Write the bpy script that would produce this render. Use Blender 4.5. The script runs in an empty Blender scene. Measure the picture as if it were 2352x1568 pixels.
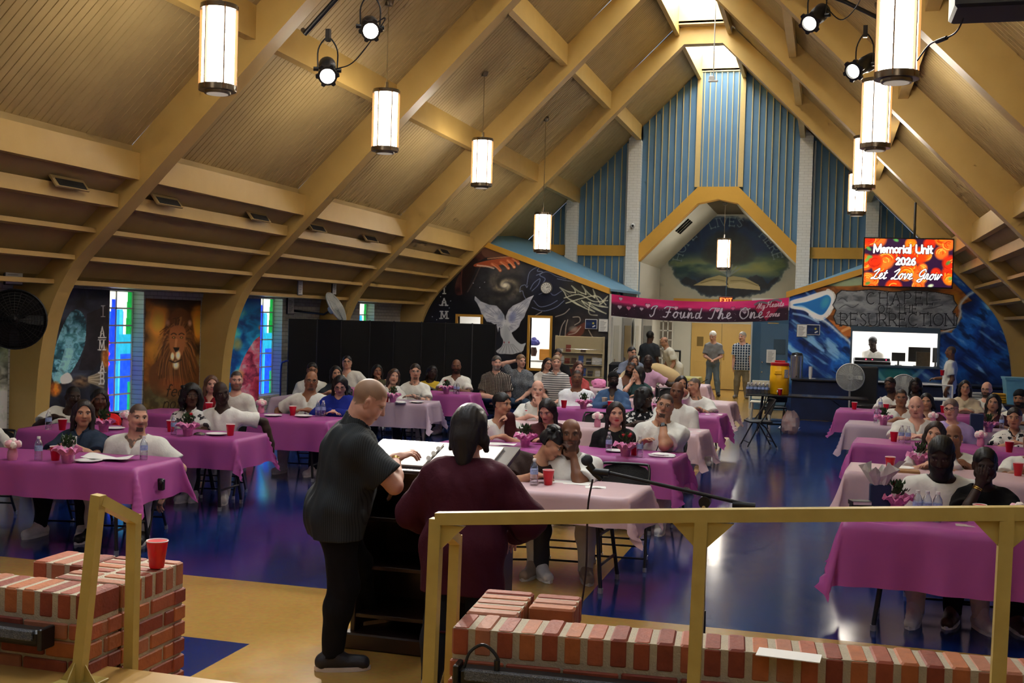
import bpy, math, random
LAMP = 10.0; EXPO = 1.2
import numpy as np
from mathutils import Vector, Matrix
random.seed(7)
RNG = np.random.default_rng(11)
C = bpy.context.scene.collection
PI = math.pi
R = math.radians
# ------------------------------------------------------------------ camera model
CX, CY, F, HC = 1176., 784., 2600., 2.05
def _cam():
 vx, vy, r = 1900., 752., .029
 dy = np.array([vx - CX, vy - CY, F]); dy /= np.linalg.norm(dy)
 p2 = np.array([vx - CX - 1000, vy - CY - 1000 * r, F])
 n = np.cross(dy, p2); n /= np.linalg.norm(n)
 if n[1] > 0: n = -n
 return np.array([np.cross(dy, n), dy, n])
MC = _cam()
def _ray(p): return MC @ np.array([p[0] - CX, p[1] - CY, F])
def atY(px, py, Y):
 d = _ray((px, py)); return d / d[1] * Y + np.array([0, 0, HC])
def atZ(px, py, Z=0.):
 d = _ray((px, py)); return d / d[2] * (Z - HC) + np.array([0, 0, HC])
def atX(px, py, X):
 d = _ray((px, py)); return d / d[0] * X + np.array([0, 0, HC])
def proj(P):
 P = np.asarray(P, float).reshape(-1, 3) - np.array([0, 0, HC])
 v = P @ MC
 return CX + F * v[:, 0] / v[:, 2], CY + F * v[:, 1] / v[:, 2]
cd = bpy.data.cameras.new('camera'); cam = bpy.data.objects.new('camera', cd); C.objects.link(cam)
cd.sensor_width = 36.; cd.lens = F / 2352. * 36.; cd.clip_start = .05; cd.clip_end = 200
_m = Matrix([[MC[0][0], -MC[0][1], -MC[0][2], 0], [MC[1][0], -MC[1][1], -MC[1][2], 0], [MC[2][0], -MC[2][1], -MC[2][2], HC], [0, 0, 0, 1]])
cam.matrix_world = _m
bpy.context.scene.camera = cam
# ------------------------------------------------------------------ materials
def lin(c):
 if isinstance(c, str):
  c = c.lstrip('#'); c = [int(c[i:i + 2], 16) / 255 for i in (0, 2, 4)]
 else:
  c = [v / 255 for v in c]
 return tuple((v / 12.92 if v <= .04045 else ((v + .055) / 1.055) ** 2.4) for v in c)
def lin4(c): return lin(c) + (1.,)
MATS = {}
def nodemat(name):
 m = bpy.data.materials.new(name); m.use_nodes = True
 nt = m.node_tree; b = nt.nodes['Principled BSDF']
 return m, nt, b
def noise_col(nt, base, amt, scale, dark=None, coord='Object', detail=3.):
 """colour varied by noise: mix base <-> darker base"""
 tc = nt.nodes.new('ShaderNodeTexCoord'); no = nt.nodes.new('ShaderNodeTexNoise')
 no.inputs['Scale'].default_value = scale; no.inputs['Detail'].default_value = detail
 nt.links.new(tc.outputs[coord], no.inputs['Vector'])
 mx = nt.nodes.new('ShaderNodeMix'); mx.data_type = 'RGBA'
 d = dark or tuple(v * (1 - amt) for v in base[:3])
 mx.inputs[6].default_value = tuple(base[:3]) + (1,); mx.inputs[7].default_value = tuple(d[:3]) + (1,)
 nt.links.new(no.outputs['Fac'], mx.inputs[0])
 return mx.outputs[2], no
def mat(name, col, rough=.6, spec=.4, metal=0., vary=.12, scale=9., emit=None, estr=0., bump=0., bscale=60., coat=0., alpha=1., dark=None, sheen=0.):
 if name in MATS: return MATS[name]
 m, nt, b = nodemat(name); c = lin(col)
 b.inputs['Roughness'].default_value = rough; b.inputs['Specular IOR Level'].default_value = spec
 b.inputs['Metallic'].default_value = metal; b.inputs['Coat Weight'].default_value = coat
 b.inputs['Base Color'].default_value = c + (1,)
 if vary > 0:
  o, no = noise_col(nt, c, vary, scale, lin(dark) if dark else None)
  nt.links.new(o, b.inputs['Base Color'])
 if bump > 0:
  tc = nt.nodes.new('ShaderNodeTexCoord'); n2 = nt.nodes.new('ShaderNodeTexNoise'); n2.inputs['Scale'].default_value = bscale
  nt.links.new(tc.outputs['Object'], n2.inputs['Vector'])
  bp = nt.nodes.new('ShaderNodeBump'); bp.inputs['Strength'].default_value = bump; bp.inputs['Distance'].default_value = .01
  nt.links.new(n2.outputs['Fac'], bp.inputs['Height']); nt.links.new(bp.outputs['Normal'], b.inputs['Normal'])
 if emit:
  b.inputs['Emission Color'].default_value = lin4(emit); b.inputs['Emission Strength'].default_value = estr
 if alpha < 1: b.inputs['Alpha'].default_value = alpha
 if sheen: b.inputs['Sheen Weight'].default_value = sheen
 MATS[name] = m; return m
def m_vcol(name, rough=.6, spec=.3, emis=0., bump=0.):
 """paint: the colour is stored on the surface itself (murals, skin, printed things)"""
 if name in MATS: return MATS[name]
 m, nt, b = nodemat(name)
 a = nt.nodes.new('ShaderNodeAttribute'); a.attribute_name = 'Col'
 nt.links.new(a.outputs['Color'], b.inputs['Base Color'])
 b.inputs['Roughness'].default_value = rough; b.inputs['Specular IOR Level'].default_value = spec
 if emis:
  nt.links.new(a.outputs['Color'], b.inputs['Emission Color']); b.inputs['Emission Strength'].default_value = emis
 MATS[name] = m; return m
def m_objcol(name, rough=.85, spec=.2, pattern=None):
 """cloth whose colour is the object's own colour"""
 if name in MATS: return MATS[name]
 m, nt, b = nodemat(name)
 oi = nt.nodes.new('ShaderNodeObjectInfo')
 tc = nt.nodes.new('ShaderNodeTexCoord'); no = nt.nodes.new('ShaderNodeTexNoise'); no.inputs['Scale'].default_value = 14
 nt.links.new(tc.outputs['Object'], no.inputs['Vector'])
 mr = nt.nodes.new('ShaderNodeMapRange'); mr.inputs[3].default_value = .86; mr.inputs[4].default_value = 1.1
 nt.links.new(no.outputs['Fac'], mr.inputs[0])
 mx = nt.nodes.new('ShaderNodeVectorMath'); mx.operation = 'SCALE'
 nt.links.new(oi.outputs['Color'], mx.inputs[0]); nt.links.new(mr.outputs[0], mx.inputs['Scale'])
 nt.links.new(mx.outputs[0], b.inputs['Base Color'])
 n2 = nt.nodes.new('ShaderNodeTexNoise'); n2.inputs['Scale'].default_value = 22; n2.inputs['Detail'].default_value = 4
 nt.links.new(tc.outputs['Object'], n2.inputs['Vector'])
 bp = nt.nodes.new('ShaderNodeBump'); bp.inputs['Strength'].default_value = .5; bp.inputs['Distance'].default_value = .012
 nt.links.new(n2.outputs['Fac'], bp.inputs['Height']); nt.links.new(bp.outputs['Normal'], b.inputs['Normal'])
 b.inputs['Roughness'].default_value = rough; b.inputs['Specular IOR Level'].default_value = spec
 MATS[name] = m; return m
def m_pattern(name, kind, c1, c2, c3=None, scale=40., rough=.85):
 if name in MATS: return MATS[name]
 m, nt, b = nodemat(name); N = nt.nodes; L = nt.links
 tc = N.new('ShaderNodeTexCoord'); sx = N.new('ShaderNodeSeparateXYZ'); L.new(tc.outputs['Object'], sx.inputs[0])
 def wav(sock, s, th):
  a = N.new('ShaderNodeMath'); a.operation = 'MULTIPLY'; a.inputs[1].default_value = s; L.new(sock, a.inputs[0])
  f = N.new('ShaderNodeMath'); f.operation = 'FRACT'; L.new(a.outputs[0], f.inputs[0])
  g = N.new('ShaderNodeMath'); g.operation = 'LESS_THAN'; g.inputs[1].default_value = th; L.new(f.outputs[0], g.inputs[0])
  return g.outputs[0]
 def mix(fac, a, bb):
  x = N.new('ShaderNodeMix'); x.data_type = 'RGBA'; L.new(fac, x.inputs[0])
  for s, v in ((6, a), (7, bb)):
   if isinstance(v, tuple): x.inputs[s].default_value = v
   else: L.new(v, x.inputs[s])
  return x.outputs[2]
 if kind == 'stripe': o = mix(wav(sx.outputs[2], scale, .4), lin4(c1), lin4(c2))
 elif kind == 'pin': o = mix(wav(sx.outputs[0], scale, .3), lin4(c1), lin4(c2))
 elif kind == 'plaid':
  o = mix(wav(sx.outputs[0], scale, .3), lin4(c1), lin4(c2)); o = mix(wav(sx.outputs[2], scale, .22), o, lin4(c3 or c2))
 else:
  v = N.new('ShaderNodeTexNoise'); v.inputs['Scale'].default_value = scale; v.inputs['Detail'].default_value = 1.5
  L.new(tc.outputs['Object'], v.inputs['Vector'])
  g = N.new('ShaderNodeMath'); g.operation = 'GREATER_THAN'; g.inputs[1].default_value = .56; L.new(v.outputs['Fac'], g.inputs[0])
  o = mix(g.outputs[0], lin4(c1), lin4(c2))
 L.new(o, b.inputs['Base Color']); b.inputs['Roughness'].default_value = rough; b.inputs['Specular IOR Level'].default_value = .2
 MATS[name] = m; return m
# ------------------------------------------------------------------ mesh building
def rotm(axis, ang): return np.array(Matrix.Rotation(ang, 3, axis))
def basis_from(d, up=(0, 0, 1)):
 d = np.asarray(d, float); d = d / np.linalg.norm(d); up = np.asarray(up, float)
 if abs(d @ up) > .98: up = np.array([1., 0, 0])
 a = np.cross(up, d); a /= np.linalg.norm(a); b = np.cross(d, a)
 return a, b, d
class MB:
 def __init__(s): s.v = []; s.f = []; s.m = []; s.n = 0
 def add(s, V, Fs, mi=0):
  V = np.asarray(V, float).reshape(-1, 3); s.v.append(V)
  for f in Fs: s.f.append(tuple(i + s.n for i in f)); s.m.append(mi)
  s.n += len(V); return s
 def box(s, c, d, rot=None, mi=0):
  h = np.array(d, float) / 2
  V = np.array([[x, y, z] for z in (-1, 1) for y in (-1, 1) for x in (-1, 1)], float) * h
  if rot is not None: V = V @ np.asarray(rot).T
  return s.add(V + np.asarray(c, float), [(0, 2, 3, 1), (4, 5, 7, 6), (0, 1, 5, 4), (2, 6, 7, 3), (0, 4, 6, 2), (1, 3, 7, 5)], mi)
 def bbox(s, lo, hi, mi=0):
  lo = np.array(lo, float); hi = np.array(hi, float); return s.box((lo + hi) / 2, hi - lo, None, mi)
 def rbox(s, c, d, b=.01, rot=None, mi=0):
  """box with chamfered edges"""
  h = np.array(d, float) / 2; b = min(b, h.min() * .45); V = []
  def rg(z, ix):
   o = []
   for k, (x, y) in enumerate([(-1, -1), (1, -1), (1, 1), (-1, 1)]):
    X, Y = x * (h[0] - ix), y * (h[1] - ix)
    pr = [(X, Y - y * b, z), (X - x * b, Y, z)]
    o += pr if k % 2 == 0 else pr[::-1]
   return o
  for z, ix in ((-h[2], b), (-h[2] + b, 0), (h[2] - b, 0), (h[2], b)): V += rg(z, ix)
  V = np.array(V, float)
  if rot is not None: V = V @ np.asarray(rot).T
  Fs = [tuple(range(7, -1, -1)), tuple(range(24, 32))]
  for k in range(3):
   for i in range(8): j = (i + 1) % 8; Fs.append((k * 8 + i, k * 8 + j, k * 8 + 8 + j, k * 8 + 8 + i))
  return s.add(V + np.asarray(c, float), Fs, mi)
 def tube(s, pts, r, seg=8, mi=0, closed=False, cap=True):
  P = np.asarray(pts, float); n = len(P)
  rr = np.full(n, r) if np.isscalar(r) else np.asarray(r, float)
  T = np.gradient(P, axis=0) if not closed else (np.roll(P, -1, 0) - np.roll(P, 1, 0))
  T /= np.linalg.norm(T, axis=1)[:, None] + 1e-12
  a, b, _ = basis_from(T[0]); V = []
  for i in range(n):
   a = a - T[i] * (a @ T[i]); a /= np.linalg.norm(a) + 1e-12; b = np.cross(T[i], a)
   for k in range(seg):
    t = 2 * PI * k / seg; V.append(P[i] + rr[i] * (math.cos(t) * a + math.sin(t) * b))
  Fs = []
  for i in range(n if closed else n - 1):
   j = (i + 1) % n
   for k in range(seg): l = (k + 1) % seg; Fs.append((i * seg + k, i * seg + l, j * seg + l, j * seg + k))
  if cap and not closed: Fs += [tuple(range(seg - 1, -1, -1)), tuple((n - 1) * seg + k for k in range(seg))]
  return s.add(V, Fs, mi)
 def cyl(s, a, b, r, r2=None, seg=16, mi=0): return s.tube([a, b], [r, r if r2 is None else r2], seg, mi)
 def lathe(s, prof, c=(0, 0, 0), seg=24, mi=0, axes=None):
  c = np.asarray(c, float); ax = axes or (np.array([1., 0, 0]), np.array([0, 1., 0]), np.array([0, 0, 1.]))
  V = []; n = len(prof)
  for r, z in prof:
   for k in range(seg):
    t = 2 * PI * k / seg; V.append(c + ax[0] * r * math.cos(t) + ax[1] * r * math.sin(t) + ax[2] * z)
  Fs = [(i * seg + k, i * seg + (k + 1) % seg, (i + 1) * seg + (k + 1) % seg, (i + 1) * seg + k) for i in range(n - 1) for k in range(seg)]
  if prof[0][0] > 1e-6: Fs.append(tuple(range(seg - 1, -1, -1)))
  if prof[-1][0] > 1e-6: Fs.append(tuple((n - 1) * seg + k for k in range(seg)))
  return s.add(V, Fs, mi)
 def prism(s, poly, d0, d1, plane='xz', mi=0):
  """polygon in a plane extruded along the third axis"""
  n = len(poly); V = []
  for d in (d0, d1):
   for a, b in poly: V.append({'xz': (a, d, b), 'xy': (a, b, d), 'yz': (d, a, b)}[plane])
  Fs = [tuple(range(n)), tuple(range(2 * n - 1, n - 1, -1))] + [(i, i + n, (i + 1) % n + n, (i + 1) % n) for i in range(n)]
  return s.add(V, Fs, mi)
 def ico(s, c, r, seg=10, rings=7, mi=0, jit=0.):
  c = np.asarray(c, float); r = np.ones(3) * r if np.isscalar(r) else np.asarray(r, float); V = [c + r * np.array([0, 0, -1.])]
  for i in range(1, rings):
   ph = PI * i / rings
   for k in range(seg):
    t = 2 * PI * k / seg; V.append(c + r * (1 + jit * random.uniform(-1, 1)) * np.array([math.sin(ph) * math.cos(t), math.sin(ph) * math.sin(t), -math.cos(ph)]))
  V.append(c + r * np.array([0, 0, 1.])); Fs = []
  for k in range(seg): Fs.append((0, 1 + (k + 1) % seg, 1 + k))
  for i in range(rings - 2):
   for k in range(seg): a = 1 + i * seg; Fs.append((a + k, a + (k + 1) % seg, a + seg + (k + 1) % seg, a + seg + k))
  a = 1 + (rings - 2) * seg; e = a + seg
  for k in range(seg): Fs.append((e, a + k, a + (k + 1) % seg))
  return s.add(V, Fs, mi)
 def mesh(s, name, mats, smooth=None, org=(0, 0, 0)):
  me = bpy.data.meshes.new(name)
  V = np.concatenate(s.v) - np.asarray(org, float) if s.v else np.zeros((0, 3))
  me.from_pydata(V.tolist(), [], s.f)
  for m in (mats if isinstance(mats, (list, tuple)) else [mats]): me.materials.append(m)
  if any(s.m): me.polygons.foreach_set('material_index', s.m)
  if smooth is not None:
   me.polygons.foreach_set('use_smooth', [True] * len(s.f))
   try: me.set_sharp_from_angle(angle=R(smooth))
   except Exception: pass
  me.update(); return me
def fix_normals(me):
 import bmesh
 bm = bmesh.new(); bm.from_mesh(me); bmesh.ops.recalc_face_normals(bm, faces=bm.faces); bm.to_mesh(me); bm.free()
def tag(o, label, cat, group=None):
 o['label'] = label; o['category'] = cat
 if group: o['group'] = group
 return o
def obj(name, mb, mats, parent=None, smooth=None, org=None, fix=True):
 """one mesh object; under a parent the vertices are given in the parent's own space unless org is set"""
 o_ = (0, 0, 0) if org is None else org
 me = mb.mesh(name, mats, smooth, o_)
 if fix: fix_normals(me)
 o = bpy.data.objects.new(name, me); C.objects.link(o)
 if parent is not None: o.parent = parent
 elif org is not None: o.location = org
 return o
def thing(name, label, cat, loc=(0, 0, 0), rz=0., group=None):
 o = bpy.data.objects.new(name, None); C.objects.link(o); o.empty_display_size = .05
 o.location = loc; o.rotation_euler = (0, 0, rz); tag(o, label, cat, group); return o
def struct(name, mb, mats, smooth=None, parent=None):
 o = obj(name, mb, mats, parent, smooth)
 if parent is None: o['kind'] = 'structure'
 return o
def dup(o, loc=None, rz=None, label=None, group=None, parent=None):
 c = o.copy(); C.objects.link(c)
 if parent is not None: c.parent = parent
 if loc is not None: c.location = loc
 if rz is not None: c.rotation_euler = (0, 0, rz)
 if label: c['label'] = label
 if group: c['group'] = group
 for ch in list(o.children): dup(ch, parent=c)
 return c
PARK = []
def proto(o): PARK.append(o); return o
# ------------------------------------------------------------------ painting: colours laid on a flat grid of the wall itself
_LAT = RNG.random((256, 256))
def vnoise(x, y):
 xi = np.floor(x).astype(int); yi = np.floor(y).astype(int); fx = x - xi; fy = y - yi
 fx = fx * fx * (3 - 2 * fx); fy = fy * fy * (3 - 2 * fy)
 a = _LAT[xi & 255, yi & 255]; b = _LAT[(xi + 1) & 255, yi & 255]; c = _LAT[xi & 255, (yi + 1) & 255]; d = _LAT[(xi + 1) & 255, (yi + 1) & 255]
 return (a * (1 - fx) + b * fx) * (1 - fy) + (c * (1 - fx) + d * fx) * fy
def fbm(x, y, o=4):
 s = 0; a = .5; t = 0
 for i in range(o): s = s + a * vnoise(x * 2 ** i + 17 * i, y * 2 ** i + 5 * i); t += a; a *= .5
 return s / t
def hexc(c): c = c.lstrip('#'); return np.array([int(c[i:i + 2], 16) / 255 for i in (0, 2, 4)])
def cr(P, n=8, closed=False):
 """smooth curve through points"""
 P = np.asarray(P, float)
 if len(P) < 3: return P
 Q = np.vstack([P[-1], P, P[0], P[1]]) if closed else np.vstack([2 * P[0] - P[1], P, 2 * P[-1] - P[-2]])
 o = []
 for i in range(1, len(Q) - 2):
  p0, p1, p2, p3 = Q[i - 1], Q[i], Q[i + 1], Q[i + 2]
  for t in np.linspace(0, 1, n, endpoint=False):
   o.append(.5 * (2 * p1 + (p2 - p0) * t + (2 * p0 - 5 * p1 + 4 * p2 - p3) * t * t + (3 * p1 - p0 - 3 * p2 + p3) * t ** 3))
 if not closed: o.append(P[-1])
 return np.array(o)
class Paint:
 """U,V are the drawing's own coordinates of every grid vertex"""
 def __init__(s, U, V, base): s.U = U; s.V = V; s.c = np.tile(hexc(base), (len(U), 1))
 def mixin(s, m, col):
  if isinstance(col, str): col = hexc(col)
  m = np.clip(m, 0, 1)[:, None]; s.c = s.c * (1 - m) + col * m
 def sdseg(s, P, closed=False, lim=1e9):
  P = np.asarray(P, float); d = np.full(len(s.U), 1e6)
  lo = P.min(0) - lim; hi = P.max(0) + lim
  idx = np.nonzero((s.U > lo[0]) & (s.U < hi[0]) & (s.V > lo[1]) & (s.V < hi[1]))[0]
  if not len(idx): return d
  u, v = s.U[idx], s.V[idx]; dd = np.full(len(idx), 1e6)
  n = len(P)
  for i in range(n if closed else n - 1):
   a, b = P[i], P[(i + 1) % n]; ab = b - a; l = ab @ ab + 1e-12
   t = np.clip(((u - a[0]) * ab[0] + (v - a[1]) * ab[1]) / l, 0, 1)
   dd = np.minimum(dd, np.hypot(u - a[0] - t * ab[0], v - a[1] - t * ab[1]))
  d[idx] = dd; return d
 def inside(s, P):
  P = np.asarray(P, float); ins = np.zeros(len(s.U), bool); n = len(P)
  lo = P.min(0); hi = P.max(0)
  idx = np.nonzero((s.U >= lo[0]) & (s.U <= hi[0]) & (s.V >= lo[1]) & (s.V <= hi[1]))[0]
  u, v = s.U[idx], s.V[idx]; r = np.zeros(len(idx), bool)
  for i in range(n):
   x1, y1 = P[i]; x2, y2 = P[(i + 1) % n]
   if y1 == y2: continue
   c = ((y1 > v) != (y2 > v)) & (u < (x2 - x1) * (v - y1) / (y2 - y1) + x1); r ^= c
  ins[idx] = r; return ins
 def poly(s, P, col, soft=0., a=1., smooth=False):
  if smooth: P = cr(P, 6, True)
  ins = s.inside(P).astype(float)
  if soft > 0:
   d = s.sdseg(P, True, soft * 2 + 1); m = np.where(ins > 0, 1., np.clip(1 - d / soft, 0, 1) ** 2)
  else: m = ins
  s.mixin(m * a, col); return m
 def line(s, P, w, col, a=1., soft=.6, smooth=True, taper=False):
  if smooth and len(P) > 2: P = cr(P, 6)
  d = s.sdseg(P, False, w + soft + 1); s.mixin(np.clip((w + soft - d) / (soft + 1e-6), 0, 1) * a, col)
 def blob(s, c, r, col, a=1., p=2., rot=0.):
  r = np.ones(2) * r if np.isscalar(r) else np.asarray(r, float); x = s.U - c[0]; y = s.V - c[1]
  if rot: x, y = x * math.cos(rot) + y * math.sin(rot), -x * math.sin(rot) + y * math.cos(rot)
  q = np.hypot(x / r[0], y / r[1]); s.mixin(np.clip(1 - q ** p, 0, 1) * a, col)
 def noise(s, sc, cols, o=4, a=1., th=None, mask=None, warp=0., sx=1., sy=1., seed=0.):
  u = s.U / sc * sx + seed; v = s.V / sc * sy + seed * 1.7
  if warp: u = u + warp * fbm(u + 9, v + 3, 3); v = v + warp * fbm(u + 2, v + 31, 3)
  n = fbm(u, v, o); n = np.clip((n - .25) / .5, 0, 1)
  if th is not None: n = np.clip((n - th[0]) / (th[1] - th[0]), 0, 1)
  cs = np.array([hexc(c) for c in cols]); x = n * (len(cs) - 1); i = np.clip(x.astype(int), 0, len(cs) - 2) if len(cs) > 1 else 0
  col = cs[i] * (1 - (x - i))[:, None] + cs[i + 1] * (x - i)[:, None]
  m = (np.ones(len(s.U)) if mask is None else mask) * a; s.c = s.c * (1 - m[:, None]) + col * m[:, None]
 def text(s, txt, x, y, h, w, col, a=1., sp=.22, slant=0., serif=0., soft=.5, wx=1., place=None, outline=None, ow=0., glyphs=None, ms=1., dry=False):
  G = glyphs or GL; X = 0.; strokes = []
  for ch in txt:
   if ch == ' ': X += .5 * wx; continue
   g = G.get(ch) or GL.get(ch) or GL.get(ch.upper())
   if g is None: X += .4; continue
   gw, ls = g
   for l in ls:
    P = np.array(l[1:] if l and l[0] == 's' else l, float); sm = bool(l) and l[0] == 's'
    if sm: P = cr(P, 5)
    P = np.c_[X + P[:, 0] * wx, P[:, 1]]; strokes.append(P)
    if serif and ch.isupper() and not sm:
     for e, q in ((P[0], P[1]), (P[-1], P[-2])):
      if abs(e[1] - q[1]) > .25: strokes.append(np.array([[e[0] - serif, e[1]], [e[0] + serif, e[1]]]))
      elif abs(e[0] - q[0]) > .2: strokes.append(np.array([[e[0], e[1] - serif], [e[0], e[1] + serif]]))
   X += gw * wx + sp
  if dry: return X * h
  def put(P):
   Q = np.c_[P[:, 0] + slant * P[:, 1], P[:, 1]]
   if place: return np.array([place(q[0] * h, q[1] * h) for q in Q])
   return np.c_[x + Q[:, 0] * h, y - Q[:, 1] * h]
  PP = [put(P) for P in strokes]
  for ww, cc in (([(w + ow, outline)] if outline else []) + [(w, col)]):
   for P in PP:
    d = s.sdseg(P, False, ww + soft + 1); s.mixin(np.clip((ww + soft - d) / (soft + 1e-6), 0, 1) * a, cc)
  return X * h
 def rgb(s): return np.where(s.c <= .04045, s.c / 12.92, ((np.clip(s.c, 0, None) + .055) / 1.055) ** 2.4)
def arc(cx, cy, rx, ry, a0, a1, n=10): return [(cx + rx * math.cos(R(a)), cy + ry * math.sin(R(a))) for a in np.linspace(a0, a1, n)]
S_ = lambda *p: ['s'] + list(p)
GL = {
'A': (.7, [[(0, 0), (.35, 1), (.7, 0)], [(.13, .36), (.57, .36)]]), 'B': (.6, [[(0, 0), (0, 1)], [(0, 1)] + arc(.3, .76, .24, .24, 90, -90) + [(0, .52)], [(0, .52)] + arc(.32, .26, .28, .26, 90, -90) + [(0, 0)]]),
'C': (.72, [arc(.38, .5, .38, .5, 50, 310, 16)]), 'D': (.7, [[(0, 0), (0, 1)], [(0, 1), (.25, 1)] + arc(.27, .5, .42, .5, 90, -90, 12) + [(0, 0)]]),
'E': (.56, [[(0, 0), (0, 1)], [(0, 1), (.54, 1)], [(0, .52), (.42, .52)], [(0, 0), (.56, 0)]]), 'F': (.54, [[(0, 0), (0, 1)], [(0, 1), (.54, 1)], [(0, .52), (.42, .52)]]),
'G': (.74, [arc(.38, .5, .38, .5, 50, 340, 16), [(.74, .4), (.45, .4)]]), 'H': (.68, [[(0, 0), (0, 1)], [(.68, 0), (.68, 1)], [(0, .52), (.68, .52)]]),
'I': (.05, [[(.02, 0), (.02, 1)]]), 'L': (.52, [[(0, 1), (0, 0)], [(0, 0), (.52, 0)]]), 'M': (.84, [[(0, 0), (.05, 1)], [(.05, 1), (.42, .15), (.79, 1)], [(.79, 1), (.84, 0)]]),
'N': (.7, [[(0, 0), (0, 1)], [(0, 1), (.7, 0)], [(.7, 0), (.7, 1)]]), 'O': (.8, [arc(.4, .5, .4, .5, 0, 360, 22)]), 'P': (.56, [[(0, 0), (0, 1)], [(0, 1)] + arc(.28, .74, .26, .26, 90, -90) + [(0, .48)]]),
'R': (.62, [[(0, 0), (0, 1)], [(0, 1)] + arc(.28, .74, .26, .26, 90, -90) + [(0, .48)], [(.26, .48), (.62, 0)]]), 'S': (.54, [S_((.5, .83), (.28, 1), (.05, .8), (.26, .54), (.5, .26), (.26, 0), (.02, .18))]),
'T': (.66, [[(.33, 0), (.33, 1)], [(0, 1), (.66, 1)]]), 'U': (.66, [[(0, 1), (0, .3)] + arc(.33, .3, .33, .3, 180, 360) + [(.66, 1)]]), 'V': (.68, [[(0, 1), (.34, 0), (.68, 1)]]), 'W': (.95, [[(0, 1), (.25, 0), (.48, .8), (.7, 0), (.95, 1)]]),
'X': (.66, [[(0, 0), (.66, 1)], [(0, 1), (.66, 0)]]), 'Y': (.66, [[(0, 1), (.33, .5), (.66, 1)], [(.33, .5), (.33, 0)]]),
'2': (.55, [S_((.04, .76), (.28, 1), (.5, .74), (.3, .36), (.02, .03)), [(.02, .03), (.55, .03)]]), '0': (.58, [arc(.29, .5, .28, .5, 0, 360, 18)]), '6': (.56, [S_((.46, .95), (.16, .72), (.05, .3)), arc(.28, .29, .25, .28, 0, 360, 14)]),
'a': (.46, [arc(.22, .31, .21, .29, 0, 360, 12), [(.44, .62), (.44, .02), (.5, 0)]]), 'd': (.48, [arc(.22, .31, .21, .29, 0, 360, 12), [(.45, 1), (.45, 0)]]), 'e': (.44, [[(.02, .33), (.42, .33)] + arc(.22, .31, .21, .29, 5, 310, 12)]),
'f': (.34, [S_((.36, .93), (.22, 1), (.14, .8), (.14, 0)), [(0, .6), (.3, .6)]]), 'h': (.46, [[(.02, 0), (.02, 1)], S_((.02, .4), (.2, .62), (.42, .45), (.43, 0))]), 'i': (.1, [[(.05, 0), (.05, .6)], [(.05, .84), (.05, .88)]]),
'l': (.1, [[(.05, 0), (.05, 1)]]), 'm': (.78, [[(.02, 0), (.02, .6)], S_((.02, .4), (.2, .62), (.38, .45), (.39, 0)), S_((.39, .4), (.56, .62), (.75, .45), (.76, 0))]), 'n': (.46, [[(.02, 0), (.02, .6)], S_((.02, .4), (.2, .62), (.42, .45), (.43, 0))]),
'o': (.46, [arc(.23, .31, .22, .3, 0, 360, 14)]), 'r': (.32, [[(.02, 0), (.02, .6)], S_((.02, .35), (.14, .58), (.32, .58))]), 's': (.36, [S_((.34, .52), (.18, .62), (.04, .48), (.2, .33), (.34, .15), (.17, 0), (.02, .1))]), 't': (.32, [[(.14, .9), (.14, .1), (.3, .02)], [(0, .6), (.3, .6)]]),
'u': (.46, [S_((.02, .6), (.03, .15), (.22, 0), (.43, .2)), [(.44, .6), (.44, 0)]]), 'v': (.42, [[(0, .6), (.21, 0), (.42, .6)]]), 'w': (.62, [[(0, .6), (.16, 0), (.31, .5), (.46, 0), (.62, .6)]]), 'y': (.42, [[(0, .6), (.21, .02)], [(.42, .6), (.1, -.36)]]),
}
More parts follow.
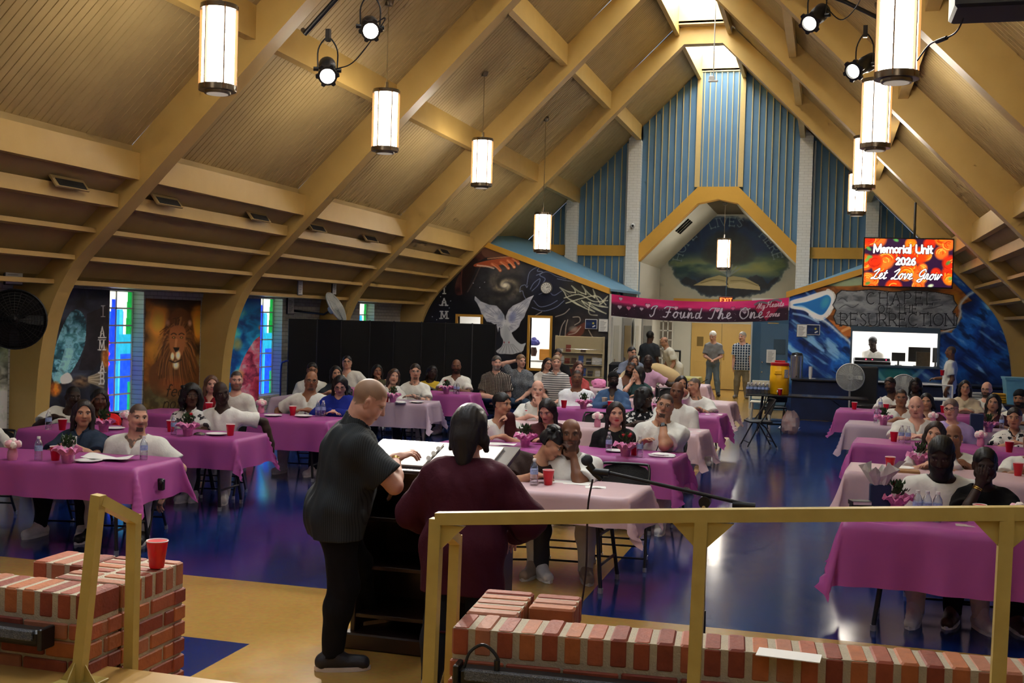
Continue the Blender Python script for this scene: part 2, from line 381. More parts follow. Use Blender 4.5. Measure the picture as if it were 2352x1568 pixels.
SC = {  # flowing script capitals and joined small letters
'L': (.62, [S_((.12, .72), (.3, .86), (.5, 1.02), (.52, .84), (.36, .5), (.2, .1), (.0, .02), (.1, .14), (.34, .02), (.62, .06))]), 'G': (.66, [S_((.6, .8), (.48, 1.02), (.2, .85), (.08, .5), (.25, .3), (.5, .5), (.56, .62), (.5, .2), (.3, -.2), (.02, -.12), (.2, .04), (.7, .2))]),
'I': (.42, [S_((.0, .7), (.15, .95), (.45, 1.0), (.3, .7), (.24, .2), (.05, -.02), (-.06, .14))]), 'F': (.6, [S_((.0, .85), (.2, 1.02), (.7, .98)), S_((.42, .98), (.34, .5), (.22, .05), (-.02, .05)), S_((.16, .5), (.5, .52))]), 'T': (.6, [S_((.0, .82), (.2, 1.02), (.75, .98)), S_((.42, .98), (.34, .5), (.22, .05), (-.02, .08))]),
'O': (.7, [S_((.4, 1.), (.1, .78), (.06, .3), (.34, .0), (.64, .3), (.6, .8), (.36, 1.), (.2, .84), (.5, .8), (.74, .92))]), 'M': (.9, [S_((.0, .1), (.14, .6), (.3, 1.), (.32, .4), (.36, .05), (.5, .6), (.64, 1.), (.66, .4), (.72, .05), (.92, .12))]), 'H': (.8, [S_((.06, .8), (.24, 1.), (.2, .4), (.02, .0)), S_((.66, 1.), (.56, .5), (.58, .08), (.82, .1)), S_((.14, .5), (.6, .54))]),
'e': (.4, [S_((0, .12), (.2, .28), (.3, .46), (.2, .58), (.08, .34), (.18, .04), (.42, .14))]), 't': (.34, [S_((0, .12), (.16, .5), (.2, .84), (.12, .3), (.16, .03), (.36, .14)), S_((.02, .6), (.32, .62))]), 'o': (.44, [S_((0, .2), (.12, .5), (.3, .56), (.36, .28), (.2, .02), (.06, .2), (.16, .5), (.46, .5))]),
'v': (.42, [S_((0, .5), (.1, .54), (.14, .04), (.3, .3), (.34, .56), (.46, .5))]), 'r': (.38, [S_((0, .1), (.1, .56), (.24, .52), (.2, .1), (.4, .12))]), 'w': (.62, [S_((0, .5), (.08, .54), (.1, .06), (.26, .24), (.3, .54), (.32, .06), (.48, .3), (.52, .56), (.64, .5))]),
'u': (.48, [S_((0, .4), (.08, .56), (.08, .1), (.22, .04), (.34, .56), (.34, .08), (.5, .14))]), 'n': (.48, [S_((0, .1), (.08, .56), (.08, .04), (.2, .5), (.32, .48), (.32, .06), (.5, .14))]), 'd': (.48, [S_((.3, .5), (.1, .5), (.06, .1), (.24, .08), (.38, .6), (.44, 1.), (.36, .3), (.4, .04), (.52, .14))]),
'h': (.48, [S_((0, .1), (.2, .7), (.22, 1.), (.12, .8), (.06, .02), (.2, .5), (.32, .46), (.32, .04), (.5, .14))]), 'y': (.46, [S_((0, .4), (.08, .56), (.1, .12), (.22, .08), (.34, .56), (.3, -.2), (.12, -.36), (.1, -.16), (.48, .14))]), 'a': (.46, [S_((.32, .5), (.1, .5), (.06, .1), (.22, .06), (.34, .56), (.32, .08), (.48, .14))]), 's': (.34, [S_((0, .1), (.2, .56), (.26, .2), (.12, .02), (.0, .1), (.36, .12))]),
}
def painted(name, O, ex, ez, w, h, nx, nz, painter, m, uv='photo', keep=None, parent=None, off=None, gain=1.):
 """flat painted surface: grid from O along ex (w) and ez (h); painter(U,V,P)-> Paint"""
 O = np.asarray(O, float); ex = np.asarray(ex, float); ez = np.asarray(ez, float)
 a, b = np.meshgrid(np.linspace(0, w, nx + 1), np.linspace(0, h, nz + 1)); P = O + a.reshape(-1, 1) * ex + b.reshape(-1, 1) * ez
 if off is not None: P = off(P, a.ravel(), b.ravel())
 if uv == 'photo': U, V = proj(P)
 else: U, V = a.ravel(), h - b.ravel()
 pt = painter(U, V)
 if gain != 1.: pt.c = np.clip(pt.c * gain, 0, 1)
 idx = np.arange((nx + 1) * (nz + 1)).reshape(nz + 1, nx + 1)
 Q = np.stack([idx[:-1, :-1], idx[:-1, 1:], idx[1:, 1:], idx[1:, :-1]], -1).reshape(-1, 4)
 if keep is not None:
  cx = P[Q].mean(1); Q = Q[keep(cx)]
 used = np.unique(Q); mp = np.full(len(P), -1); mp[used] = np.arange(len(used)); Q = mp[Q]; P = P[used]
 org = P.mean(0) if parent is None else np.zeros(3)
 me = fastmesh(name, P - org, Q, pt.rgb()[used]); me.materials.append(m)
 o = bpy.data.objects.new(name, me); C.objects.link(o); o.location = org
 if parent is not None: o.parent = parent
 return o
def fastmesh(name, P, Q, col=None, smooth=False):
 me = bpy.data.meshes.new(name); n = len(P); k = Q.shape[1]
 me.vertices.add(n); me.vertices.foreach_set('co', np.ascontiguousarray(P, np.float32).ravel())
 me.loops.add(len(Q) * k); me.loops.foreach_set('vertex_index', np.ascontiguousarray(Q, np.int32).ravel())
 me.polygons.add(len(Q)); me.polygons.foreach_set('loop_start', np.arange(0, len(Q) * k, k, dtype=np.int32))
 me.polygons.foreach_set('loop_total', np.full(len(Q), k, np.int32))
 if smooth: me.polygons.foreach_set('use_smooth', np.ones(len(Q), bool))
 if col is not None:
  at = me.attributes.new('Col', 'FLOAT_COLOR', 'POINT'); at.data.foreach_set('color', np.c_[col, np.ones(n)].astype(np.float32).ravel())
 me.update(calc_edges=True); me.validate(); return me
# ------------------------------------------------------------------ the hall
XC, YD, S, WX = -3.02, 27.0, 4.73, 7.40
YG = YD + S                      # gable wall
XL, XR = XC - WX, XC + WX        # side walls
RIBS = [YD - S * k for k in range(0, 7)]
def X(xp, side): return XC + side * xp
M_rib = mat('yellow_paint_beam', (212, 179, 108), .42, .45, vary=.16, scale=3., dark=(196, 160, 88), bump=.08, bscale=40)
M_plank = mat('tan_paint_boards', (196, 170, 114), .55, .35, vary=.18, scale=2.5, dark=(170, 146, 94))
M_soffit = mat('tan_paint_soffit', (190, 164, 108), .65, .3, vary=.25, scale=2.5, dark=(168, 142, 94))
M_trim = mat('ochre_trim', (214, 160, 58), .45, .4, vary=.1, scale=4)
M_blue = mat('blue_paint_panel', (104, 140, 166), .6, .3, vary=.22, scale=1.6, dark=(86, 118, 146))
M_batten = mat('pale_batten', (204, 186, 132), .55, .3, vary=.1)
M_white = mat('white_paint', (216, 216, 208), .6, .35, vary=.06, scale=3)
M_grey = mat('grey_paint', (150, 148, 142), .7, .3, vary=.12, scale=3)
M_alc = mat('alcove_paint', (196, 196, 184), .7, .3, vary=.08, scale=2)
M_black = mat('black_paint', (14, 14, 16), .5, .4, vary=.1)
M_dark = mat('dark_void', (8, 8, 9), .8, .1, vary=0)
def brick_mat(name, c1, c2, mortar, bw, bh, ms=.012, rough=.6, bump=.6, axes='xz'):
 if name in MATS: return MATS[name]
 m, nt, b = nodemat(name); N = nt.nodes; L = nt.links
 tc = N.new('ShaderNodeTexCoord'); sx = N.new('ShaderNodeSeparateXYZ'); L.new(tc.outputs['Object'], sx.inputs[0]); cb = N.new('ShaderNodeCombineXYZ')
 o = {'x': 0, 'y': 1, 'z': 2}
 L.new(sx.outputs[o[axes[0]]], cb.inputs[0]); L.new(sx.outputs[o[axes[1]]], cb.inputs[1])
 br = N.new('ShaderNodeTexBrick'); L.new(cb.outputs[0], br.inputs['Vector'])
 br.inputs['Color1'].default_value = lin4(c1); br.inputs['Color2'].default_value = lin4(c2); br.inputs['Mortar'].default_value = lin4(mortar)
 br.inputs['Scale'].default_value = 1; br.inputs['Brick Width'].default_value = bw; br.inputs['Row Height'].default_value = bh; br.inputs['Mortar Size'].default_value = ms; br.inputs['Mortar Smooth'].default_value = .3
 L.new(br.outputs['Color'], b.inputs['Base Color'])
 bp = N.new('ShaderNodeBump'); bp.inputs['Strength'].default_value = bump; bp.inputs['Distance'].default_value = .01; bp.invert = True
 L.new(br.outputs['Fac'], bp.inputs['Height']); L.new(bp.outputs['Normal'], b.inputs['Normal'])
 b.inputs['Roughness'].default_value = rough; MATS[name] = m; return m
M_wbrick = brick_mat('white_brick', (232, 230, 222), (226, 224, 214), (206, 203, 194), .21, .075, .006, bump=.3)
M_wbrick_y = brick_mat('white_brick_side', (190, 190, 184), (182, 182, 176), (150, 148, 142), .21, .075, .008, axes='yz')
# floor: polished vinyl, blue fields and a tan border with a tan aisle
def floor_mat(name, c, c2, c3, rough):
 m, nt, b = nodemat(name); N = nt.nodes; L = nt.links
 tc = N.new('ShaderNodeTexCoord'); mp = N.new('ShaderNodeMapping'); mp.inputs['Scale'].default_value = (1.2, .5, 1); L.new(tc.outputs['Object'], mp.inputs[0])
 n1 = N.new('ShaderNodeTexNoise'); n1.inputs['Scale'].default_value = 1.3; n1.inputs['Detail'].default_value = 5; L.new(mp.outputs[0], n1.inputs['Vector'])
 n2 = N.new('ShaderNodeTexNoise'); n2.inputs['Scale'].default_value = 26; n2.inputs['Detail'].default_value = 3; L.new(tc.outputs['Object'], n2.inputs['Vector'])
 rp = N.new('ShaderNodeValToRGB'); e = rp.color_ramp.elements; e[0].position = .3; e[0].color = lin4(c2); e[1].position = .72; e[1].color = lin4(c3); k = e.new(.5); k.color = lin4(c)
 L.new(n1.outputs['Fac'], rp.inputs[0])
 mx = N.new('ShaderNodeMix'); mx.data_type = 'RGBA'; mx.blend_type = 'MULTIPLY'; mx.inputs[0].default_value = .35; L.new(rp.outputs[0], mx.inputs[6]); L.new(n2.outputs['Color'], mx.inputs[7])
 L.new(mx.outputs[2], b.inputs['Base Color'])
 n3 = N.new('ShaderNodeTexNoise'); n3.inputs['Scale'].default_value = 4; n3.inputs['Detail'].default_value = 6; L.new(tc.outputs['Object'], n3.inputs['Vector'])
 mr = N.new('ShaderNodeMapRange'); mr.inputs[3].default_value = rough * .7; mr.inputs[4].default_value = rough * 1.4; L.new(n3.outputs['Fac'], mr.inputs[0]); L.new(mr.outputs[0], b.inputs['Roughness'])
 n4 = N.new('ShaderNodeTexNoise'); n4.inputs['Scale'].default_value = 2.2; n4.inputs['Detail'].default_value = 3; L.new(tc.outputs['Object'], n4.inputs['Vector'])
 bp = N.new('ShaderNodeBump'); bp.inputs['Strength'].default_value = .05; bp.inputs['Distance'].default_value = .02; L.new(n4.outputs['Fac'], bp.inputs['Height']); L.new(bp.outputs['Normal'], b.inputs['Normal'])
 b.inputs['Specular IOR Level'].default_value = .45
 return m
M_fblue = floor_mat('blue_vinyl', (18, 42, 104), (13, 30, 82), (30, 58, 116), .13)
M_ftan = floor_mat('tan_vinyl', (184, 142, 72), (180, 137, 67), (188, 147, 78), .2)
mb = MB()
xs = [XL - .3, -3.36, -1.65, XR + .3]; ys = [-6, 6.26, 7.72, 25.7, 38]
for i in range(3):
 for j in range(4):
  blue = (j == 2 and i != 1) or (j == 0 and i != 1)
  V = [(xs[i], ys[j], 0), (xs[i + 1], ys[j], 0), (xs[i + 1], ys[j + 1], 0), (xs[i], ys[j + 1], 0)]
  mb.add(V, [(0, 1, 2, 3)], 0 if blue else 1)
fl = struct('floor', mb, [M_fblue, M_ftan])
# ribs: laminated arches with a flat crown
INN = [(7.0, 0), (6.99, .7), (6.93, 1.4), (6.79, 2.0), (6.5, 2.54), (6.0, 3.06), (5.0, 4.07), (3.55, 5.53), (2.2, 6.88), (.45, 8.62), (0, 8.62)]
OUT = [(7.4, 0), (7.4, .7), (7.4, 1.4), (7.4, 2.1), (7.2, 2.75), (6.6, 3.4), (5.62, 4.12), (4.15, 5.6), (2.8, 6.95), (.62, 9.02), (0, 9.02)]
def rib(y):
 mb = MB(); n = len(INN); w = .14
 i1 = np.array([cr(INN[:7], 5)[k] for k in range(0, 31)]); o1 = np.array([cr(OUT[:7], 5)[k] for k in range(0, 31)])
 I = np.vstack([i1, INN[7:]]); O = np.vstack([o1, OUT[7:]])
 for sd in (-1, 1):
  V = []
  for (a, b), (c, d) in zip(I, O): V += [(X(a, sd), y - w, b), (X(a, sd), y + w, b), (X(c, sd), y + w, d), (X(c, sd), y - w, d)]
  Fs = []
  for k in range(len(I) - 1):
   for e in range(4): f = (e + 1) % 4; Fs.append((k * 4 + e, k * 4 + f, k * 4 + 4 + f, k * 4 + 4 + e))
  mb.add(V, Fs)
 return struct('beam', mb, M_rib)
for y in RIBS[:6]: rib(y)
# purlins, soffit boards and the plank ceiling of each bay
BAYS = [(y + .14, (YG if y == YD else y + S - .14)) for y in RIBS[:6]]
PUR = [(2.15, 7.13, 7.6, .14), (3.9, 5.4, 5.85, .14), (5.5, 3.68, 4.02, .12), (5.8, 3.33, 3.5, .22), (6.12, 3.0, 3.06, .28), (6.43, 2.65, 2.71, .3), (6.74, 2.33, 2.39, .66)]
SOF = [(5.62, 4.13), (5.6, 3.76), (5.97, 3.46), (6.34, 3.08), (6.68, 2.74), (6.98, 2.45), (7.1, 2.37), (7.4, 2.36)]
for bi, (ya, yb) in enumerate(BAYS):
 for sd in (-1, 1):
  for k, (xp, z0, z1, dep) in enumerate(PUR):
   if bi == 0 and k >= 3 and False: continue
   mb = MB(); mb.bbox((min(X(xp, sd), X(xp + dep, sd)), ya, z0), (max(X(xp, sd), X(xp + dep, sd)), yb, z1)); struct('beam', mb, M_rib)
  mb = MB(); V = []
  for a, b in SOF: V += [(X(a, sd), ya, b), (X(a, sd), yb, b)]
  for a, b in SOF[::-1]: V += [(X(a + .08, sd), ya, b + .08), (X(a + .08, sd), yb, b + .08)]
  n = len(V) // 2
  mb.add(V, [(2 * i, 2 * i + 1, 2 * ((i + 1) % n) + 1, 2 * ((i + 1) % n)) for i in range(n)]); struct('soffit_panel', mb, M_soffit)
  mb = MB(); nb = int(round((yb - ya) / .118)); pw = (yb - ya) / nb; g = .014
  P = []
  for k in range(nb):
   y0 = ya + k * pw; P += [(y0, .02), (y0 + g * .5, 0), (y0 + pw - g * .5, 0), (y0 + pw, .02)]
  V = []
  for y0, d in P:
   for xp, z in ((5.62, 4.12), (.62, 9.06)): V.append((X(xp, sd) + sd * d * .7, y0, z + d * .7))
  mb.add(V, [(2 * i, 2 * i + 1, 2 * i + 3, 2 * i + 2) for i in range(len(P) - 1)])
  mb.add([(X(5.62, sd) + sd * .05, ya, 4.17), (X(5.62, sd) + sd * .05, yb, 4.17), (X(.62, sd) + sd * .05, yb, 9.11), (X(.62, sd) + sd * .05, ya, 9.11)], [(0, 1, 2, 3)])
  struct('ceiling', mb, M_plank)
 ws, we = ya + .25, yb - .25
 if bi == 0: we = yb - .05
 mb = MB()
 for sd in (-1, 1):
  mb.bbox((min(X(.56, sd), X(.66, sd)), ya, 8.82), (max(X(.56, sd), X(.66, sd)), yb, 9.62))
 struct('ceiling', mb, M_rib).name = 'skylight_curb'
 mb = MB(); mb.bbox((X(.56, -1), ya, 9.02), (X(.56, 1), ws, 9.1)); mb.bbox((X(.56, -1), ws - .06, 9.05), (X(.56, 1), ws, 9.6)); mb.bbox((X(.56, -1), we, 9.05), (X(.56, 1), we + .06, 9.6)); mb.bbox((X(.56, -1), we, 9.02), (X(.56, 1), yb, 9.1))
 struct('ceiling', mb, mat('well_board', (206, 176, 128), .6, vary=.1)).name = 'ceiling_board'
 mb = MB(); mb.bbox((X(.6, -1), ws - .05, 9.6), (X(.6, 1), we + .05, 9.64))
 sk = struct('window_%d' % (20 + bi), mb, mat('skylight_pane', (240, 246, 250), .5, vary=0, emit=(236, 244, 252), estr=9.))
 mb = MB()
 for k in range(1, 14): yy = ws + (we - ws) * k / 14; mb.bbox((X(.55, -1), yy - .01, 9.55), (X(.55, 1), yy + .01, 9.6))
 struct('window_bars', mb, M_white, parent=sk)
# rear of the room, behind the stage
mb = MB(); mb.bbox((XL - .4, -3.2, 0), (XR + .4, -3.0, 9.8)); struct('wall_front', mb, mat('stage_wall', (150, 130, 96), .8))
# left and right walls with a tall window in every bay
WY = [(y + 2.0, y + 2.88) for y in RIBS[1:6]]
GLASS = None
def side_wall(sd, nm):
 x0, x1 = X(WX, sd), X(WX + .3, sd); lo, hi = min(x0, x1), max(x0, x1)
 mb = MB(); y = -3.
 for a, b in sorted(WY):
  mb.bbox((lo, y, 0), (hi, a, 2.6)); mb.bbox((lo, a, 0), (hi, b, .42)); mb.bbox((lo, a, 2.3), (hi, b, 2.6)); y = b
 mb.bbox((lo, y, 0), (hi, YG + 5, 2.6))
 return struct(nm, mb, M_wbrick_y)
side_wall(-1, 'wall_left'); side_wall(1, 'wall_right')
def stained(U, V):
 p = Paint(U, V, '#f4f2d8'); w, h = .88, 1.88
 x = U / w; y = V / h
 p.mixin(((x > .72)).astype(float), '#cfeed0'); p.mixin(((x > .86 - .12 * y) & (y < .36)).astype(float), '#0d7a2c')
 p.mixin(((y > .17) & (x < .74)).astype(float), '#1c5ad8'); p.mixin(((y > .15) & (x > .52) & (x < .72)).astype(float), '#35a8dc'); p.mixin(((y > .15) & (x > .56) & (x < .62)).astype(float), '#1b82d6'); p.mixin(((y > .17) & (x < .08)).astype(float), '#4aa8e0')
 for cx_, wd in ((.22, .11), (.43, .1)): p.mixin(((abs(x - cx_ + .05 * (y - .5)) < wd * np.clip(.45 + y * 1.4, 0, 1.25)) & (y > .07)).astype(float), '#1236e6')
 p.mixin(((x > .6) & (y > .36) & (y < .56)).astype(float), '#1c8fb0'); p.mixin(((x > .68) & (y > .52)).astype(float), '#1440c8'); p.mixin(((x > .9) & (y > .76)).astype(float), '#0d8a54')
 for yy in (.43, .52, .6): p.mixin(((abs(x - .31) + abs(y - yy) * 2) < .07).astype(float), '#d8323c')
 p.mixin(((abs(x - .31) < .1 * np.clip(y - .7, 0, 1) * 4) & (y > .7)).astype(float), '#8c2a8a')
 p.noise(.05, ['#000000', '#ffffff'], 2, .05)
 return p
M_glass = m_vcol('stained_glass', .25, .5, emis=.85)
try: M_glass.cycles.emission_sampling = 'NONE'
except Exception: pass
wn = 1
for sd in (-1, 1):
 for a, b in WY:
  gx = X(WX + .21, sd)
  if sd == -1 and b > 10:
   g = painted('window_%d' % wn, (gx, b, .42), (0, -1, 0) if False else (0, -1, 0), (0, 0, 1), b - a, 1.88, 60, 110, (lambda U, V, w=b - a: stained(w - U, V)), M_glass, uv='flat')
   g['kind'] = 'structure'
   bm_ = MB(); org = np.array(g.location)
   for k in range(8): z = .42 + 1.88 * k / 7; bm_.bbox((gx - .02, a, z - .012), (gx + .02, b, z + .012))
   for k in range(3): y = a + (b - a) * (k + .02) / 2.04; bm_.bbox((gx - .02, y - .012, .42), (gx + .02, y + .012, 2.3))
   struct('window_frame', MB().add(np.concatenate(bm_.v) - org, bm_.f), M_white, parent=g)
  else:
   mb = MB(); mb.bbox((gx - .01, a, .42), (gx + .01, b, 2.3)); struct('window_%d' % wn, mb, mat('blue_pane', (40, 90, 190), .3, vary=0, emit=(40, 90, 190), estr=.8))
  wn += 1
# ------------------------------------------------------------------ gable wall
mb = MB()
def gz(xp): return 9.72 - xp if xp > .62 else 9.7
# blue panel fields between columns (thin slabs), with the arched opening left free
def strip(xa, xb, zlo, zhi, mb, y0=YG, y1=YG + .2):
 """vertical slices so that slanted tops and bottoms stay flat"""
 V = [(XC + xa, y0, zlo(xa)), (XC + xb, y0, zlo(xb)), (XC + xb, y0, zhi(xb)), (XC + xa, y0, zhi(xa)), (XC + xa, y1, zlo(xa)), (XC + xb, y1, zlo(xb)), (XC + xb, y1, zhi(xb)), (XC + xa, y1, zhi(xa))]
 mb.add(V, [(0, 1, 2, 3), (7, 6, 5, 4), (0, 4, 5, 1), (2, 6, 7, 3), (1, 5, 6, 2), (0, 3, 7, 4)])
top = lambda x: gz(abs(x))
def arch_o(x): x = abs(x); return 5.84 if x < .55 else 5.84 - (x - .55) * 1.0
def arch_i(x): x = abs(x); return 5.5 if x < .41 else 5.5 - (x - .41) * 1.0
for sd in (-1, 1):
 for a, b in ((0, .55), (.55, .62), (.62, 2.15)): strip(min(sd * a, sd * b), max(sd * a, sd * b), arch_o, top, mb)
 strip(min(sd * 2.15, sd * 7.4), max(sd * 2.15, sd * 7.4), lambda x: 2.0, top, mb)
struct('wall_gable', mb, M_blue)
mb = MB()
for sd in (-1, 1):
 for k in range(1, 4): xx = k * .155; mb.bbox((XC + sd * xx - .012 if k else 0, YG - .04, 5.84), (XC + sd * xx + .012, YG, 9.0))
 for k in range(1, 8): xx = .66 + k * .187; mb.bbox((XC + sd * xx - .013, YG - .04, arch_o(xx)), (XC + sd * xx + .013, YG, gz(xx) - .02))
 for k in range(1, 7): xx = 2.52 + k * .2; mb.bbox((XC + sd * xx - .013, YG - .04, 2.6), (XC + sd * xx + .013, YG, gz(xx) - .02))
 for k in range(1, 9): xx = 4.25 + k * .2; mb.bbox((XC + sd * xx - .013, YG - .04, 2.6), (XC + sd * xx + .013, YG, gz(xx) - .02))
mb.bbox((XC - .012, YG - .04, 5.84), (XC + .012, YG, 9.0))
struct('trim_1', mb, M_batten)
for i, (a, b, z0) in enumerate(((.52, .66, 5.84),)):
 for sd in (-1, 1):
  mb = MB(); mb.bbox((min(X(a, sd), X(b, sd)), YG - .07, z0), (max(X(a, sd), X(b, sd)), YG, 9.0)); struct('trim_%d' % (2 + (sd > 0)), mb, mat('divider_paint', (206, 176, 112), .5))
for sd in (-1, 1):
 for a, b in ((2.15, 2.5), (3.92, 4.24)):
  mb = MB(); strip(min(sd * a, sd * b), max(sd * a, sd * b), lambda x: 0, lambda x: top(x) - .05, mb, YG - .25, YG); struct('column', mb, M_wbrick)
  mb = MB(); xx = b + .05; mb.tube([(X(xx, sd), YG - .06, 2.7), (X(xx, sd), YG - .06, gz(xx) - .1)], .03, 8); struct('trim_9', mb, M_white)
 for k, (a, b) in enumerate(((2.5, 3.92), (4.24, 6.2))):
  mb = MB(); mb.bbox((min(X(a, sd), X(b, sd)), YG - .1, 3.9), (max(X(a, sd), X(b, sd)), YG, 4.2)); struct('beam', mb, M_trim)
# arch trim
mb = MB()
for sd in (-1, 1):
 for (a, zo_a, zi_a), (b, zo_b, zi_b) in (((0, 5.84, 5.5), (.55, 5.84, 5.38)), ((.55, 5.84, 5.38), (2.15, 4.24, 3.76))):
  V = [(X(a, sd), YG - .12, zi_a), (X(b, sd), YG - .12, zi_b), (X(b, sd), YG - .12, zo_b), (X(a, sd), YG - .12, zo_a)]; V += [(x, YG + .25, z) for x, _, z in V]
  mb.add(V, [(0, 1, 2, 3), (7, 6, 5, 4), (0, 4, 5, 1), (2, 6, 7, 3), (1, 5, 6, 2), (0, 3, 7, 4)])
struct('trim_4', mb, M_trim)
# alcove behind the arch: sloping white ceiling, back wall, vestibule walls
YB = 36.0
mb = MB()
for sd in (-1, 1):
 V = [(X(.41, sd), YG + .2, 5.5), (X(.41, sd), YB, 5.5), (X(2.2, sd), YB, 3.72), (X(2.2, sd), YG + .2, 3.72)]
 V += [(x + sd * .06, y, z + .06) for x, y, z in V]; mb.add(V, [(0, 1, 2, 3), (7, 6, 5, 4), (0, 4, 5, 1), (2, 6, 7, 3), (1, 5, 6, 2), (0, 3, 7, 4)])
struct('ceiling', mb, M_alc)
mb = MB(); mb.bbox((X(.42, -1), YG + .2, 5.5), (X(.42, 1), YB, 5.56)); struct('ceiling', mb, mat('alcove_top', (92, 84, 62), .7))
mb = MB(); mb.bbox((XC - 2.6, YB, 0), (XC + 2.6, YB + .2, 5.7)); struct('wall_back', mb, M_alc)
mb = MB(); mb.bbox((XC - 2.25, YD + .02, 0), (XC - 2.1, YB, 2.72)); mb.bbox((XC - 2.3, YG + .2, 2.72), (XC - 2.16, YB, 3.76)); struct('wall_vestibule_left', mb, M_white)
mb = MB(); mb.bbox((XC + 2.18, YD + .3, 0), (XC + 2.3, YB, 2.72)); mb.bbox((XC + 2.16, YG + .2, 2.72), (XC + 2.3, YB, 3.76)); struct('wall_vestibule_right', mb, M_white)
mb = MB(); mb.bbox((X(1.7, -1), YB - .03, 2.72), (X(2.16, 1), YB, 2.84)); struct('trim_5', mb, M_trim)
# tan double doors
for i, (a, b) in enumerate(((-1.1, -.16), (-.15, .8))):
 mb = MB(); mb.rbox((XC + (a + b) / 2, YB - .03, 1.05), (b - a, .05, 2.06), .008)
 d = struct('door_%d' % (i + 1), mb, mat('tan_door', (196, 162, 92), .45, vary=.06))
 h = MB(); hx = XC + (b - .08 if i == 0 else a + .08); h.tube([(hx, YB - .06, .95), (hx, YB - .1, .98), (hx, YB - .1, 1.14), (hx, YB - .06, 1.17)], .012, 8); struct('door_handle', h, mat('brass', (190, 150, 80), .3, metal=1., vary=0), parent=d)
 if i == 0: h = MB(); h.rbox((XC + b - .66, YB - .056, 1.5), (.2, .012, .3), .004); struct('door_glass', h, mat('door_pane', (120, 100, 60), .2, vary=0), parent=d)
 h = MB(); h.rbox((XC + (a + b) / 2, YB - .056, .5), (.7, .006, .8), .003); struct('door_panel', h, mat('tan_door', (196, 162, 92)), parent=d)
# white french door with small panes at the back left
mb = MB(); ox = -5.18
for z in np.linspace(.05, 2.1, 8): mb.bbox((ox, YB - .06, z - .02), (ox + .46, YB - .02, z + .02))
for x in (0, .16, .31, .46): mb.bbox((ox + x - .02, YB - .06, .05), (ox + x + .02, YB - .02, 2.12))
fd = struct('door_3', mb, M_white); mb = MB(); mb.bbox((ox, YB - .045, .05), (ox + .46, YB - .03, 2.1)); struct('door_glass', mb, mat('grey_glass', (150, 150, 140), .15, vary=.3, scale=3, dark=(90, 70, 60)), parent=fd)
# panelled doors and grey frames along the vestibule's left wall
xw = XC - 2.1
for i, (y0, y1, c) in enumerate(((27.5, 28.5, M_white), (29.0, 30.3, M_grey), (30.8, 31.6, M_white), (32.2, 34.0, M_grey))):
 mb = MB(); mb.bbox((xw, y0, 0), (xw + .04, y1, 2.15)); d = struct('door_%d' % (5 + i), mb, c)
 mb = MB(); mb.bbox((xw + .03, y0 + .15, .25), (xw + .05, y1 - .15, 1.95)); struct('door_panel', mb, M_alc if c is M_white else mat('dark_glass_door', (44, 56, 66), .15, vary=.2, scale=2), parent=d)
 mb = MB(); mb.tube([(xw + .08, y0 + .1, 1.0), (xw + .08, y0 + .1, 1.12)], .02, 8); struct('door_handle', mb, mat('chrome', (200, 200, 205), .15, metal=1., vary=0), parent=d)
# blue steel door beside the ocean mural
mb = MB(); mb.rbox((-1.27, 28.32, 1.22), (.98, .06, 2.44), .006)
d = struct('door_4', mb, mat('blue_steel', (64, 98, 124), .5, vary=.1)); Mbl = mat('blue_steel_panel', (84, 116, 142), .45, vary=.08)
mb = MB(); mb.rbox((-1.2, 28.28, 1.12), (.72, .03, 1.98), .006); struct('door_panel', mb, Mbl, parent=d)
mb = MB(); mb.rbox((-1.1, 28.26, 1.55), (.28, .01, .36), .003); struct('door_glass', mb, mat('door_pane_blue', (66, 88, 104), .2, vary=0), parent=d)
for z in (.92, 1.16, 1.02): mb = MB(); mb.ico((-1.5, 28.23, z), .025 if z != 1.02 else .014, 8, 6); struct('door_handle', mb, mat('chrome', (200, 200, 205), .15), parent=d)
mb = MB(); mb.rbox((-1.27, 28.28, 2.02 + .06), (.26, .02, .1), .004); o = obj('name_plate', mb, mat('ochre_plate', (206, 158, 60), .4)); tag(o, 'small ochre name plate on top of the blue steel door', 'sign')
mb = MB(); mb.bbox((-1.8, 28.36, 0), (-.78, 28.45, 2.72)); struct('wall_booth_door', mb, M_white)
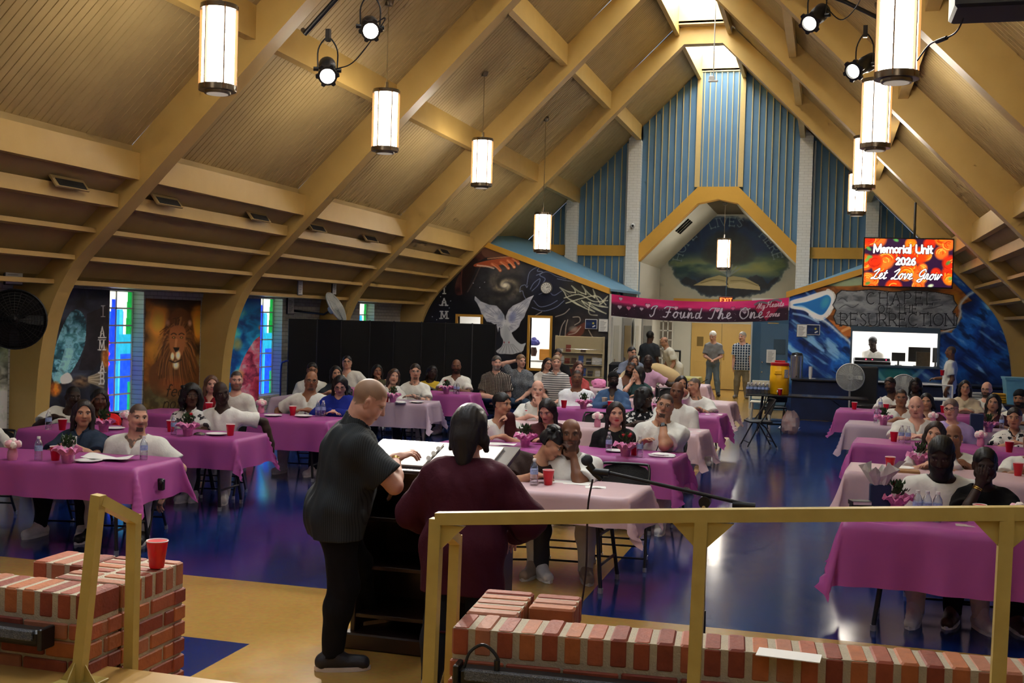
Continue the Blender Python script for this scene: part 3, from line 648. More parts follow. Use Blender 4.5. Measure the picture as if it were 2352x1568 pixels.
# ------------------------------------------------------------------ painted walls
M_paint = m_vcol('mural_paint', .5, .35)
def wtop(xp): return 2.7 + .345 * (xp - 2.0)
HL = [(atY(1218, 735, YD)[0], atY(1264, 735, YD)[0], atY(1240, 846, YD)[2], atY(1240, 730, YD)[2]), (atY(1052, 735, YD)[0], atY(1104, 735, YD)[0], atY(1075, 775, YD)[2], atY(1075, 727, YD)[2])]
HR = [(atY(1957, 800, YD)[0], atY(2154, 800, YD)[0], atY(2055, 839, YD)[2], atY(2055, 763, YD)[2])]
def hole(H):
 def k(P):
  ok = P[:, 2] < wtop(np.abs(P[:, 0] - XC))
  for a, b, c, d in H: ok &= ~((P[:, 0] > a) & (P[:, 0] < b) & (P[:, 2] > c) & (P[:, 2] < d))
  return ok
 return k
def cosmos(U, V):
 p = Paint(U, V, '#0e0d12')
 p.noise(60, ['#08080c', '#14141a', '#22242c'], 4, .9, warp=1.5)
 cx, cy = 1160, 655; dx = (U - cx); dy = (V - cy) * 1.35; r = np.hypot(dx, dy); th = np.arctan2(dy, dx)
 sp = .5 + .5 * np.cos(2 * (th - 2.6 * np.log(r / 8 + 1e-3))) ; n = fbm(U / 7, V / 7, 3)
 g = np.exp(-(r / 38) ** 1.3) * (.25 + .95 * sp * n * 1.5)
 p.mixin(np.clip(g * 1.1, 0, .9), '#a89c7c'); p.mixin(np.clip(np.exp(-(r / 9) ** 2) * 1.1, 0, 1), '#e8e2cc')
 g2 = np.exp(-((r - 55) / 28) ** 2) * fbm(U / 12 + 4, V / 12, 3) * .6; p.mixin(np.clip(g2, 0, .5), '#4a4c52')
 p.noise(18, ['#2a1210', '#52221c', '#6a4036'], 3, .75, mask=np.clip(p.inside(cr([(1080, 600), (1130, 545), (1200, 585), (1185, 592), (1120, 590), (1082, 622), (1066, 672), (1046, 674), (1050, 640)], 5, True)), 0, 1).astype(float))
 p.poly([(1110, 566), (1145, 556), (1185, 584), (1178, 590), (1116, 590)], '#75513f', 3, .8, True)
 p.poly([(1058, 628), (1066, 604), (1096, 596), (1082, 640), (1072, 668), (1062, 672)], '#1a0b0b', 3, .9, True)
 p.line([(1064, 605), (1059, 640), (1060, 672)], 1.2, '#6a3a32', .8); p.line([(1102, 614), (1088, 645), (1074, 670)], 1.2, '#5e4a46', .7)
 p.poly([(1092, 606), (1122, 598), (1160, 592), (1186, 586), (1190, 592), (1180, 602), (1150, 608), (1130, 612), (1092, 612)], '#b0532f', 1.5, .95, True)
 for a, b in (((1130, 606), (1149, 621)), ((1150, 602), (1168, 616)), ((1166, 598), (1181, 613)), ((1178, 594), (1191, 605))):
  p.line([a, ((a[0] + b[0]) / 2 + 2, (a[1] + b[1]) / 2 - 2), b], 3.4, '#c2663c', 1); p.line([a, b], 1.1, '#e0a27c', .7); p.blob(b, 2.2, '#f0d4bc', .9)
 p.line([(1096, 609), (1120, 612), (1134, 616)], 1.5, '#e6cbb4', .8); p.line([(1120, 594), (1160, 590), (1186, 588)], 1, '#e09a70', .7)
 p.blob((1255, 645), (62, 55), '#141c38', .75); p.blob((1262, 690), (60, 30), '#121830', .6)
 B = '#8c98bc'
 for L in ([(1210, 654), (1216, 626), (1232, 614), (1240, 612), (1234, 622), (1246, 624), (1240, 632), (1252, 640), (1246, 652)], [(1194, 670), (1196, 658), (1206, 654), (1210, 660), (1212, 656)], [(1194, 670), (1200, 668), (1204, 680), (1212, 692)], [(1232, 632), (1256, 624), (1278, 634), (1300, 640)], [(1218, 664), (1226, 650), (1240, 640), (1236, 654), (1222, 668)], [(1226, 690), (1240, 704), (1262, 700), (1280, 690)], [(1222, 706), (1248, 714), (1276, 706), (1296, 690)], [(1238, 676), (1258, 668), (1272, 678), (1290, 668)], [(1280, 640), (1300, 644), (1316, 646)]): p.line(L, .55, B, .75)
 p.blob((1335, 670), (55, 38), '#2c2c1c', .6)
 TT = '#c6c6ac'; tips = [(1286, 660), (1313, 656), (1337, 656), (1362, 664), (1396, 680), (1400, 706), (1392, 720), (1366, 716), (1343, 706), (1328, 704), (1294, 698), (1282, 688)]
 ins = [(1301, 682), (1322, 672), (1346, 676), (1366, 684), (1380, 698), (1376, 700), (1352, 694), (1336, 690), (1316, 690)]
 for i in range(len(ins)):
  t = tips[i]; a = ins[i]; b = ins[(i + 1) % len(ins)]; m = ((a[0] + b[0]) / 2, (a[1] + b[1]) / 2)
  p.line([a, ((a[0] + t[0]) / 2 + (m[0] - t[0]) * .1, (a[1] + t[1]) / 2), t], .8, TT, .9); p.line([t, ((b[0] + t[0]) / 2, (b[1] + t[1]) / 2 + 3), b], .8, TT, .9)
  for k in (.3, .6): p.line([(a[0] * (1 - k) + b[0] * k, a[1] * (1 - k) + b[1] * k), t], .35, '#8c8c78', .8)
 for L in ([(1296, 684), (1330, 676), (1364, 692), (1396, 690)], [(1300, 696), (1340, 684), (1372, 680), (1392, 700)], [(1356, 694), (1352, 712), (1356, 722), (1372, 724)]): p.line(L, .9, TT, .85)
 p.noise(14, ['#1c120e', '#3a2a20', '#54443a'], 3, .7, mask=np.clip(1 - np.hypot((U - 1340) / 58, (V - 755) / 45) ** 2, 0, 1))
 p.poly([(1310, 760), (1330, 748), (1344, 742), (1338, 766), (1318, 776), (1300, 772)], '#6e3526', 3, .85, True)
 for L in ([(1284, 778), (1290, 750), (1298, 736)], [(1298, 772), (1300, 750), (1304, 734)], [(1306, 768), (1322, 764), (1334, 750)], [(1352, 758), (1360, 772), (1368, 780)], [(1276, 727), (1296, 720), (1308, 709)], [(1320, 746), (1332, 738), (1330, 728), (1316, 728)], [(1218, 738), (1228, 726), (1244, 716)]): p.line(L, .8, '#b8ac9c', .8)
 p.noise(9, ['#b8b0a0', '#e0dcd0'], 2, .6, mask=np.clip(1 - np.hypot((U - 1318) / 14, (V - 756) / 9) ** 2, 0, 1))
 for t, y in (('I', 674), ('A', 701), ('M', 731)):
  wd = {'I': 0, 'A': .7, 'M': .84}[t]; p.text(t, 1020 - wd * 8, y, 16, 1.1, '#c4c8c4', serif=.2)
 for q in ((1012, 681), (1035, 691), (1009, 700), (1032, 707), (993, 727), (1113, 648), (1087, 650), (1232, 610), (1214, 600), (1102, 660), (1240, 604), (1003, 734)): p.blob(q, 1.5, '#dfe4ee', .9)
 W1 = [(1091, 680), (1104, 692), (1124, 700), (1140, 702), (1150, 712), (1158, 724), (1161, 736), (1158, 748), (1146, 752), (1144, 762), (1141, 748), (1128, 740), (1118, 738), (1112, 728), (1106, 720), (1102, 708), (1096, 696), (1090, 688)]
 W2 = [(1163, 738), (1162, 726), (1168, 712), (1178, 702), (1196, 694), (1212, 684), (1226, 678), (1219, 690), (1214, 704), (1208, 716), (1204, 728), (1196, 738), (1192, 750), (1184, 758), (1174, 764), (1166, 754)]
 BD = [(1150, 744), (1160, 734), (1170, 742), (1174, 762), (1182, 778), (1196, 790), (1207, 788), (1204, 796), (1200, 806), (1188, 810), (1176, 813), (1160, 812), (1148, 812), (1140, 806), (1152, 796), (1156, 782), (1150, 768)]
 for P in (W1, W2): p.poly(P, '#b9bcc4', .8)
 p.poly(BD, '#c4c8ca', 1.2, smooth=True)
 for P in (W1, W2):
  ins_ = p.inside(P).astype(float); p.noise(8, ['#8e94a4', '#c6c9cf', '#e4e6e8'], 3, .55, mask=ins_, sx=.6)
 rt = (1160, 742)
 for P in (W1[1:16], W2[4:15]):
  for q in P: p.line([((q[0] * .8 + rt[0] * .2), (q[1] * .8 + rt[1] * .2)), (q[0] * .45 + rt[0] * .55, q[1] * .45 + rt[1] * .55)], .35, '#7c8496', .7)
 p.blob((1177, 728), (10, 16), '#5a66a0', .6, rot=.3); p.blob((1150, 730), (8, 10), '#7a86a8', .4)
 for k in range(7): p.line([(1158 + k * 3.2, 790), (1144 + k * 9, 811)], .4, '#868c90', .8)
 p.blob((1163, 770), (9, 28), '#9ca4a8', .5); p.blob((1160, 742), (6, 7), '#d8dadc', .9)
 for q in ((1158, 786), (1169, 786)): p.blob(q, (1.8, 3), '#8a2a34', .9)
 return p
xa, xb = XC - 7.35, XC - 2.09
o = painted('wall_mural_left', (xa, YD, 0), (1, 0, 0), (0, 0, 1), xb - xa, 4.6, 560, 480, cosmos, M_paint, keep=hole(HL), gain=1.12); o['kind'] = 'structure'
def ocean(U, V):
 p = Paint(U, V, '#123a78'); q = U * .8 + V * .6; w = -U * .6 + V * .8
 n = fbm(q / 60 + 1.2 * fbm(U / 40, V / 40, 3), w / 14, 4); n = np.clip((n - .25) / .5, 0, 1)
 left = U < 2060
 p.noise(40, ['#0a1e4c', '#0f3a86', '#1a60b0'], 4, 1, warp=1.2)
 p.mixin(np.where(n > .62, (n - .62) * 2.2, 0), '#86b8dc'); p.mixin(np.where(n < .32, (.32 - n) * 2.4, 0), '#061030')
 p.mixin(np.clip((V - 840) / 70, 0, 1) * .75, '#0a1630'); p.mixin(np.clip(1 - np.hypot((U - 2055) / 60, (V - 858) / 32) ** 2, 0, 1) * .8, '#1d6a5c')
 for L in ([(2010, 846), (2030, 872), (2052, 884)], [(2120, 846), (2096, 868), (2066, 884)]): p.line(L, 3, '#8cc0b8', .4, 4)
 g = [(1850, 640), (2000, 600), (2180, 640), (2232, 690), (2206, 700), (2208, 730), (2185, 762), (1960, 768), (1946, 778), (1905, 735), (1892, 726), (1902, 700), (1880, 676)]
 p.poly(g, '#3a2216', 4, 1); m = p.inside(g).astype(float); p.noise(26, ['#1c0e0a', '#55300f', '#9a5a20', '#7a3a1c'], 4, .85, mask=m, sx=.5, warp=1.)
 p.blob((2193, 690), (16, 26), '#a8781c', .7)
 p.poly([(1905, 735), (1940, 770), (1960, 772), (2150, 758), (2185, 762), (2120, 750), (1950, 748), (1918, 740)], '#b0662e', 4, .9);
 for k in range(12): p.line([(2060, 700), (1935 + k * 21, 768 - abs(k - 5.5) * 1.5)], 2, ['#e8c08a', '#c07830'][k % 2], .5, 2)
 p.poly([(1880, 650), (1925, 640), (1975, 637), (2010, 640), (1985, 652), (1930, 656)], '#7fae98', 4, .7, True)
 cst = [(1816, 692), (1850, 682), (1880, 672), (1902, 668), (1914, 678), (1912, 700), (1900, 722), (1880, 732), (1862, 722), (1846, 712), (1816, 706)]
 p.poly(cst, '#dfe6e8', 3, 1, True); p.poly([(1822, 700), (1852, 694), (1882, 684), (1900, 678), (1908, 688), (1902, 706), (1888, 722), (1870, 716), (1850, 706)], '#1b62a0', 3, 1, True)
 p.blob((1896, 694), (12, 20), '#3b8ca0', .8, rot=.5); p.noise(5, ['#ffffff', '#c8d8e0'], 3, .7, th=(.4, .6), mask=(p.sdseg(cr(cst[3:9], 5), lim=8) < 5).astype(float))
 for L in ([(1820, 706), (1842, 704), (1868, 718)], [(1822, 720), (1850, 726), (1880, 740)]): p.line(L, 1.4, '#a8cce0', .6, 2)
 foam = cr([(1886, 732), (1904, 744), (1926, 764), (1950, 784), (1957, 800)], 6); p.mixin(np.clip(1 - p.sdseg(foam, lim=12) / (3 + 5 * fbm(U / 6, V / 6, 3)), 0, 1) * .85, '#d4dee2')
 ed = cr([(2241, 668), (2222, 680), (2206, 700), (2206, 722), (2190, 752), (2162, 764)], 6); p.mixin(np.clip(1 - p.sdseg(ed, lim=12) / (2 + 7 * fbm(U / 6, V / 6, 3)), 0, 1) * .85, '#b8c8cc')
 st = [(1922, 674), (1932, 666), (1960, 668), (2000, 664), (2050, 670), (2100, 666), (2150, 670), (2190, 678), (2192, 690), (2199, 700), (2188, 716), (2200, 730), (2196, 752), (2170, 758), (2100, 752), (2050, 756), (2000, 748), (1965, 752), (1945, 748), (1920, 744), (1914, 728), (1920, 712), (1912, 700), (1918, 690)]
 p.poly(st, '#16181c', 1.5, 1); st2 = [(x + (2055 - x) * .012, y + (710 - y) * .04) for x, y in st]; p.poly(st2, '#62666a', 0, 1)
 m = p.inside(st2).astype(float); p.noise(16, ['#44484c', '#666a6e', '#85898c'], 5, .9, mask=m, sx=.7, sy=1.6, warp=1.)
 for L in ([(1925, 690), (1935, 684), (1946, 692)], [(1928, 708), (1942, 700), (1958, 706), (1972, 698)], [(1922, 725), (1940, 730), (1952, 722)], [(2120, 710), (2145, 706), (2165, 700)], [(2140, 690), (2160, 688)]): p.line(L, .5, '#2a2c30', .8)
 for t, x, y, h, w, sp in (('CHAPEL', 1991, 698, 26, .85, .42), ('OF THE', 2018, 718, 17, .7, .35), ('RESURRECTION', 1931, 748, 28, .95, .2)):
  p.text(t, x + .8, y + .8, h, w, '#a0a4a6', sp=sp, serif=.1, a=.6); p.text(t, x, y, h, w, '#1c1e22', sp=sp, serif=.1)
 return p
xa2, xb2 = XC + 2.16, XC + 7.3
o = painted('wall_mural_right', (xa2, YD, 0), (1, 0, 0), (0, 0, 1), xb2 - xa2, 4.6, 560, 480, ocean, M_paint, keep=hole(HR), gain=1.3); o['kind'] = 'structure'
# body of both walls behind the paint, reveals, trims on top, sloping blue roofs
for sd, H, nm in ((-1, HL, 'left'), (1, HR, 'right')):
 mb = MB(); lo, hi = (XC - 7.4, XC - 2.1) if sd < 0 else (XC + 2.16, XC + 7.4)
 cuts = sorted({lo, hi} | {v for h in H for v in h[:2]})
 for a, b in zip(cuts[:-1], cuts[1:]):
  hs = [h for h in H if h[0] <= (a + b) / 2 <= h[1]]; zb = 0.
  for h in hs: mb.bbox((a, YD + .005, zb), (b, YD + .15, h[2])); zb = h[3]
  V = [(a, YD + .005, zb), (b, YD + .005, zb), (b, YD + .005, wtop(abs(b - XC))), (a, YD + .005, wtop(abs(a - XC)))]; V += [(x, YD + .15, z) for x, _, z in V]
  mb.add(V, [(0, 1, 2, 3), (7, 6, 5, 4), (0, 4, 5, 1), (2, 6, 7, 3), (1, 5, 6, 2), (0, 3, 7, 4)])
 struct('wall_office_' + nm, mb, M_white)
 a, b = 2.08, 7.0
 mb = MB(); V = [(X(a, sd), YD - .05, wtop(a) - .02), (X(b, sd), YD - .05, wtop(b) - .02), (X(b, sd), YD - .05, wtop(b) + .12), (X(a, sd), YD - .05, wtop(a) + .12)]; V += [(x, YD + .15, z) for x, _, z in V]
 mb.add(V, [(0, 1, 2, 3), (7, 6, 5, 4), (0, 4, 5, 1), (2, 6, 7, 3), (1, 5, 6, 2), (0, 3, 7, 4)]); struct('trim_%d' % (6 if sd < 0 else 7), mb, M_trim)
 mb = MB(); V = [(X(a, sd), YD + .1, wtop(a) + .11), (X(b, sd), YD + .1, wtop(b) + .11), (X(b, sd), YG, wtop(b) + .62), (X(a, sd), YG, wtop(a) + .16)]; V += [(x, y, z - .06) for x, y, z in V]
 mb.add(V, [(0, 1, 2, 3), (7, 6, 5, 4), (0, 4, 5, 1), (2, 6, 7, 3), (1, 5, 6, 2), (0, 3, 7, 4)]); struct('roof', mb, mat('blue_roof', (104, 150, 176), .55, vary=.15, scale=1.5))
 mb = MB(); mb.bbox((min(X(2.4, sd), X(7.3, sd)), 30.2, 0), (max(X(2.4, sd), X(7.3, sd)), 30.3, 2.8)); mb.bbox((min(X(2.4, sd), X(7.3, sd)), YD + .16, 2.62), (max(X(2.4, sd), X(7.3, sd)), 30.2, 2.7))
 struct('wall_room_' + nm, mb, mat('bright_room', (238, 238, 234), .7, vary=0))
for i, (a, b, c, d) in enumerate(HL):
 mb = MB(); w = .06
 for lo, hi in (((a - w, c - w), (b + w, c)), ((a - w, d), (b + w, d + w)), ((a - w, c), (a, d)), ((b, c), (b + w, d))): mb.bbox((lo[0], YD - .03, lo[1]), (hi[0], YD + .15, hi[1]))
 o = struct('window_%d' % (30 + i), mb, M_trim)
a, b, c, d = HR[0]
mb = MB()
for lo, hi in (((a - .05, c - .05), (b + .05, c)), ((a - .04, c), (a, d)), ((b, c), (b + .04, d))): mb.bbox((lo[0], YD - .05, lo[1]), (hi[0], YD + .15, hi[1]))
mb.bbox((a - .04, YD - .04, d), (b + .04, YD + .15, d + .12)); struct('window_32', mb, mat('slate_frame', (70, 92, 110), .5))
# mural under the alcove arch
def hope(U, V):
 p = Paint(U, V, '#c2c2b4'); cx, cy = 1674, 590
 ang = np.arctan2(V - cy, (U - cx)); rr = np.hypot((U - cx) / 141, (V - cy) / 97) + .16 * (fbm(U / 14, V / 14, 4) - .5)
 tri = np.clip((1 - rr) / .1, 0, 1); tri *= np.clip((V - (494 + np.clip(np.abs(U - 1668) - 60, 0, 200) * .75)) / 8, 0, 1); base = np.where(V > 590, np.clip((690 + 8 * fbm(U / 9, V / 9, 3) - V) / 4, 0, 1), 1)
 m = tri * base
 halo = np.clip((1.12 - rr) / .25, 0, 1) * base; p.mixin(halo * .35, '#7f9aa0')
 q = p.c.copy(); p.mixin(m, '#15294a'); p.noise(30, ['#0d1830', '#1b3a5e', '#173058'], 4, .8, mask=m)
 sky = m * np.clip(1 - np.abs(V - 612) / 36, 0, 1); p.noise(24, ['#27484c', '#7f9470', '#9ca368'], 4, .95, mask=np.clip(sky * 1.3, 0, 1), sx=.4, seed=3.)
 p.mixin(sky * np.clip((U - 1700) / 80, 0, 1) * .45, '#a8ac50')
 mt = 655 - 22 * np.abs(np.sin(U / 17.)) * fbm(U / 30, U * 0, 2) - 14 * fbm(U / 11, U * 0 + 5, 3); p.mixin(m * np.clip((V - mt) / 2, 0, 1), '#1e2836'); p.noise(12, ['#161e28', '#26303c'], 3, .7, mask=m * np.clip((V - mt) / 2, 0, 1))
 for c, r in (((1672, 560), (58, 34)), ((1640, 585), (34, 24)), ((1706, 585), (34, 24)), ((1672, 592), (50, 24))): p.blob(c, r, '#27302e', .85, 3)
 p.noise(9, ['#1c2522', '#3a4440'], 3, .5, mask=np.clip(1 - np.hypot((U - 1672) / 68, (V - 575) / 44) ** 2, 0, 1))
 p.poly([(1664, 604), (1680, 604), (1678, 630), (1672, 634), (1668, 628)], '#262a2a', 1.5)
 for k in range(7): p.line([(1673, 634), (1646 + k * 9, 604 + abs(k - 3) * 4)], .7, '#8a989c', .7, 2)
 p.poly([(1593, 655), (1622, 640), (1652, 632), (1671, 637), (1684, 634), (1712, 638), (1742, 654), (1746, 666), (1716, 664), (1672, 660), (1668, 652), (1630, 656)], '#b2a678', .8); p.poly([(1594, 654), (1640, 645), (1668, 650), (1671, 656), (1630, 656)], '#c9bd90', .6); p.poly([(1673, 652), (1700, 648), (1745, 658), (1746, 666), (1676, 661)], '#c9bd90', .6)
 p.line([(1671, 638), (1669, 648), (1671, 653)], 1.3, '#4c4430'); p.line([(1610, 650), (1640, 642), (1664, 645)], .5, '#6a603c', .8); p.line([(1678, 645), (1710, 645), (1740, 656)], .5, '#6a603c', .8)
 Rr = 104.; c0 = (1672, 620)
 def mk(a0):
  def pl(x, y): a = a0 + x / Rr; return (c0[0] + 1.05 * (Rr + y) * math.sin(a), c0[1] - (Rr + y) * math.cos(a) * .98)
  return pl
 for t, a0 in (('HOPE', -1.36), ('LIVES', -.36), ('HERE', .72)): p.text(t, 0, 0, 19, .8, '#8ca2ac', place=mk(a0), sp=.3, serif=.1, a=.75)
 return p
o = painted('wall_mural_alcove', (XC - 2.14, YB - .01, 2.84), (1, 0, 0), (0, 0, 1), 4.28, 2.62, 420, 260, hope, M_paint, keep=lambda P: P[:, 2] < 5.5 - np.clip(np.abs(P[:, 0] - XC) - .41, 0, 9)); o['kind'] = 'structure'
# panels painted on the left wall
def lion(U, V):
 p = Paint(U, V, '#2e1c10'); p.noise(30, ['#1c120a', '#4a2c12', '#7a4a18'], 4, .9, warp=1.)
 p.blob((362, 740), (34, 46), '#d89238', .9); p.blob((455, 745), (22, 50), '#d08a30', .9); p.blob((356, 800), (26, 40), '#a07028', .7); p.blob((458, 850), (22, 40), '#8a8a58', .6); p.blob((365, 900), (40, 36), '#4c4a34', .8)
 p.blob((405, 690), (70, 20), '#140c08', .9); p.blob((410, 735), (34, 34), '#3a2014', .9)
 p.poly([(378, 760), (392, 725), (412, 708), (434, 722), (444, 760), (448, 820), (466, 880), (440, 920), (390, 915), (352, 900), (345, 850), (368, 820)], '#4e2e18', 5, 1, True)
 for k in range(130):
  a = -PI * .97 + k / 129 * PI * 1.94; r1 = random.uniform(20, 30); r2 = random.uniform(55, 95); c = (406, 785)
  P = [(c[0] + math.sin(a) * r1 * .8, c[1] - math.cos(a) * r1), (c[0] + math.sin(a + .12) * (r1 + r2) * .33, c[1] - math.cos(a) * r2 * .72 + 12), (c[0] + math.sin(a) * r2 * .55, c[1] - math.cos(a) * r2 + 36)]
  p.line(P, .6, random.choice(['#7a4e28', '#24130a', '#5c3a1c', '#8a5e34', '#3a2010']), .5, 1.2)
 p.blob((385, 741), (7, 9), '#8c6450', .8); p.blob((436, 742), (6, 9), '#b08a70', .8)
 p.poly([(392, 756), (408, 748), (424, 756), (424, 790), (416, 815), (404, 818), (394, 806), (390, 785)], '#7c4c2c', 4, .95, True)
 for x in (399, 417): p.blob((x, 775), (5, 3), '#150c08', 1); p.blob((x, 775), (2, 1.6), '#d8b060', .9); p.line([(x - 6, 768), (x, 765), (x + 6, 768)], 1, '#1c0e08', .8)
 p.line([(405, 780), (403, 800)], 2.4, '#9a6a48', .7); p.poly([(398, 798), (412, 798), (408, 808), (403, 808)], '#0e0808', 1, 1)
 p.blob((396, 818), (5.5, 11), '#e0d4a8', .95); p.blob((409, 816), (7, 13), '#d8ccaa', .95); p.blob((404, 838), (9, 12), '#e4dcb4', .9); p.line([(390, 828), (402, 832), (416, 826)], 1.4, '#241410', .9)
 p.blob((398, 890), (40, 30), '#7a3c1e', .6); p.noise(10, ['#2c2a1c', '#5c5a3c'], 3, .6, mask=np.clip((V - 880) / 40, 0, 1))
 p.text('fear', 380, 910, 27, 1., '#1a0e08', slant=.25, sp=.12); p.text('not', 374, 938, 26, 1., '#1a0e08', slant=.25, sp=.12)
 return p
def eagle(U, V):
 p = Paint(U, V, '#16161e'); p.noise(34, ['#0e0f16', '#262a36', '#3a4252'], 4, .9, warp=1.2)
 m = p.inside(cr([(160, 720), (180, 712), (196, 732), (198, 770), (188, 810), (166, 850), (140, 880), (122, 874), (120, 830), (136, 770)], 5, True)).astype(float)
 p.noise(18, ['#14323c', '#2c5f70', '#6a9cac', '#2a5666'], 4, 1, mask=m, warp=2.2)
 for k in range(12): p.line([(150 + k * 2, 800), (138 + k * 1.5, 840 + k), (124 + k * 4, 872)], .4, '#8ab4be', .6)
 p.noise(16, ['#0e0c10', '#241c22'], 3, .8, mask=p.inside([(200, 720), (248, 700), (250, 800), (215, 850), (180, 850), (196, 790)]).astype(float))
 p.noise(9, ['#8a4a1c', '#d08a3c', '#e0b070'], 3, .9, mask=np.clip(1 - np.hypot((U - 244) / 14, (V - 822) / 34) ** 2, 0, 1)); p.noise(8, ['#7a3c14', '#d07a28'], 3, .95, mask=np.clip(1 - np.hypot((U - 126) / 17, (V - 893) / 20) ** 3, 0, 1))
 p.poly([(140, 866), (156, 856), (166, 870), (160, 878), (142, 880)], '#c8ccc8', 2, .9, True)
 p.noise(7, ['#2c2018', '#6a5038', '#8a7254'], 3, .9, mask=np.clip(1 - np.hypot((U - 186) / 26, (V - 876) / 17) ** 2, 0, 1), sx=.5)
 for k in range(12): p.line([(204, 866 + k), (224, 858 + k * 2.4), (238, 846 + k * 4)], 1.1, ['#b8ae98', '#5a4e3c', '#8c806a'][k % 3], .65, 1.5)
 for t, y in (('I', 727), ('A', 775), ('M', 803), ('A', 855), ('B', 882)):
  wd = {'I': .05, 'A': .7, 'M': .84, 'B': .6}[t]; p.text(t, 237 - wd * 10, y, 25 if t != 'M' else 23, .8, '#c8ccd0', serif=.16, wx=.55)
 return p
def coral(U, V):
 p = Paint(U, V, '#2a6e9c'); p.noise(26, ['#12306e', '#1f86b0', '#50a8bc'], 4, .9, warp=1.)
 p.mixin(np.clip((720 - V) / 30, 0, 1) * .8, '#123a8c'); p.blob((545, 790), (14, 18), '#8c7a3c', .8)
 m = p.inside(cr([(534, 900), (552, 840), (572, 800), (592, 775), (606, 785), (606, 920), (540, 930)], 5, True)).astype(float); p.noise(14, ['#5c1a30', '#b0445c', '#d88a94'], 4, .95, mask=m, warp=1.5)
 p.blob((548, 860), (16, 14), '#d88c4a', .8); p.blob((590, 890), (20, 26), '#7c1c34', .7); p.blob((600, 752), (8, 8), '#d84a2c', .8)
 return p
def falls(U, V):
 p = Paint(U, V, '#4c4c46'); p.noise(22, ['#1c1e1c', '#5a5c54', '#9a9c94'], 5, 1, warp=1.4); p.noise(14, ['#20301c', '#44542c'], 4, .6, mask=np.clip((860 - V) / 60, 0, 1))
 p.noise(9, ['#c8ccc8', '#ececec'], 3, .7, th=(.5, .7), mask=np.clip((V - 880) / 20, 0, 1), sy=.4); return p
for nm, fn, y0, y1, z0, z1, lab in (('mural_panel', eagle, 13.0, 14.78, .3, 2.3, 'painted mural of an eagle beside the first stained window, lettered I AM'), ('mural_panel', lion, 15.72, 17.36, .3, 2.2, 'painted mural of a brown lion between two stained glass windows'), ('mural_panel', coral, 17.72, 19.5, .3, 2.28, 'painted mural of pink coral in blue water behind the second rib'), ('mural_panel', falls, 10.3, 12.62, .2, 2.2, 'painted mural of grey rocks and falling water by the nearest rib')):
 o = painted(nm, (XL + .012, y0, z0), (0, 1, 0), (0, 0, 1), y1 - y0, z1 - z0, 190, 220, fn, M_paint, gain=1.55); tag(o, lab, 'mural')
# ------------------------------------------------------------------ lamps
M_lampglass = mat('lamp_glass', (255, 248, 236), .4, vary=0, emit=(255, 245, 228), estr=LAMP)
M_lampmetal = mat('brushed_bronze', (120, 110, 96), .3, metal=.9, vary=.1)
M_lampbar = mat('lamp_bar', (120, 84, 46), .5, vary=0)
M_chrome = mat('chrome', (200, 200, 205), .15, metal=1., vary=0)
M_blk = mat('black_metal', (18, 18, 20), .4, .5, vary=.1)
def pendant(name, label, x, y, zb, zt, grp=None):
 t = thing(name, label, 'pendant lamp', (x, y, zb), 0, grp)
 mb = MB(); mb.lathe([(.0, .07), (.158, .07), (.165, .09), (.165, .86), (.158, .88), (0, .88)], seg=28); obj('glass_shade', mb, M_lampglass, t, 40)
 mb = MB()
 for k in range(6): a = k * PI / 3 + .3; c, s_ = math.cos(a), math.sin(a); mb.box((.182 * c, .182 * s_, .47), (.03, .012, .86), rotm('Z', a))
 obj('shade_bars', mb, M_lampbar, t)
 mb = MB(); mb.lathe([(.175, .03), (.19, .03), (.19, .09), (.172, .09)], seg=28); obj('metal_band', mb, M_lampmetal, t, 40); mb = MB(); mb.lathe([(.172, .86), (.19, .86), (.19, .91), (.0, .93), (.0, .9)], seg=28); obj('metal_band', mb, M_lampmetal, t, 40)
 mb = MB(); mb.lathe([(0, 0), (.13, 0), (.135, .01), (.135, .05), (.16, .055), (.0, .06)], seg=28); obj('lamp_base', mb, M_lampmetal, t, 40)
 mb = MB(); mb.lathe([(0, -.003), (.11, -.003), (.11, .004), (0, .004)], seg=20); obj('diffuser', mb, mat('lamp_diffuser', (220, 215, 200), .5, vary=.3, scale=60, emit=(255, 240, 215), estr=.12), t)
 mb = MB(); mb.cyl((0, 0, .92), (0, 0, 1.02), .028, seg=12); mb.cyl((0, 0, 1.0), (0, 0, zt - zb), .008, seg=8); obj('stem', mb, M_chrome, t)
 mb = MB(); mb.lathe([(.0, -.06), (.05, -.05), (.07, 0), (.07, .03), (0, .03)], (0, 0, zt - zb - .02), 16); obj('canopy', mb, M_lampmetal, t, 40)
 return t
def ceil_z(x): return 9.72 - max(abs(x - XC), .62)
LN = ['nearest', 'second', 'third', 'farthest']
for i, y in enumerate((10.45, 15.2, 19.9, 24.6)):
 zb = (4.27, 4.36, 4.42, 3.52)[i]; x = -6.2 if i else -6.13
 pendant('pendant_lamp', ('lit glass cylinder pendant in the top left, first of the left row', 'lit glass cylinder pendant second in the left row, near the bright spotlight', 'lit glass cylinder pendant third in the left row', 'lit glass cylinder pendant hung lowest, in front of the gable, last of the left row')[i], x, y, zb, ceil_z(x), 'pendant lamps under the sloping ceiling')
 x = .51
 pendant('pendant_lamp', ('largest lit pendant of the right row, cut off by the top edge', 'lit pendant second in the right row, just under the largest', 'lit pendant third in the right row, partly behind the second', 'smallest lit pendant of the right row, beside the brick column')[i], x, y, (4.2, 4.32, 4.36, 4.38)[i], ceil_z(x), 'pendant lamps under the sloping ceiling')
pendant('pendant_lamp', 'lit pendant hanging in the arched alcove before the hope mural', -2.9, 32.6, 3.58, 5.5)
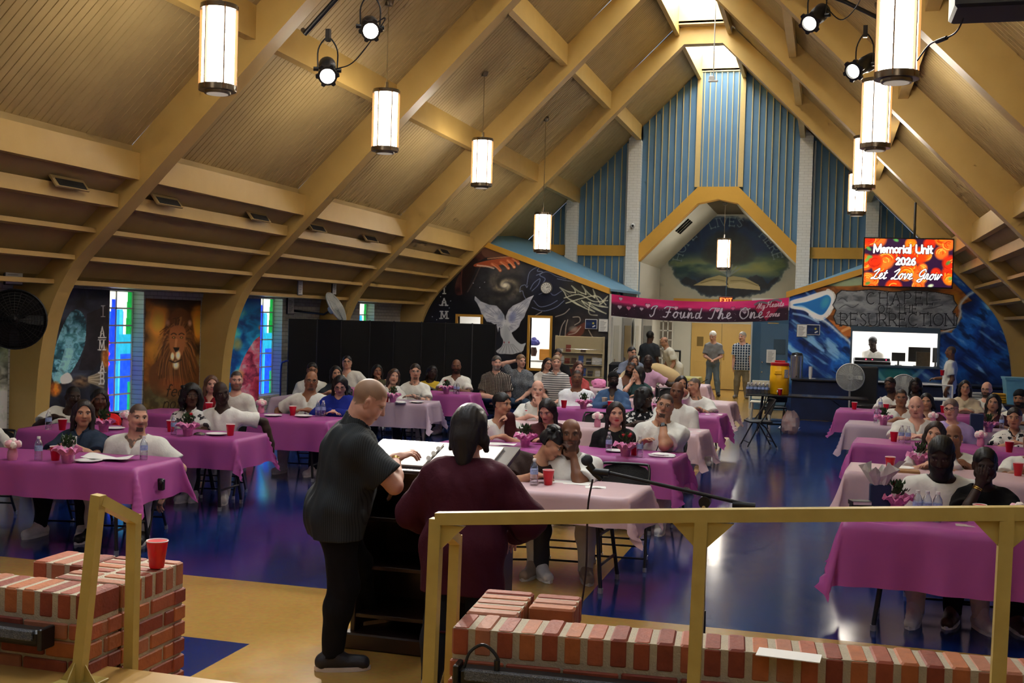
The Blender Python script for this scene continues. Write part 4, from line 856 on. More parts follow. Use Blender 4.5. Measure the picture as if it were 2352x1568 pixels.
for x in (-6.15, .51):
 for y in (5.7, .95): pendant('pendant_lamp', 'lit glass pendant hanging over the stage', x, y, 4.25, ceil_z(x), 'pendant lamps over the stage')
# theatre spotlights on pipes
def spot_fixture(label, pos, aim, lit, power, drop=.45, size=40):
 pos = np.array(pos, float); d = np.array(aim, float) - pos; d /= np.linalg.norm(d); a, b, d = basis_from(d)
 t = thing('stage_spotlight', label, 'spotlight', tuple(pos))
 mb = MB(); ax = (a, b, d)
 mb.lathe([(0, -.26), (.07, -.26), (.1, -.2), (.1, -.02), (.085, 0), (.085, .2), (.105, .22), (.105, .27), (.085, .27), (.08, .23)], (0, 0, 0), 20, axes=ax); obj('housing', mb, M_blk, t, 40)
 mb = MB(); mb.lathe([(0, .232), (.08, .232), (.08, .24), (0, .245)], (0, 0, 0), 20, axes=ax); obj('lens', mb, mat('spot_lens_%d' % lit, (255, 252, 240), .2, vary=0, emit=(255, 250, 236), estr=(60. if lit > 1 else 3.)), t, 40)
 mb = MB(); V = []
 for z_ in (.22, .26):
  for k in range(48): an = k * PI / 24; e = a * math.cos(an) + b * math.sin(an); V += [e * .095 + d * z_, e * (.135 if k % 8 < 3 else .11) + d * z_]
 mb.add(V, [q for k in range(48) for q in ((2 * k, 2 * k + 1, 2 * ((k + 1) % 48) + 1, 2 * ((k + 1) % 48)), (96 + 2 * k, 96 + 2 * ((k + 1) % 48), 96 + 2 * ((k + 1) % 48) + 1, 97 + 2 * k), (2 * k + 1, 97 + 2 * k, 97 + 2 * ((k + 1) % 48), 2 * ((k + 1) % 48) + 1), (2 * k, 2 * ((k + 1) % 48), 96 + 2 * ((k + 1) % 48), 96 + 2 * k))])
 obj('lens_collar', mb, M_blk, t)
 up = np.array([0, 0, 1.]); mb = MB(); yk = [a * .11, a * .11 + up * drop * .5, a * .03 + up * drop * .8, -a * .03 + up * drop * .8, -a * .11 + up * drop * .5, -a * .11]; mb.tube(cr(yk, 4), .009, 6); mb.box(up * drop * .88, (.05, .05, .14)); obj('yoke', mb, M_blk, t)
 for s_ in (-1, 1): mb = MB(); mb.cyl(a * s_ * .1, a * s_ * .16, .025, seg=10); obj('knob', mb, M_blk, t)
 if power:
  ld = bpy.data.lights.new('spot_beam', 'SPOT'); ld.energy = power; ld.spot_size = R(size); ld.spot_blend = .6; ld.shadow_soft_size = .06; ld.color = (1., .93, .82)
  lo = bpy.data.objects.new('spot_beam', ld); C.objects.link(lo); lo.parent = t; lo.location = tuple(d * .3); lo.rotation_euler = Vector(tuple(-d)).to_track_quat('Z', 'Y').to_euler()
 return t
P1 = atY(752, 160, 12.1); P2 = atY(850, 62, 12.1); P3 = atY(1876, 38, 14.0); P4 = atY(1985, 150, 14.0)
spot_fixture('lit black spotlight hanging from the pipe beside the first rib', P1, (-2.6, 5.8, 1.2), 2, 500, size=26)
spot_fixture('brightest spotlight, glaring above the second left pendant', P2, (-1.2, 3.6, 1.3), 2, 600, size=40)
spot_fixture('black spotlight at the top right, lens half lit', P3, (-3.0, 6.5, 1.0), 1, 500, size=30)
spot_fixture('black spotlight tucked beside the largest right pendant', P4, (-4.5, 6.5, 1.0), 1, 300, size=30)
mb = MB(); q0 = P1 + np.array([-.35, .1, .45]); q1 = P2 + np.array([-.1, .1, .75]); mb.tube([q0 + (-.12, .2, .1), q0, q1, q1 + (q1 - q0) * .8], .03, 10); tag(obj('lighting_pipe', mb, M_blk, smooth=40), 'black pipe along the rib carrying the left spotlights', 'pipe')
mb = MB(); r0 = P3 + np.array([-.4, .1, .5]); r1 = P4 + np.array([.5, .1, .38]); mb.tube([r0, r0 * .5 + r1 * .5 + (0, 0, .04), r1], .025, 10); tag(obj('lighting_pipe', mb, M_blk, smooth=40), 'black pipe under the right slope holding two spotlights', 'pipe')
for L, lab in (([P1 + (.1, 0, 0), P1 + (.35, 0, .1), P1 + (.7, 0, .55), P2], 'thin black cable looping between the left spotlights'), ([P3 + (.1, 0, .1), P3 + (.3, 0, -.05), P3 + (.5, 0, .2), P3 + (.55, 0, .6)], 'thin black cable curling from the top right spotlight')):
 mb = MB(); mb.tube(cr(L, 8), .007, 6); tag(obj('cable', mb, M_blk, smooth=60), lab, 'cable')
# black loudspeaker cut by the top right corner
sp = atY(2185, 37, 8.9); mb = MB(); mb.rbox((sp[0] + .45, 8.9, sp[2] + .3), (.9, .5, .6), .02); sb = obj('loudspeaker', mb, mat('speaker_black', (16, 20, 24), .5), org=(sp[0] + .45, 8.9, sp[2])); tag(sb, 'black loudspeaker box hung in the top right corner', 'speaker')
mb = MB(); mb.rbox((0, -.255, .3), (.8, .012, .5), .005); obj('grille', mb, mat('speaker_grille', (26, 32, 38), .7, bump=.4, bscale=300), sb)
mb = MB(); mb.tube(cr([(sp[0] - .18, 9.6, sp[2] - .16), (sp[0] - .1, 9.4, sp[2] - .08), (sp[0] + .0, 9.2, sp[2] - .085), (sp[0] + .06, 9.05, sp[2] - .07), (sp[0] + .1, 8.95, sp[2] + .02)], 6), .007, 6); mb.cyl((sp[0] - .06, 9.32, sp[2] - .083), (sp[0] + .0, 9.2, sp[2] - .085), .016); tag(obj('cable', mb, M_blk, smooth=60), 'black power cable with an inline plug by the loudspeaker', 'cable')
# dimmable light in the bright rooms and on the alcove
def area(nm, loc, size, power, rot=(0, 0, 0), col=(1, 1, 1)):
 ld = bpy.data.lights.new(nm, 'AREA'); ld.shape = 'RECTANGLE'; ld.size, ld.size_y = size; ld.energy = power; ld.color = col
 o = bpy.data.objects.new(nm, ld); C.objects.link(o); o.location = loc; o.rotation_euler = rot; return o
area('office_light', (XC - 4.6, 28.7, 2.58), (3.5, 1.5), 55); area('booth_light', (XC + 4.6, 28.7, 2.58), (3.5, 1.5), 60)
area('vestibule_light', (XC, 33.5, 2.7), (1.2, 1.2), 25, col=(1, .95, .85))
# world: dim neutral fill
w = bpy.data.worlds.new('world'); bpy.context.scene.world = w; w.use_nodes = True; bg = w.node_tree.nodes['Background']; bg.inputs[0].default_value = (.6, .7, .9, 1); bg.inputs[1].default_value = .3
sc = bpy.context.scene
sc.view_settings.view_transform = 'Standard'; sc.view_settings.look = 'None'; sc.view_settings.gamma = 1; sc.view_settings.exposure = EXPO
cy = sc.cycles
cy.max_bounces = 4; cy.diffuse_bounces = 2; cy.glossy_bounces = 2; cy.transmission_bounces = 3; cy.transparent_max_bounces = 6; cy.caustics_reflective = False; cy.caustics_refractive = False; cy.sample_clamp_indirect = 3.; cy.blur_glossy = 1.; cy.use_adaptive_sampling = True; cy.adaptive_threshold = .08; cy.adaptive_min_samples = 8; cy.use_light_tree = False
# ------------------------------------------------------------------ people: one continuous surface per body, grown as a blended solid
def nrm(v): v = np.asarray(v, float); return v / (np.linalg.norm(v) + 1e-12)
class Vol:
 """distance volume on a stretched grid (fine where asked)"""
 def __init__(s, lo, hi, h, fine=(), hf=None):
  s.ax = []
  for k in range(3):
   e = [lo[k]]; iv = sorted((max(a[k], lo[k]), min(b[k], hi[k])) for a, b in fine if b[k] > lo[k] and a[k] < hi[k])
   x = lo[k]
   while x < hi[k]:
    f = any(a - h < x < b + h * .2 for a, b in iv); x += hf if f else h; e.append(x)
   s.ax.append(np.array(e))
  s.F = np.full([len(a) for a in s.ax], .3, np.float32)
 def sub(s, lo, hi):
  sl = []
  for k in range(3):
   i = max(np.searchsorted(s.ax[k], lo[k]) - 1, 0); j = min(np.searchsorted(s.ax[k], hi[k]) + 1, len(s.ax[k])); sl.append(slice(i, j))
  sl = tuple(sl); x, y, z = (s.ax[k][sl[k]] for k in range(3))
  return sl, x[:, None, None], y[None, :, None], z[None, None, :]
 def _mix(s, sl, d, k, carve=False):
  a = s.F[sl]
  if a.size == 0: return
  if carve:
   d = -d; h = np.clip(.5 - .5 * (d - a) / k, 0, 1); s.F[sl] = d * (1 - h) + a * h + k * h * (1 - h)
  else:
   h = np.clip(.5 + .5 * (a - d) / k, 0, 1); s.F[sl] = a * (1 - h) + d * h - k * h * (1 - h)
 def cone(s, a, b, ra, rb=None, k=.02, carve=False, pad=.06):
  rb = ra if rb is None else rb; a = np.asarray(a, float); b = np.asarray(b, float); r = max(ra, rb) + pad + k
  sl, x, y, z = s.sub(np.minimum(a, b) - r, np.maximum(a, b) + r); ab = b - a; l = ab @ ab + 1e-9
  t = np.clip(((x - a[0]) * ab[0] + (y - a[1]) * ab[1] + (z - a[2]) * ab[2]) / l, 0, 1)
  d = np.sqrt((x - a[0] - t * ab[0]) ** 2 + (y - a[1] - t * ab[1]) ** 2 + (z - a[2] - t * ab[2]) ** 2) - (ra + (rb - ra) * t)
  s._mix(sl, d, k, carve)
 def ell(s, c, r, B=None, k=.02, carve=False, pad=.06):
  c = np.asarray(c, float); r = np.asarray(r, float); m = max(r) + pad + k; sl, x, y, z = s.sub(c - m, c + m)
  B = np.eye(3) if B is None else B; X = x - c[0]; Y = y - c[1]; Z = z - c[2]
  q = [(X * B[i][0] + Y * B[i][1] + Z * B[i][2]) for i in range(3)]
  k0 = np.sqrt(sum((q[i] / r[i]) ** 2 for i in range(3))) + 1e-6; k1 = np.sqrt(sum((q[i] / r[i] ** 2) ** 2 for i in range(3))) + 1e-6
  s._mix(sl, k0 * (k0 - 1) / k1, k, carve)
 def half(s, p, n, k=.005):
  """keep only the side the normal points away from"""
  p = np.asarray(p, float); n = nrm(n); x, y, z = s.ax; d = (x[:, None, None] - p[0]) * n[0] + (y[None, :, None] - p[1]) * n[1] + (z[None, None, :] - p[2]) * n[2]
  s.F = np.maximum(s.F, d.astype(np.float32))
 def wrinkle(s, amp, seed, f=1.):
  r = np.random.default_rng(seed); x, y, z = s.ax
  for i in range(5):
   w = r.normal(size=3); w = w / np.linalg.norm(w) * r.uniform(38, 85) * f; w[2] *= .6
   s.F += (amp * np.sin(x[:, None, None] * w[0] + y[None, :, None] * w[1] + z[None, None, :] * w[2] + r.uniform(0, 6)) * .5).astype(np.float32)
 def mesh(s):
  F = s.F; S = F < 0; nx, ny, nz = F.shape
  C8 = [(i, j, k) for i in (0, 1) for j in (0, 1) for k in (0, 1)]
  def cs(A, o): return A[o[0]:nx - 1 + o[0], o[1]:ny - 1 + o[1], o[2]:nz - 1 + o[2]]
  n = sum(cs(S, o).astype(np.int8) for o in C8); I = np.argwhere((n > 0) & (n < 8))
  if not len(I): return np.zeros((0, 3)), np.zeros((0, 4), int)
  acc = np.zeros((len(I), 3)); cnt = np.zeros(len(I)); ax = s.ax
  def val(o): return F[I[:, 0] + o[0], I[:, 1] + o[1], I[:, 2] + o[2]]
  def pos(o): return np.c_[ax[0][I[:, 0] + o[0]], ax[1][I[:, 1] + o[1]], ax[2][I[:, 2] + o[2]]]
  for a in C8:
   for d in range(3):
    if a[d]: continue
    b = list(a); b[d] = 1; va, vb = val(a), val(b); m = (va < 0) != (vb < 0); t = np.where(m, va / np.where(m, va - vb, 1), 0)
    pa, pb = pos(a), pos(b); acc += np.where(m[:, None], pa + (pb - pa) * t[:, None], 0); cnt += m
  V = acc / cnt[:, None]; id_ = np.full((nx - 1, ny - 1, nz - 1), -1, np.int64); id_[I[:, 0], I[:, 1], I[:, 2]] = np.arange(len(I)); Q = []
  for d in range(3):
   u, v = (d + 1) % 3, (d + 2) % 3; s0 = [slice(None)] * 3; s1 = [slice(None)] * 3; s0[d] = slice(0, -1); s1[d] = slice(1, None)
   m = S[tuple(s0)] != S[tuple(s1)]; E_ = np.argwhere(m); E_ = E_[(E_[:, u] > 0) & (E_[:, v] > 0) & (E_[:, u] < F.shape[u] - 1) & (E_[:, v] < F.shape[v] - 1)]
   if not len(E_): continue
   q = []
   for du, dv in ((1, 1), (0, 1), (0, 0), (1, 0)):
    c = E_.copy(); c[:, u] -= du; c[:, v] -= dv; q.append(id_[c[:, 0], c[:, 1], c[:, 2]])
   q = np.stack(q, 1); fl = S[E_[:, 0], E_[:, 1], E_[:, 2]]; q[~fl] = q[~fl][:, ::-1]; Q.append(q)
  Q = np.concatenate(Q); return V, Q[(Q >= 0).all(1)]
M_skin = m_vcol('skin', .55, .35)
M_cloth = m_objcol('cloth')
M_hair = m_objcol('hair', .5, .4)
M_leather = m_objcol('shoe_leather', .45, .4)
M_specs = mat('spectacle_frame', (16, 14, 14), .3, .5, vary=0)
SKIN = {'k': (52, 33, 25), 'd': (84, 54, 39), 'b': (116, 76, 55), 'm': (150, 103, 76), 't': (186, 136, 106), 'l': (208, 158, 132), 'p': (214, 164, 142)}
def vobj(name, V, Q, m, root, org, col=None, color=None, smooth=True):
 me = fastmesh(name, V - org, Q, col, smooth); me.materials.append(m)
 o = bpy.data.objects.new(name, me); C.objects.link(o); o.parent = root
 if color is not None: o.color = lin4(color)
 return o
def ik(a, w, l1, l2, hint):
 d = w - a; L = np.linalg.norm(d); u = d / (L + 1e-9)
 if L > (l1 + l2) * .995: w = a + u * (l1 + l2) * .995; L = (l1 + l2) * .995
 L = max(L, abs(l1 - l2) + .02); ca = (l1 * l1 + L * L - l2 * l2) / (2 * l1 * L); h = np.asarray(hint, float); h = h - u * (h @ u); h = nrm(h)
 return a + u * l1 * ca + h * l1 * math.sqrt(max(0, 1 - ca * ca)), w
def hand(v, W, d, n, curl, sc, thumb_side, k=.012):
 """palm, four jointed fingers and a thumb; d along the hand, n out of the back of the hand"""
 d = nrm(d); n = nrm(n - d * (n @ d)); a = np.cross(d, n) * thumb_side    # a points to the thumb side
 B = np.array([a, d, n]); v.cone(W - d * .02, W + d * .03, .026 * sc, .026 * sc, .02); v.ell(W + d * .055 * sc, (.041 * sc, .052 * sc, .016 * sc), B, k)
 for i, (o, l) in enumerate(((.030, .068), (.011, .078), (-.009, .073), (-.028, .058))):
  p = W + d * (.098 - .006 * abs(i - 1)) * sc + a * o * sc; ang = curl * (.75 + .12 * i); dd = d + a * (o * 1.6); r = .0095 * sc
  p0 = W + d * .06 * sc + a * o * .9 * sc; v.cone(p0, p, r * 1.1, r * 1.05, .006)
  for j, f in enumerate((.46, .3, .24)):
   dd = nrm(dd * math.cos(ang * (.8 if j == 0 else 1)) - n * math.sin(ang * (.8 if j == 0 else 1))); q = p + dd * l * f * sc; v.cone(p, q, r, r * .9, .004); p = q; r *= .92
   n2 = n
   ax_ = a; c_, s_ = math.cos(ang), math.sin(ang)
 p = W + d * .025 * sc + a * .026 * sc; q = p + (a * .75 + d * .65 - n * .35 * (.3 + curl)) * .042 * sc; v.cone(p, q, .014 * sc, .0115 * sc, .01); r_ = q + (d * .85 + a * (.25 - .5 * curl) - n * .25) * .036 * sc; v.cone(q, r_, .011 * sc, .009 * sc, .005)
def person(label, px, Y, skin='t', sex='m', g=1., yaw=0., pitch=0., roll=0., body=0., lean=.06, side=0., hair=('buzz', (30, 24, 20)), top=('tee', (232, 230, 222)), legs=(210, 206, 196), shoes=(225, 225, 225),
  il='table', ir='table', stand=False, glasses=None, beard=None, mask=None, lips=None, extra=None, z=None, feet=True, hd=None, hs=1., hh=None, group=None, elbow=None, chair=True, kw=None, floor=0., seat=.47, legpose='sit', torso=None):
 if sex == 'f' and legs == (210, 206, 196): legs = (48, 50, 60)
 kw = kw or {}; rng = np.random.default_rng(abs(hash(label)) % 99991 if False else sum(map(ord, label)))
 Hd = atY(px[0], px[1], Y) if hd is None else np.array(hd, float)
 if z is not None: Hd[2] = z
 fem = sex == 'f'; hs = hs * (.95 if fem else 1.)
 def frame(a, p, r):
  a, p, r = R(a), R(p), R(r)
  f = np.array([math.sin(a) * math.cos(p), -math.cos(a) * math.cos(p), -math.sin(p)]); s0 = np.array([math.cos(a), math.sin(a), 0]); u = np.cross(s0, -f); u = nrm(u); u = u if u[2] > 0 else -u
  return s0 * math.cos(r) - u * math.sin(r), f, u * math.cos(r) + s0 * math.sin(r)
 s, f, u = frame(body, 0, 0); hsv, hf, hu = frame(yaw, pitch, roll)
 N = Hd - hu * .125 * hs - hf * .025 * hs - u * .06 - s * roll * .0012
 if stand: Pv = np.array([N[0], N[1], floor + (N[2] - floor) * .62]) - f * lean - s * side
 else: Pv = np.array([N[0], N[1], floor + seat]) - f * lean - s * side
 t = nrm(N - Pv); L = np.linalg.norm(N - Pv); ft = nrm(f - t * (f @ t)); st = np.cross(t, ft) * -1; st = st if st @ s > 0 else -st
 Bt = np.array([st, ft, t]); lw = L / .5
 sw = (.152 if fem else .172) * (1 + (g - 1) * .35); ll = (1 + (g - 1) * .45)
 hip = .085 * (1 + (g - 1) * .3)
 sdn = .09 * float(np.clip(lw, .85, 1.1)); SH = {-1: N - t * sdn - st * sw, 1: N - t * sdn + st * sw}
 ua, fa = (.275, .245) if fem else (.295, .262)
 ARM = {}; tz = .775
 for sg, spec in ((-1, il), (1, ir)):
  sh = SH[sg]; hint = -u * 1. + s * sg * .55 - f * .15; hdv = None; hn = None; curl = .45
  if isinstance(spec, dict): w = sh + s * sg * spec.get('o', 0) + f * spec.get('f', 0) + u * spec.get('u', 0); hint = s * sg * spec.get('ho', .4) + f * spec.get('hf', 0) + u * spec.get('hu', -1); curl = spec.get('c', .5); hdv = spec.get('d'); hn = spec.get('n'); w = np.array(spec['w'], float) if 'w' in spec else w
  elif spec == 'table': w = np.array([*(sh + f * .3 - s * sg * .13)[:2], tz + .03]); hint = s * sg * .8 - u * .5 - f * .1; hdv = f * .3 - s * sg * .9; hn = u
  elif spec == 'lap': w = Pv + f * .27 + s * sg * .07 + u * .11; hdv = f * .6 - s * sg * .5 - u * .2; hn = u
  elif spec == 'down': w = sh - u * .53 * (N[2] - floor) / 1.45 + s * sg * .06 + f * .06; hdv = -u + f * .15; hn = s * sg; hint = -f + s * sg * .12
  elif spec == 'chin': w = Hd - hu * .185 * hs + hf * .085 + s * sg * .03; hint = -u + f * .35 + s * sg * .5; hdv = hu * .9 + hf * .2 - s * sg * .3; hn = f * .7 + s * sg * .7; curl = 1.25
  elif spec == 'cheek': w = Hd - hu * .13 * hs + hf * .03 + hsv * sg * .1; hint = -u + f * .4 + s * sg * .6; hdv = hu * 1. + hsv * sg * -.1; hn = hsv * sg; curl = .4
  elif spec == 'face': w = Hd - hu * .12 * hs + hf * .14 + hsv * sg * .05; hint = -u + f * .3 + s * sg * .5; hdv = hu * 1. - hsv * sg * .2; hn = hf; curl = .25
  elif spec == 'cross': w = N - t * .26 + ft * .25 - st * sg * .1; hint = st * sg * 1. - u * .7 + f * .2; hdv = -st * sg; hn = f; curl = .7
  elif spec == 'over': w = sh + s * sg * .44 - u * .2 - f * .1; hint = s * sg * .6 + u * .4 - f * .6; hdv = -u * .9 + s * sg * .3; hn = s * sg; curl = .5
  elif spec == 'behind': w = Hd - hu * .0 - hf * .1 + hsv * sg * .07; hint = s * sg * 1. + u * .35; hdv = -hsv * sg + hu * .3; hn = -hf
  E_, w = ik(sh, w, ua, fa, hint); fd = nrm(w - E_)
  ARM[sg] = (sh, E_, w, fd if hdv is None else nrm(np.asarray(hdv, float)), np.asarray(hn, float) if hn is not None else u, curl)
 LEG = {}
 for sg in (-1, 1):
  h0 = Pv + s * sg * hip
  if stand:
   o = kw.get('step', 0) * sg; kn = h0 * .52 + np.array([h0[0], h0[1], floor]) * .48 + s * sg * .03 + f * (.03 + o * .6); an = np.array([*(h0 + s * sg * (.05 + kw.get('wide', 0)) + f * o)[:2], floor + .085]); ff = nrm(f + s * sg * .25)
   if 'ank' in kw: an = np.array(kw['ank'][sg], float); kn = h0 * .5 + an * .5 + f * .05
  elif legpose == 'cross' and sg == kw.get('crossleg', -1): kn = h0 + f * .33 + u * .16 + s * sg * .12; an = kn - s * sg * .36 + f * .12 - u * .02; ff = nrm(f - s * sg * .3 - u * .2)
  else:
   kn = h0 + f * .43 + s * sg * (.05 + .04 * g) + u * .03; an = np.array([*(kn + f * kw.get('ft', .02) + s * sg * .02)[:2], floor + .085]); ff = nrm(f + s * sg * .25)
  LEG[sg] = (h0, kn, an, ff)
 near = np.hypot(Y, 0); hf_ = float(np.clip(near * .00062, .0052, .0105)); hc = float(np.clip(near * .0011, .0115, .018))
 root = thing('person', label, 'person', (Pv[0], Pv[1], floor), 0., group); org = np.array([Pv[0], Pv[1], floor])
 pts = np.array([Hd, N, Pv] + [p for sg in (-1, 1) for p in ARM[sg][:3]] + [p for sg in (-1, 1) for p in LEG[sg][:3]])
 fine = [(Hd - .15, Hd + .15)] + [(ARM[q][2] + ARM[q][3] * .09 - .11, ARM[q][2] + ARM[q][3] * .09 + .11) for q in (-1, 1)]
 lo = pts.min(0) - .28; hi = pts.max(0) + .28; lo[2] = max(lo[2], floor - .02)
 Bh = np.array([hsv, hf, hu]); H = lambda x, y, z_: Hd + (hsv * x + hf * y + hu * z_) * hs
 def torso_parts(v, e, ee=0.):
  gb = 1 + (g - 1) * 1.15
  v.ell(Pv + t * .02, ((.165 if fem else .155) * (1 + (g - 1) * .7) + e, .115 * gb + e, .13 + e), Bt, .05)
  v.ell(Pv + t * .36 * L + ft * .035 * (gb - .6), (.145 * gb + e, .105 * gb + e + ee, .2 * lw + e), Bt, .06)
  v.ell(Pv + t * .7 * L + ft * .0, (.158 * (1 + (g - 1) * .6) + e, .108 * (1 + (g - 1) * .6) + e + ee, .17 * lw + e), Bt, .06)
  for q in (-1, 1): v.cone(N - t * .025 + st * q * .035, SH[q], .045 + e, .05 * ll + e, .04)
  v.cone(SH[-1] * .9 + SH[1] * .1 - t * .04, SH[1] * .9 + SH[-1] * .1 - t * .04, .058 * ll + e, None, .05)
  if fem:
   for q in (-1, 1): v.ell(Pv + t * .63 * L + ft * .085 * (1 + (g - 1) * .6) + st * q * .075, np.array([.068, .062, .07]) * (1 + (g - 1) * .5) + e, Bt, .04)
 v = Vol(lo, hi, hc, fine, hf_)
 torso_parts(v, 0.)
 for q in (-1, 1):
  sh, E_, w, hd_, hn, cu = ARM[q]; r = (.044 if fem else .05) * ll
  v.cone(sh, sh * .5 + E_ * .5, r * 1.06, r * 1.03, .04); v.cone(sh * .5 + E_ * .5, E_, r * 1.05, r * .84, .02); m = E_ * .65 + w * .35; v.cone(E_, m, r * .86, r * .86, .02); v.cone(m, w, r * .86, .027 * (1 + (g - 1) * .2), .02)
  hand(v, w, hd_, hn, cu, (.9 if fem else 1.) * (1 + (g - 1) * .12), q * (1 if np.dot(np.cross(hd_, hn), s * q) < 0 else -1) * q)
  h0, kn, an, ff = LEG[q]; v.cone(h0, kn, .085 * ll, .06 * ll, .05); m = kn * .68 + an * .32 - f * .01; v.cone(kn, m, .056 * ll, .055 * ll, .03); v.cone(m, an, .053 * ll, .038, .03)
  if feet: v.cone(an - f * .02 - u * .03, an + ff * .15 - u * .045, .04, .034, .03)
 nr = (.05 if fem else .06) * (1 + (g - 1) * .35) * hs
 v.cone(N - t * .02, H(0, -.025, -.05), nr * 1.12, nr * .98, .035)
 fat = 1 + max(0, g - 1) * .28
 v.ell(H(0, -.016, .032), np.array([.077, .098, .09]) * hs, Bh, .02); v.ell(H(0, .022, -.038), np.array([.061 * fat, .07, .083]) * hs, Bh, .03)
 v.cone(H(-.02 * fat, .058, -.1), H(.02 * fat, .058, -.1), .022 * hs, None, .02)
 for q in (-1, 1):
  v.ell(H(q * .05 * fat, .008, -.062), np.array([.024 * fat, .034, .03]) * hs, Bh, .02); v.ell(H(q * .037, .058, -.03), np.array([.027 * fat, .025, .026]) * hs, Bh, .018)
 v.cone(H(-.04, .073, .022), H(.04, .073, .022), .014 * hs, None, .015)
 for q in (-1, 1): v.ell(H(q * .032, .1, .001), np.array([.019, .016, .012]) * hs, Bh, .008, carve=True)
 for q in (-1, 1): v.ell(H(q * .032, .0745, .0), np.array([.0145, .0135, .011]) * hs, Bh, .003)
 v.cone(H(0, .082, .012), H(0, .103, -.03), .0085 * hs, .0125 * hs, .012); v.cone(H(-.012, .09, -.034), H(.012, .09, -.034), .0095 * hs, None, .008)
 v.cone(H(-.019, .083, -.064), H(.019, .083, -.064), .0065 * hs, None, .006); v.cone(H(-.015, .083, -.0745), H(.015, .083, -.0745), .0075 * hs, None, .006)
 for q in (-1, 1): Be = np.array([nrm(hsv * q + hf * .35), nrm(hf - hsv * q * .35), hu]); v.ell(H(q * .08, -.008, -.008), np.array([.009, .021, .033]) * hs, Be, .008); v.ell(H(q * .087, -.002, -.006), np.array([.006, .011, .019]) * hs, Be, .004, carve=True)
 V, Q = v.mesh()
 base = np.array(SKIN[skin]) / 255.; P = (V - Hd) / hs; lx, ly, lz = P @ hsv, P @ hf, P @ hu; col = np.tile(base, (len(V), 1)); col *= (1 + .1 * (fbm(V[:, 0] * 40 + V[:, 2] * 31, V[:, 1] * 40 + V[:, 2] * 17, 3) - .5))[:, None]
 inh = (np.abs(lx) < .1) & (np.abs(lz) < .16) & (ly > -.13) & (ly < .13); front = inh & (ly > .03)
 def paint(m, c, a=1.): m = np.clip(m, 0, 1)[:, None] * a; col[:] = col * (1 - m) + np.array(c) / 255. * m
 dark = skin in 'kdb'; hc_ = np.array(hair[1], float); ax_ = np.abs(lx)
 def E(cx, cz, rx, rz): return 1.6 * (1.25 - np.hypot((ax_ - cx) / rx, (lz - cz) / rz))
 paint(front * E(0, -.069, .026, .0115), lips if lips else np.array(SKIN[skin]) * ((.82, .62, .62) if not dark else (.95, .72, .7))); paint(front * (1.5 - np.hypot(lx / .026, (lz + .0695) / .0025)), (50, 24, 22) if not dark else (24, 12, 12), .7)
 paint(front * E(.034, .012, .022, .008), np.array(SKIN[skin]) * .72, .5)
 paint(front * E(.032, 0, .0155, .0068), (206, 200, 194) if not dark else (150, 140, 132)); paint(front * E(.032, 0, .0068, .0068), (30, 18, 12)); paint(front * (1.4 - np.hypot((ax_ - .032) / .0175, (lz - .0075) / .003)), (22, 14, 12), .85)
 paint(front * (1.5 - np.hypot((ax_ - .034) / .021, (lz - .0235 + .35 * (ax_ - .034) ** 2 / .02) / .0048)), hc_ * .8 if sum(hc_) < 450 else (120, 100, 84), .85)
 paint(front * (1.3 - np.hypot((ax_ - .009) / .0045, (lz + .044) / .0035)), np.array(SKIN[skin]) * .35, .8)
 paint(inh * (ly > .02) * (1.2 - np.hypot((ax_ - .04) / .03, (lz + .032) / .026)), np.array(SKIN[skin]) * (1.06, .86, .82), .3)
 hl = lz - (.062 - .11 * np.clip(.045 - ly, 0, .12) / .12 - .02 * (ax_ > .05)); stb = inh * np.clip(hl / .008, 0, 1) * (~((ax_ > .07) & (lz < .04) & (lz > -.05) & (ly > -.02)))
 if hair[0] == 'buzz': paint(stb, hc_, .82)
 elif hair[0] == 'fade': paint(stb, hc_, .95)
 elif hair[0] == 'bald': paint(stb * np.clip((.06 - lz) / .03, 0, 1), hc_, .3)
 jaw = inh * (ly > -.01) * np.clip((-.028 - lz + .5 * np.clip(ax_ - .045, 0, .03)) / .008, 0, 1) * (lz > -.135)
 lipm = 1 - np.clip(front * E(0, -.069, .03, .015), 0, 1)
 bc = np.array((beard or {}).get('c', hair[1]), float); bk = (beard or {}).get('k')
 if bk == 'stubble': paint(jaw * lipm * (lz < -.045), bc, .4)
 if bk in ('short', 'full'): paint(jaw * lipm * (lz < -.046), bc, .9)
 if bk in ('goatee', 'short', 'full'): paint(front * lipm * np.clip((.034 - ax_) / .006, 0, 1) * (lz < -.083) * (lz > -.125), bc, .9)
 if bk in ('goatee', 'short', 'full', 'tache'): paint(front * (1.5 - np.hypot(lx / .03, (lz + .056) / .006)), bc, .85)
 if kw.get('tattoo'): n_ = fbm(V[:, 0] * 30 + V[:, 1] * 30, V[:, 2] * 34, 3); paint(((V - N) @ u < .07) * (n_ > .5) * ~inh, (44, 50, 52), .55)
 cl = np.clip(col, 0, 1); cl = np.where(cl <= .04045, cl / 12.92, ((cl + .055) / 1.055) ** 2.4)
 vobj('body', V, Q, M_skin, root, org, cl)
 kind, tc = top[0], top[1]; pat = top[2] if len(top) > 2 else None
 sl = {'tee': .72, 'vneck': .74, 'polo': .7, 'shirt': .78, 'tank': 0, 'long': 1.97, 'vlong': 1.97, 'jacket': 1.95, 'blouse': 1.9, 'sleeveless': .12, 'dress': .5}[kind]; e = .016 + .006 * (kind in ('jacket', 'shirt', 'blouse')) + .004 * (g > 1.1); loose = .02 if kind in ('tee', 'vneck', 'polo', 'shirt') else .008
 ht = float(np.clip(near * .0009, .0085, .015)); v = Vol(lo, hi, ht)
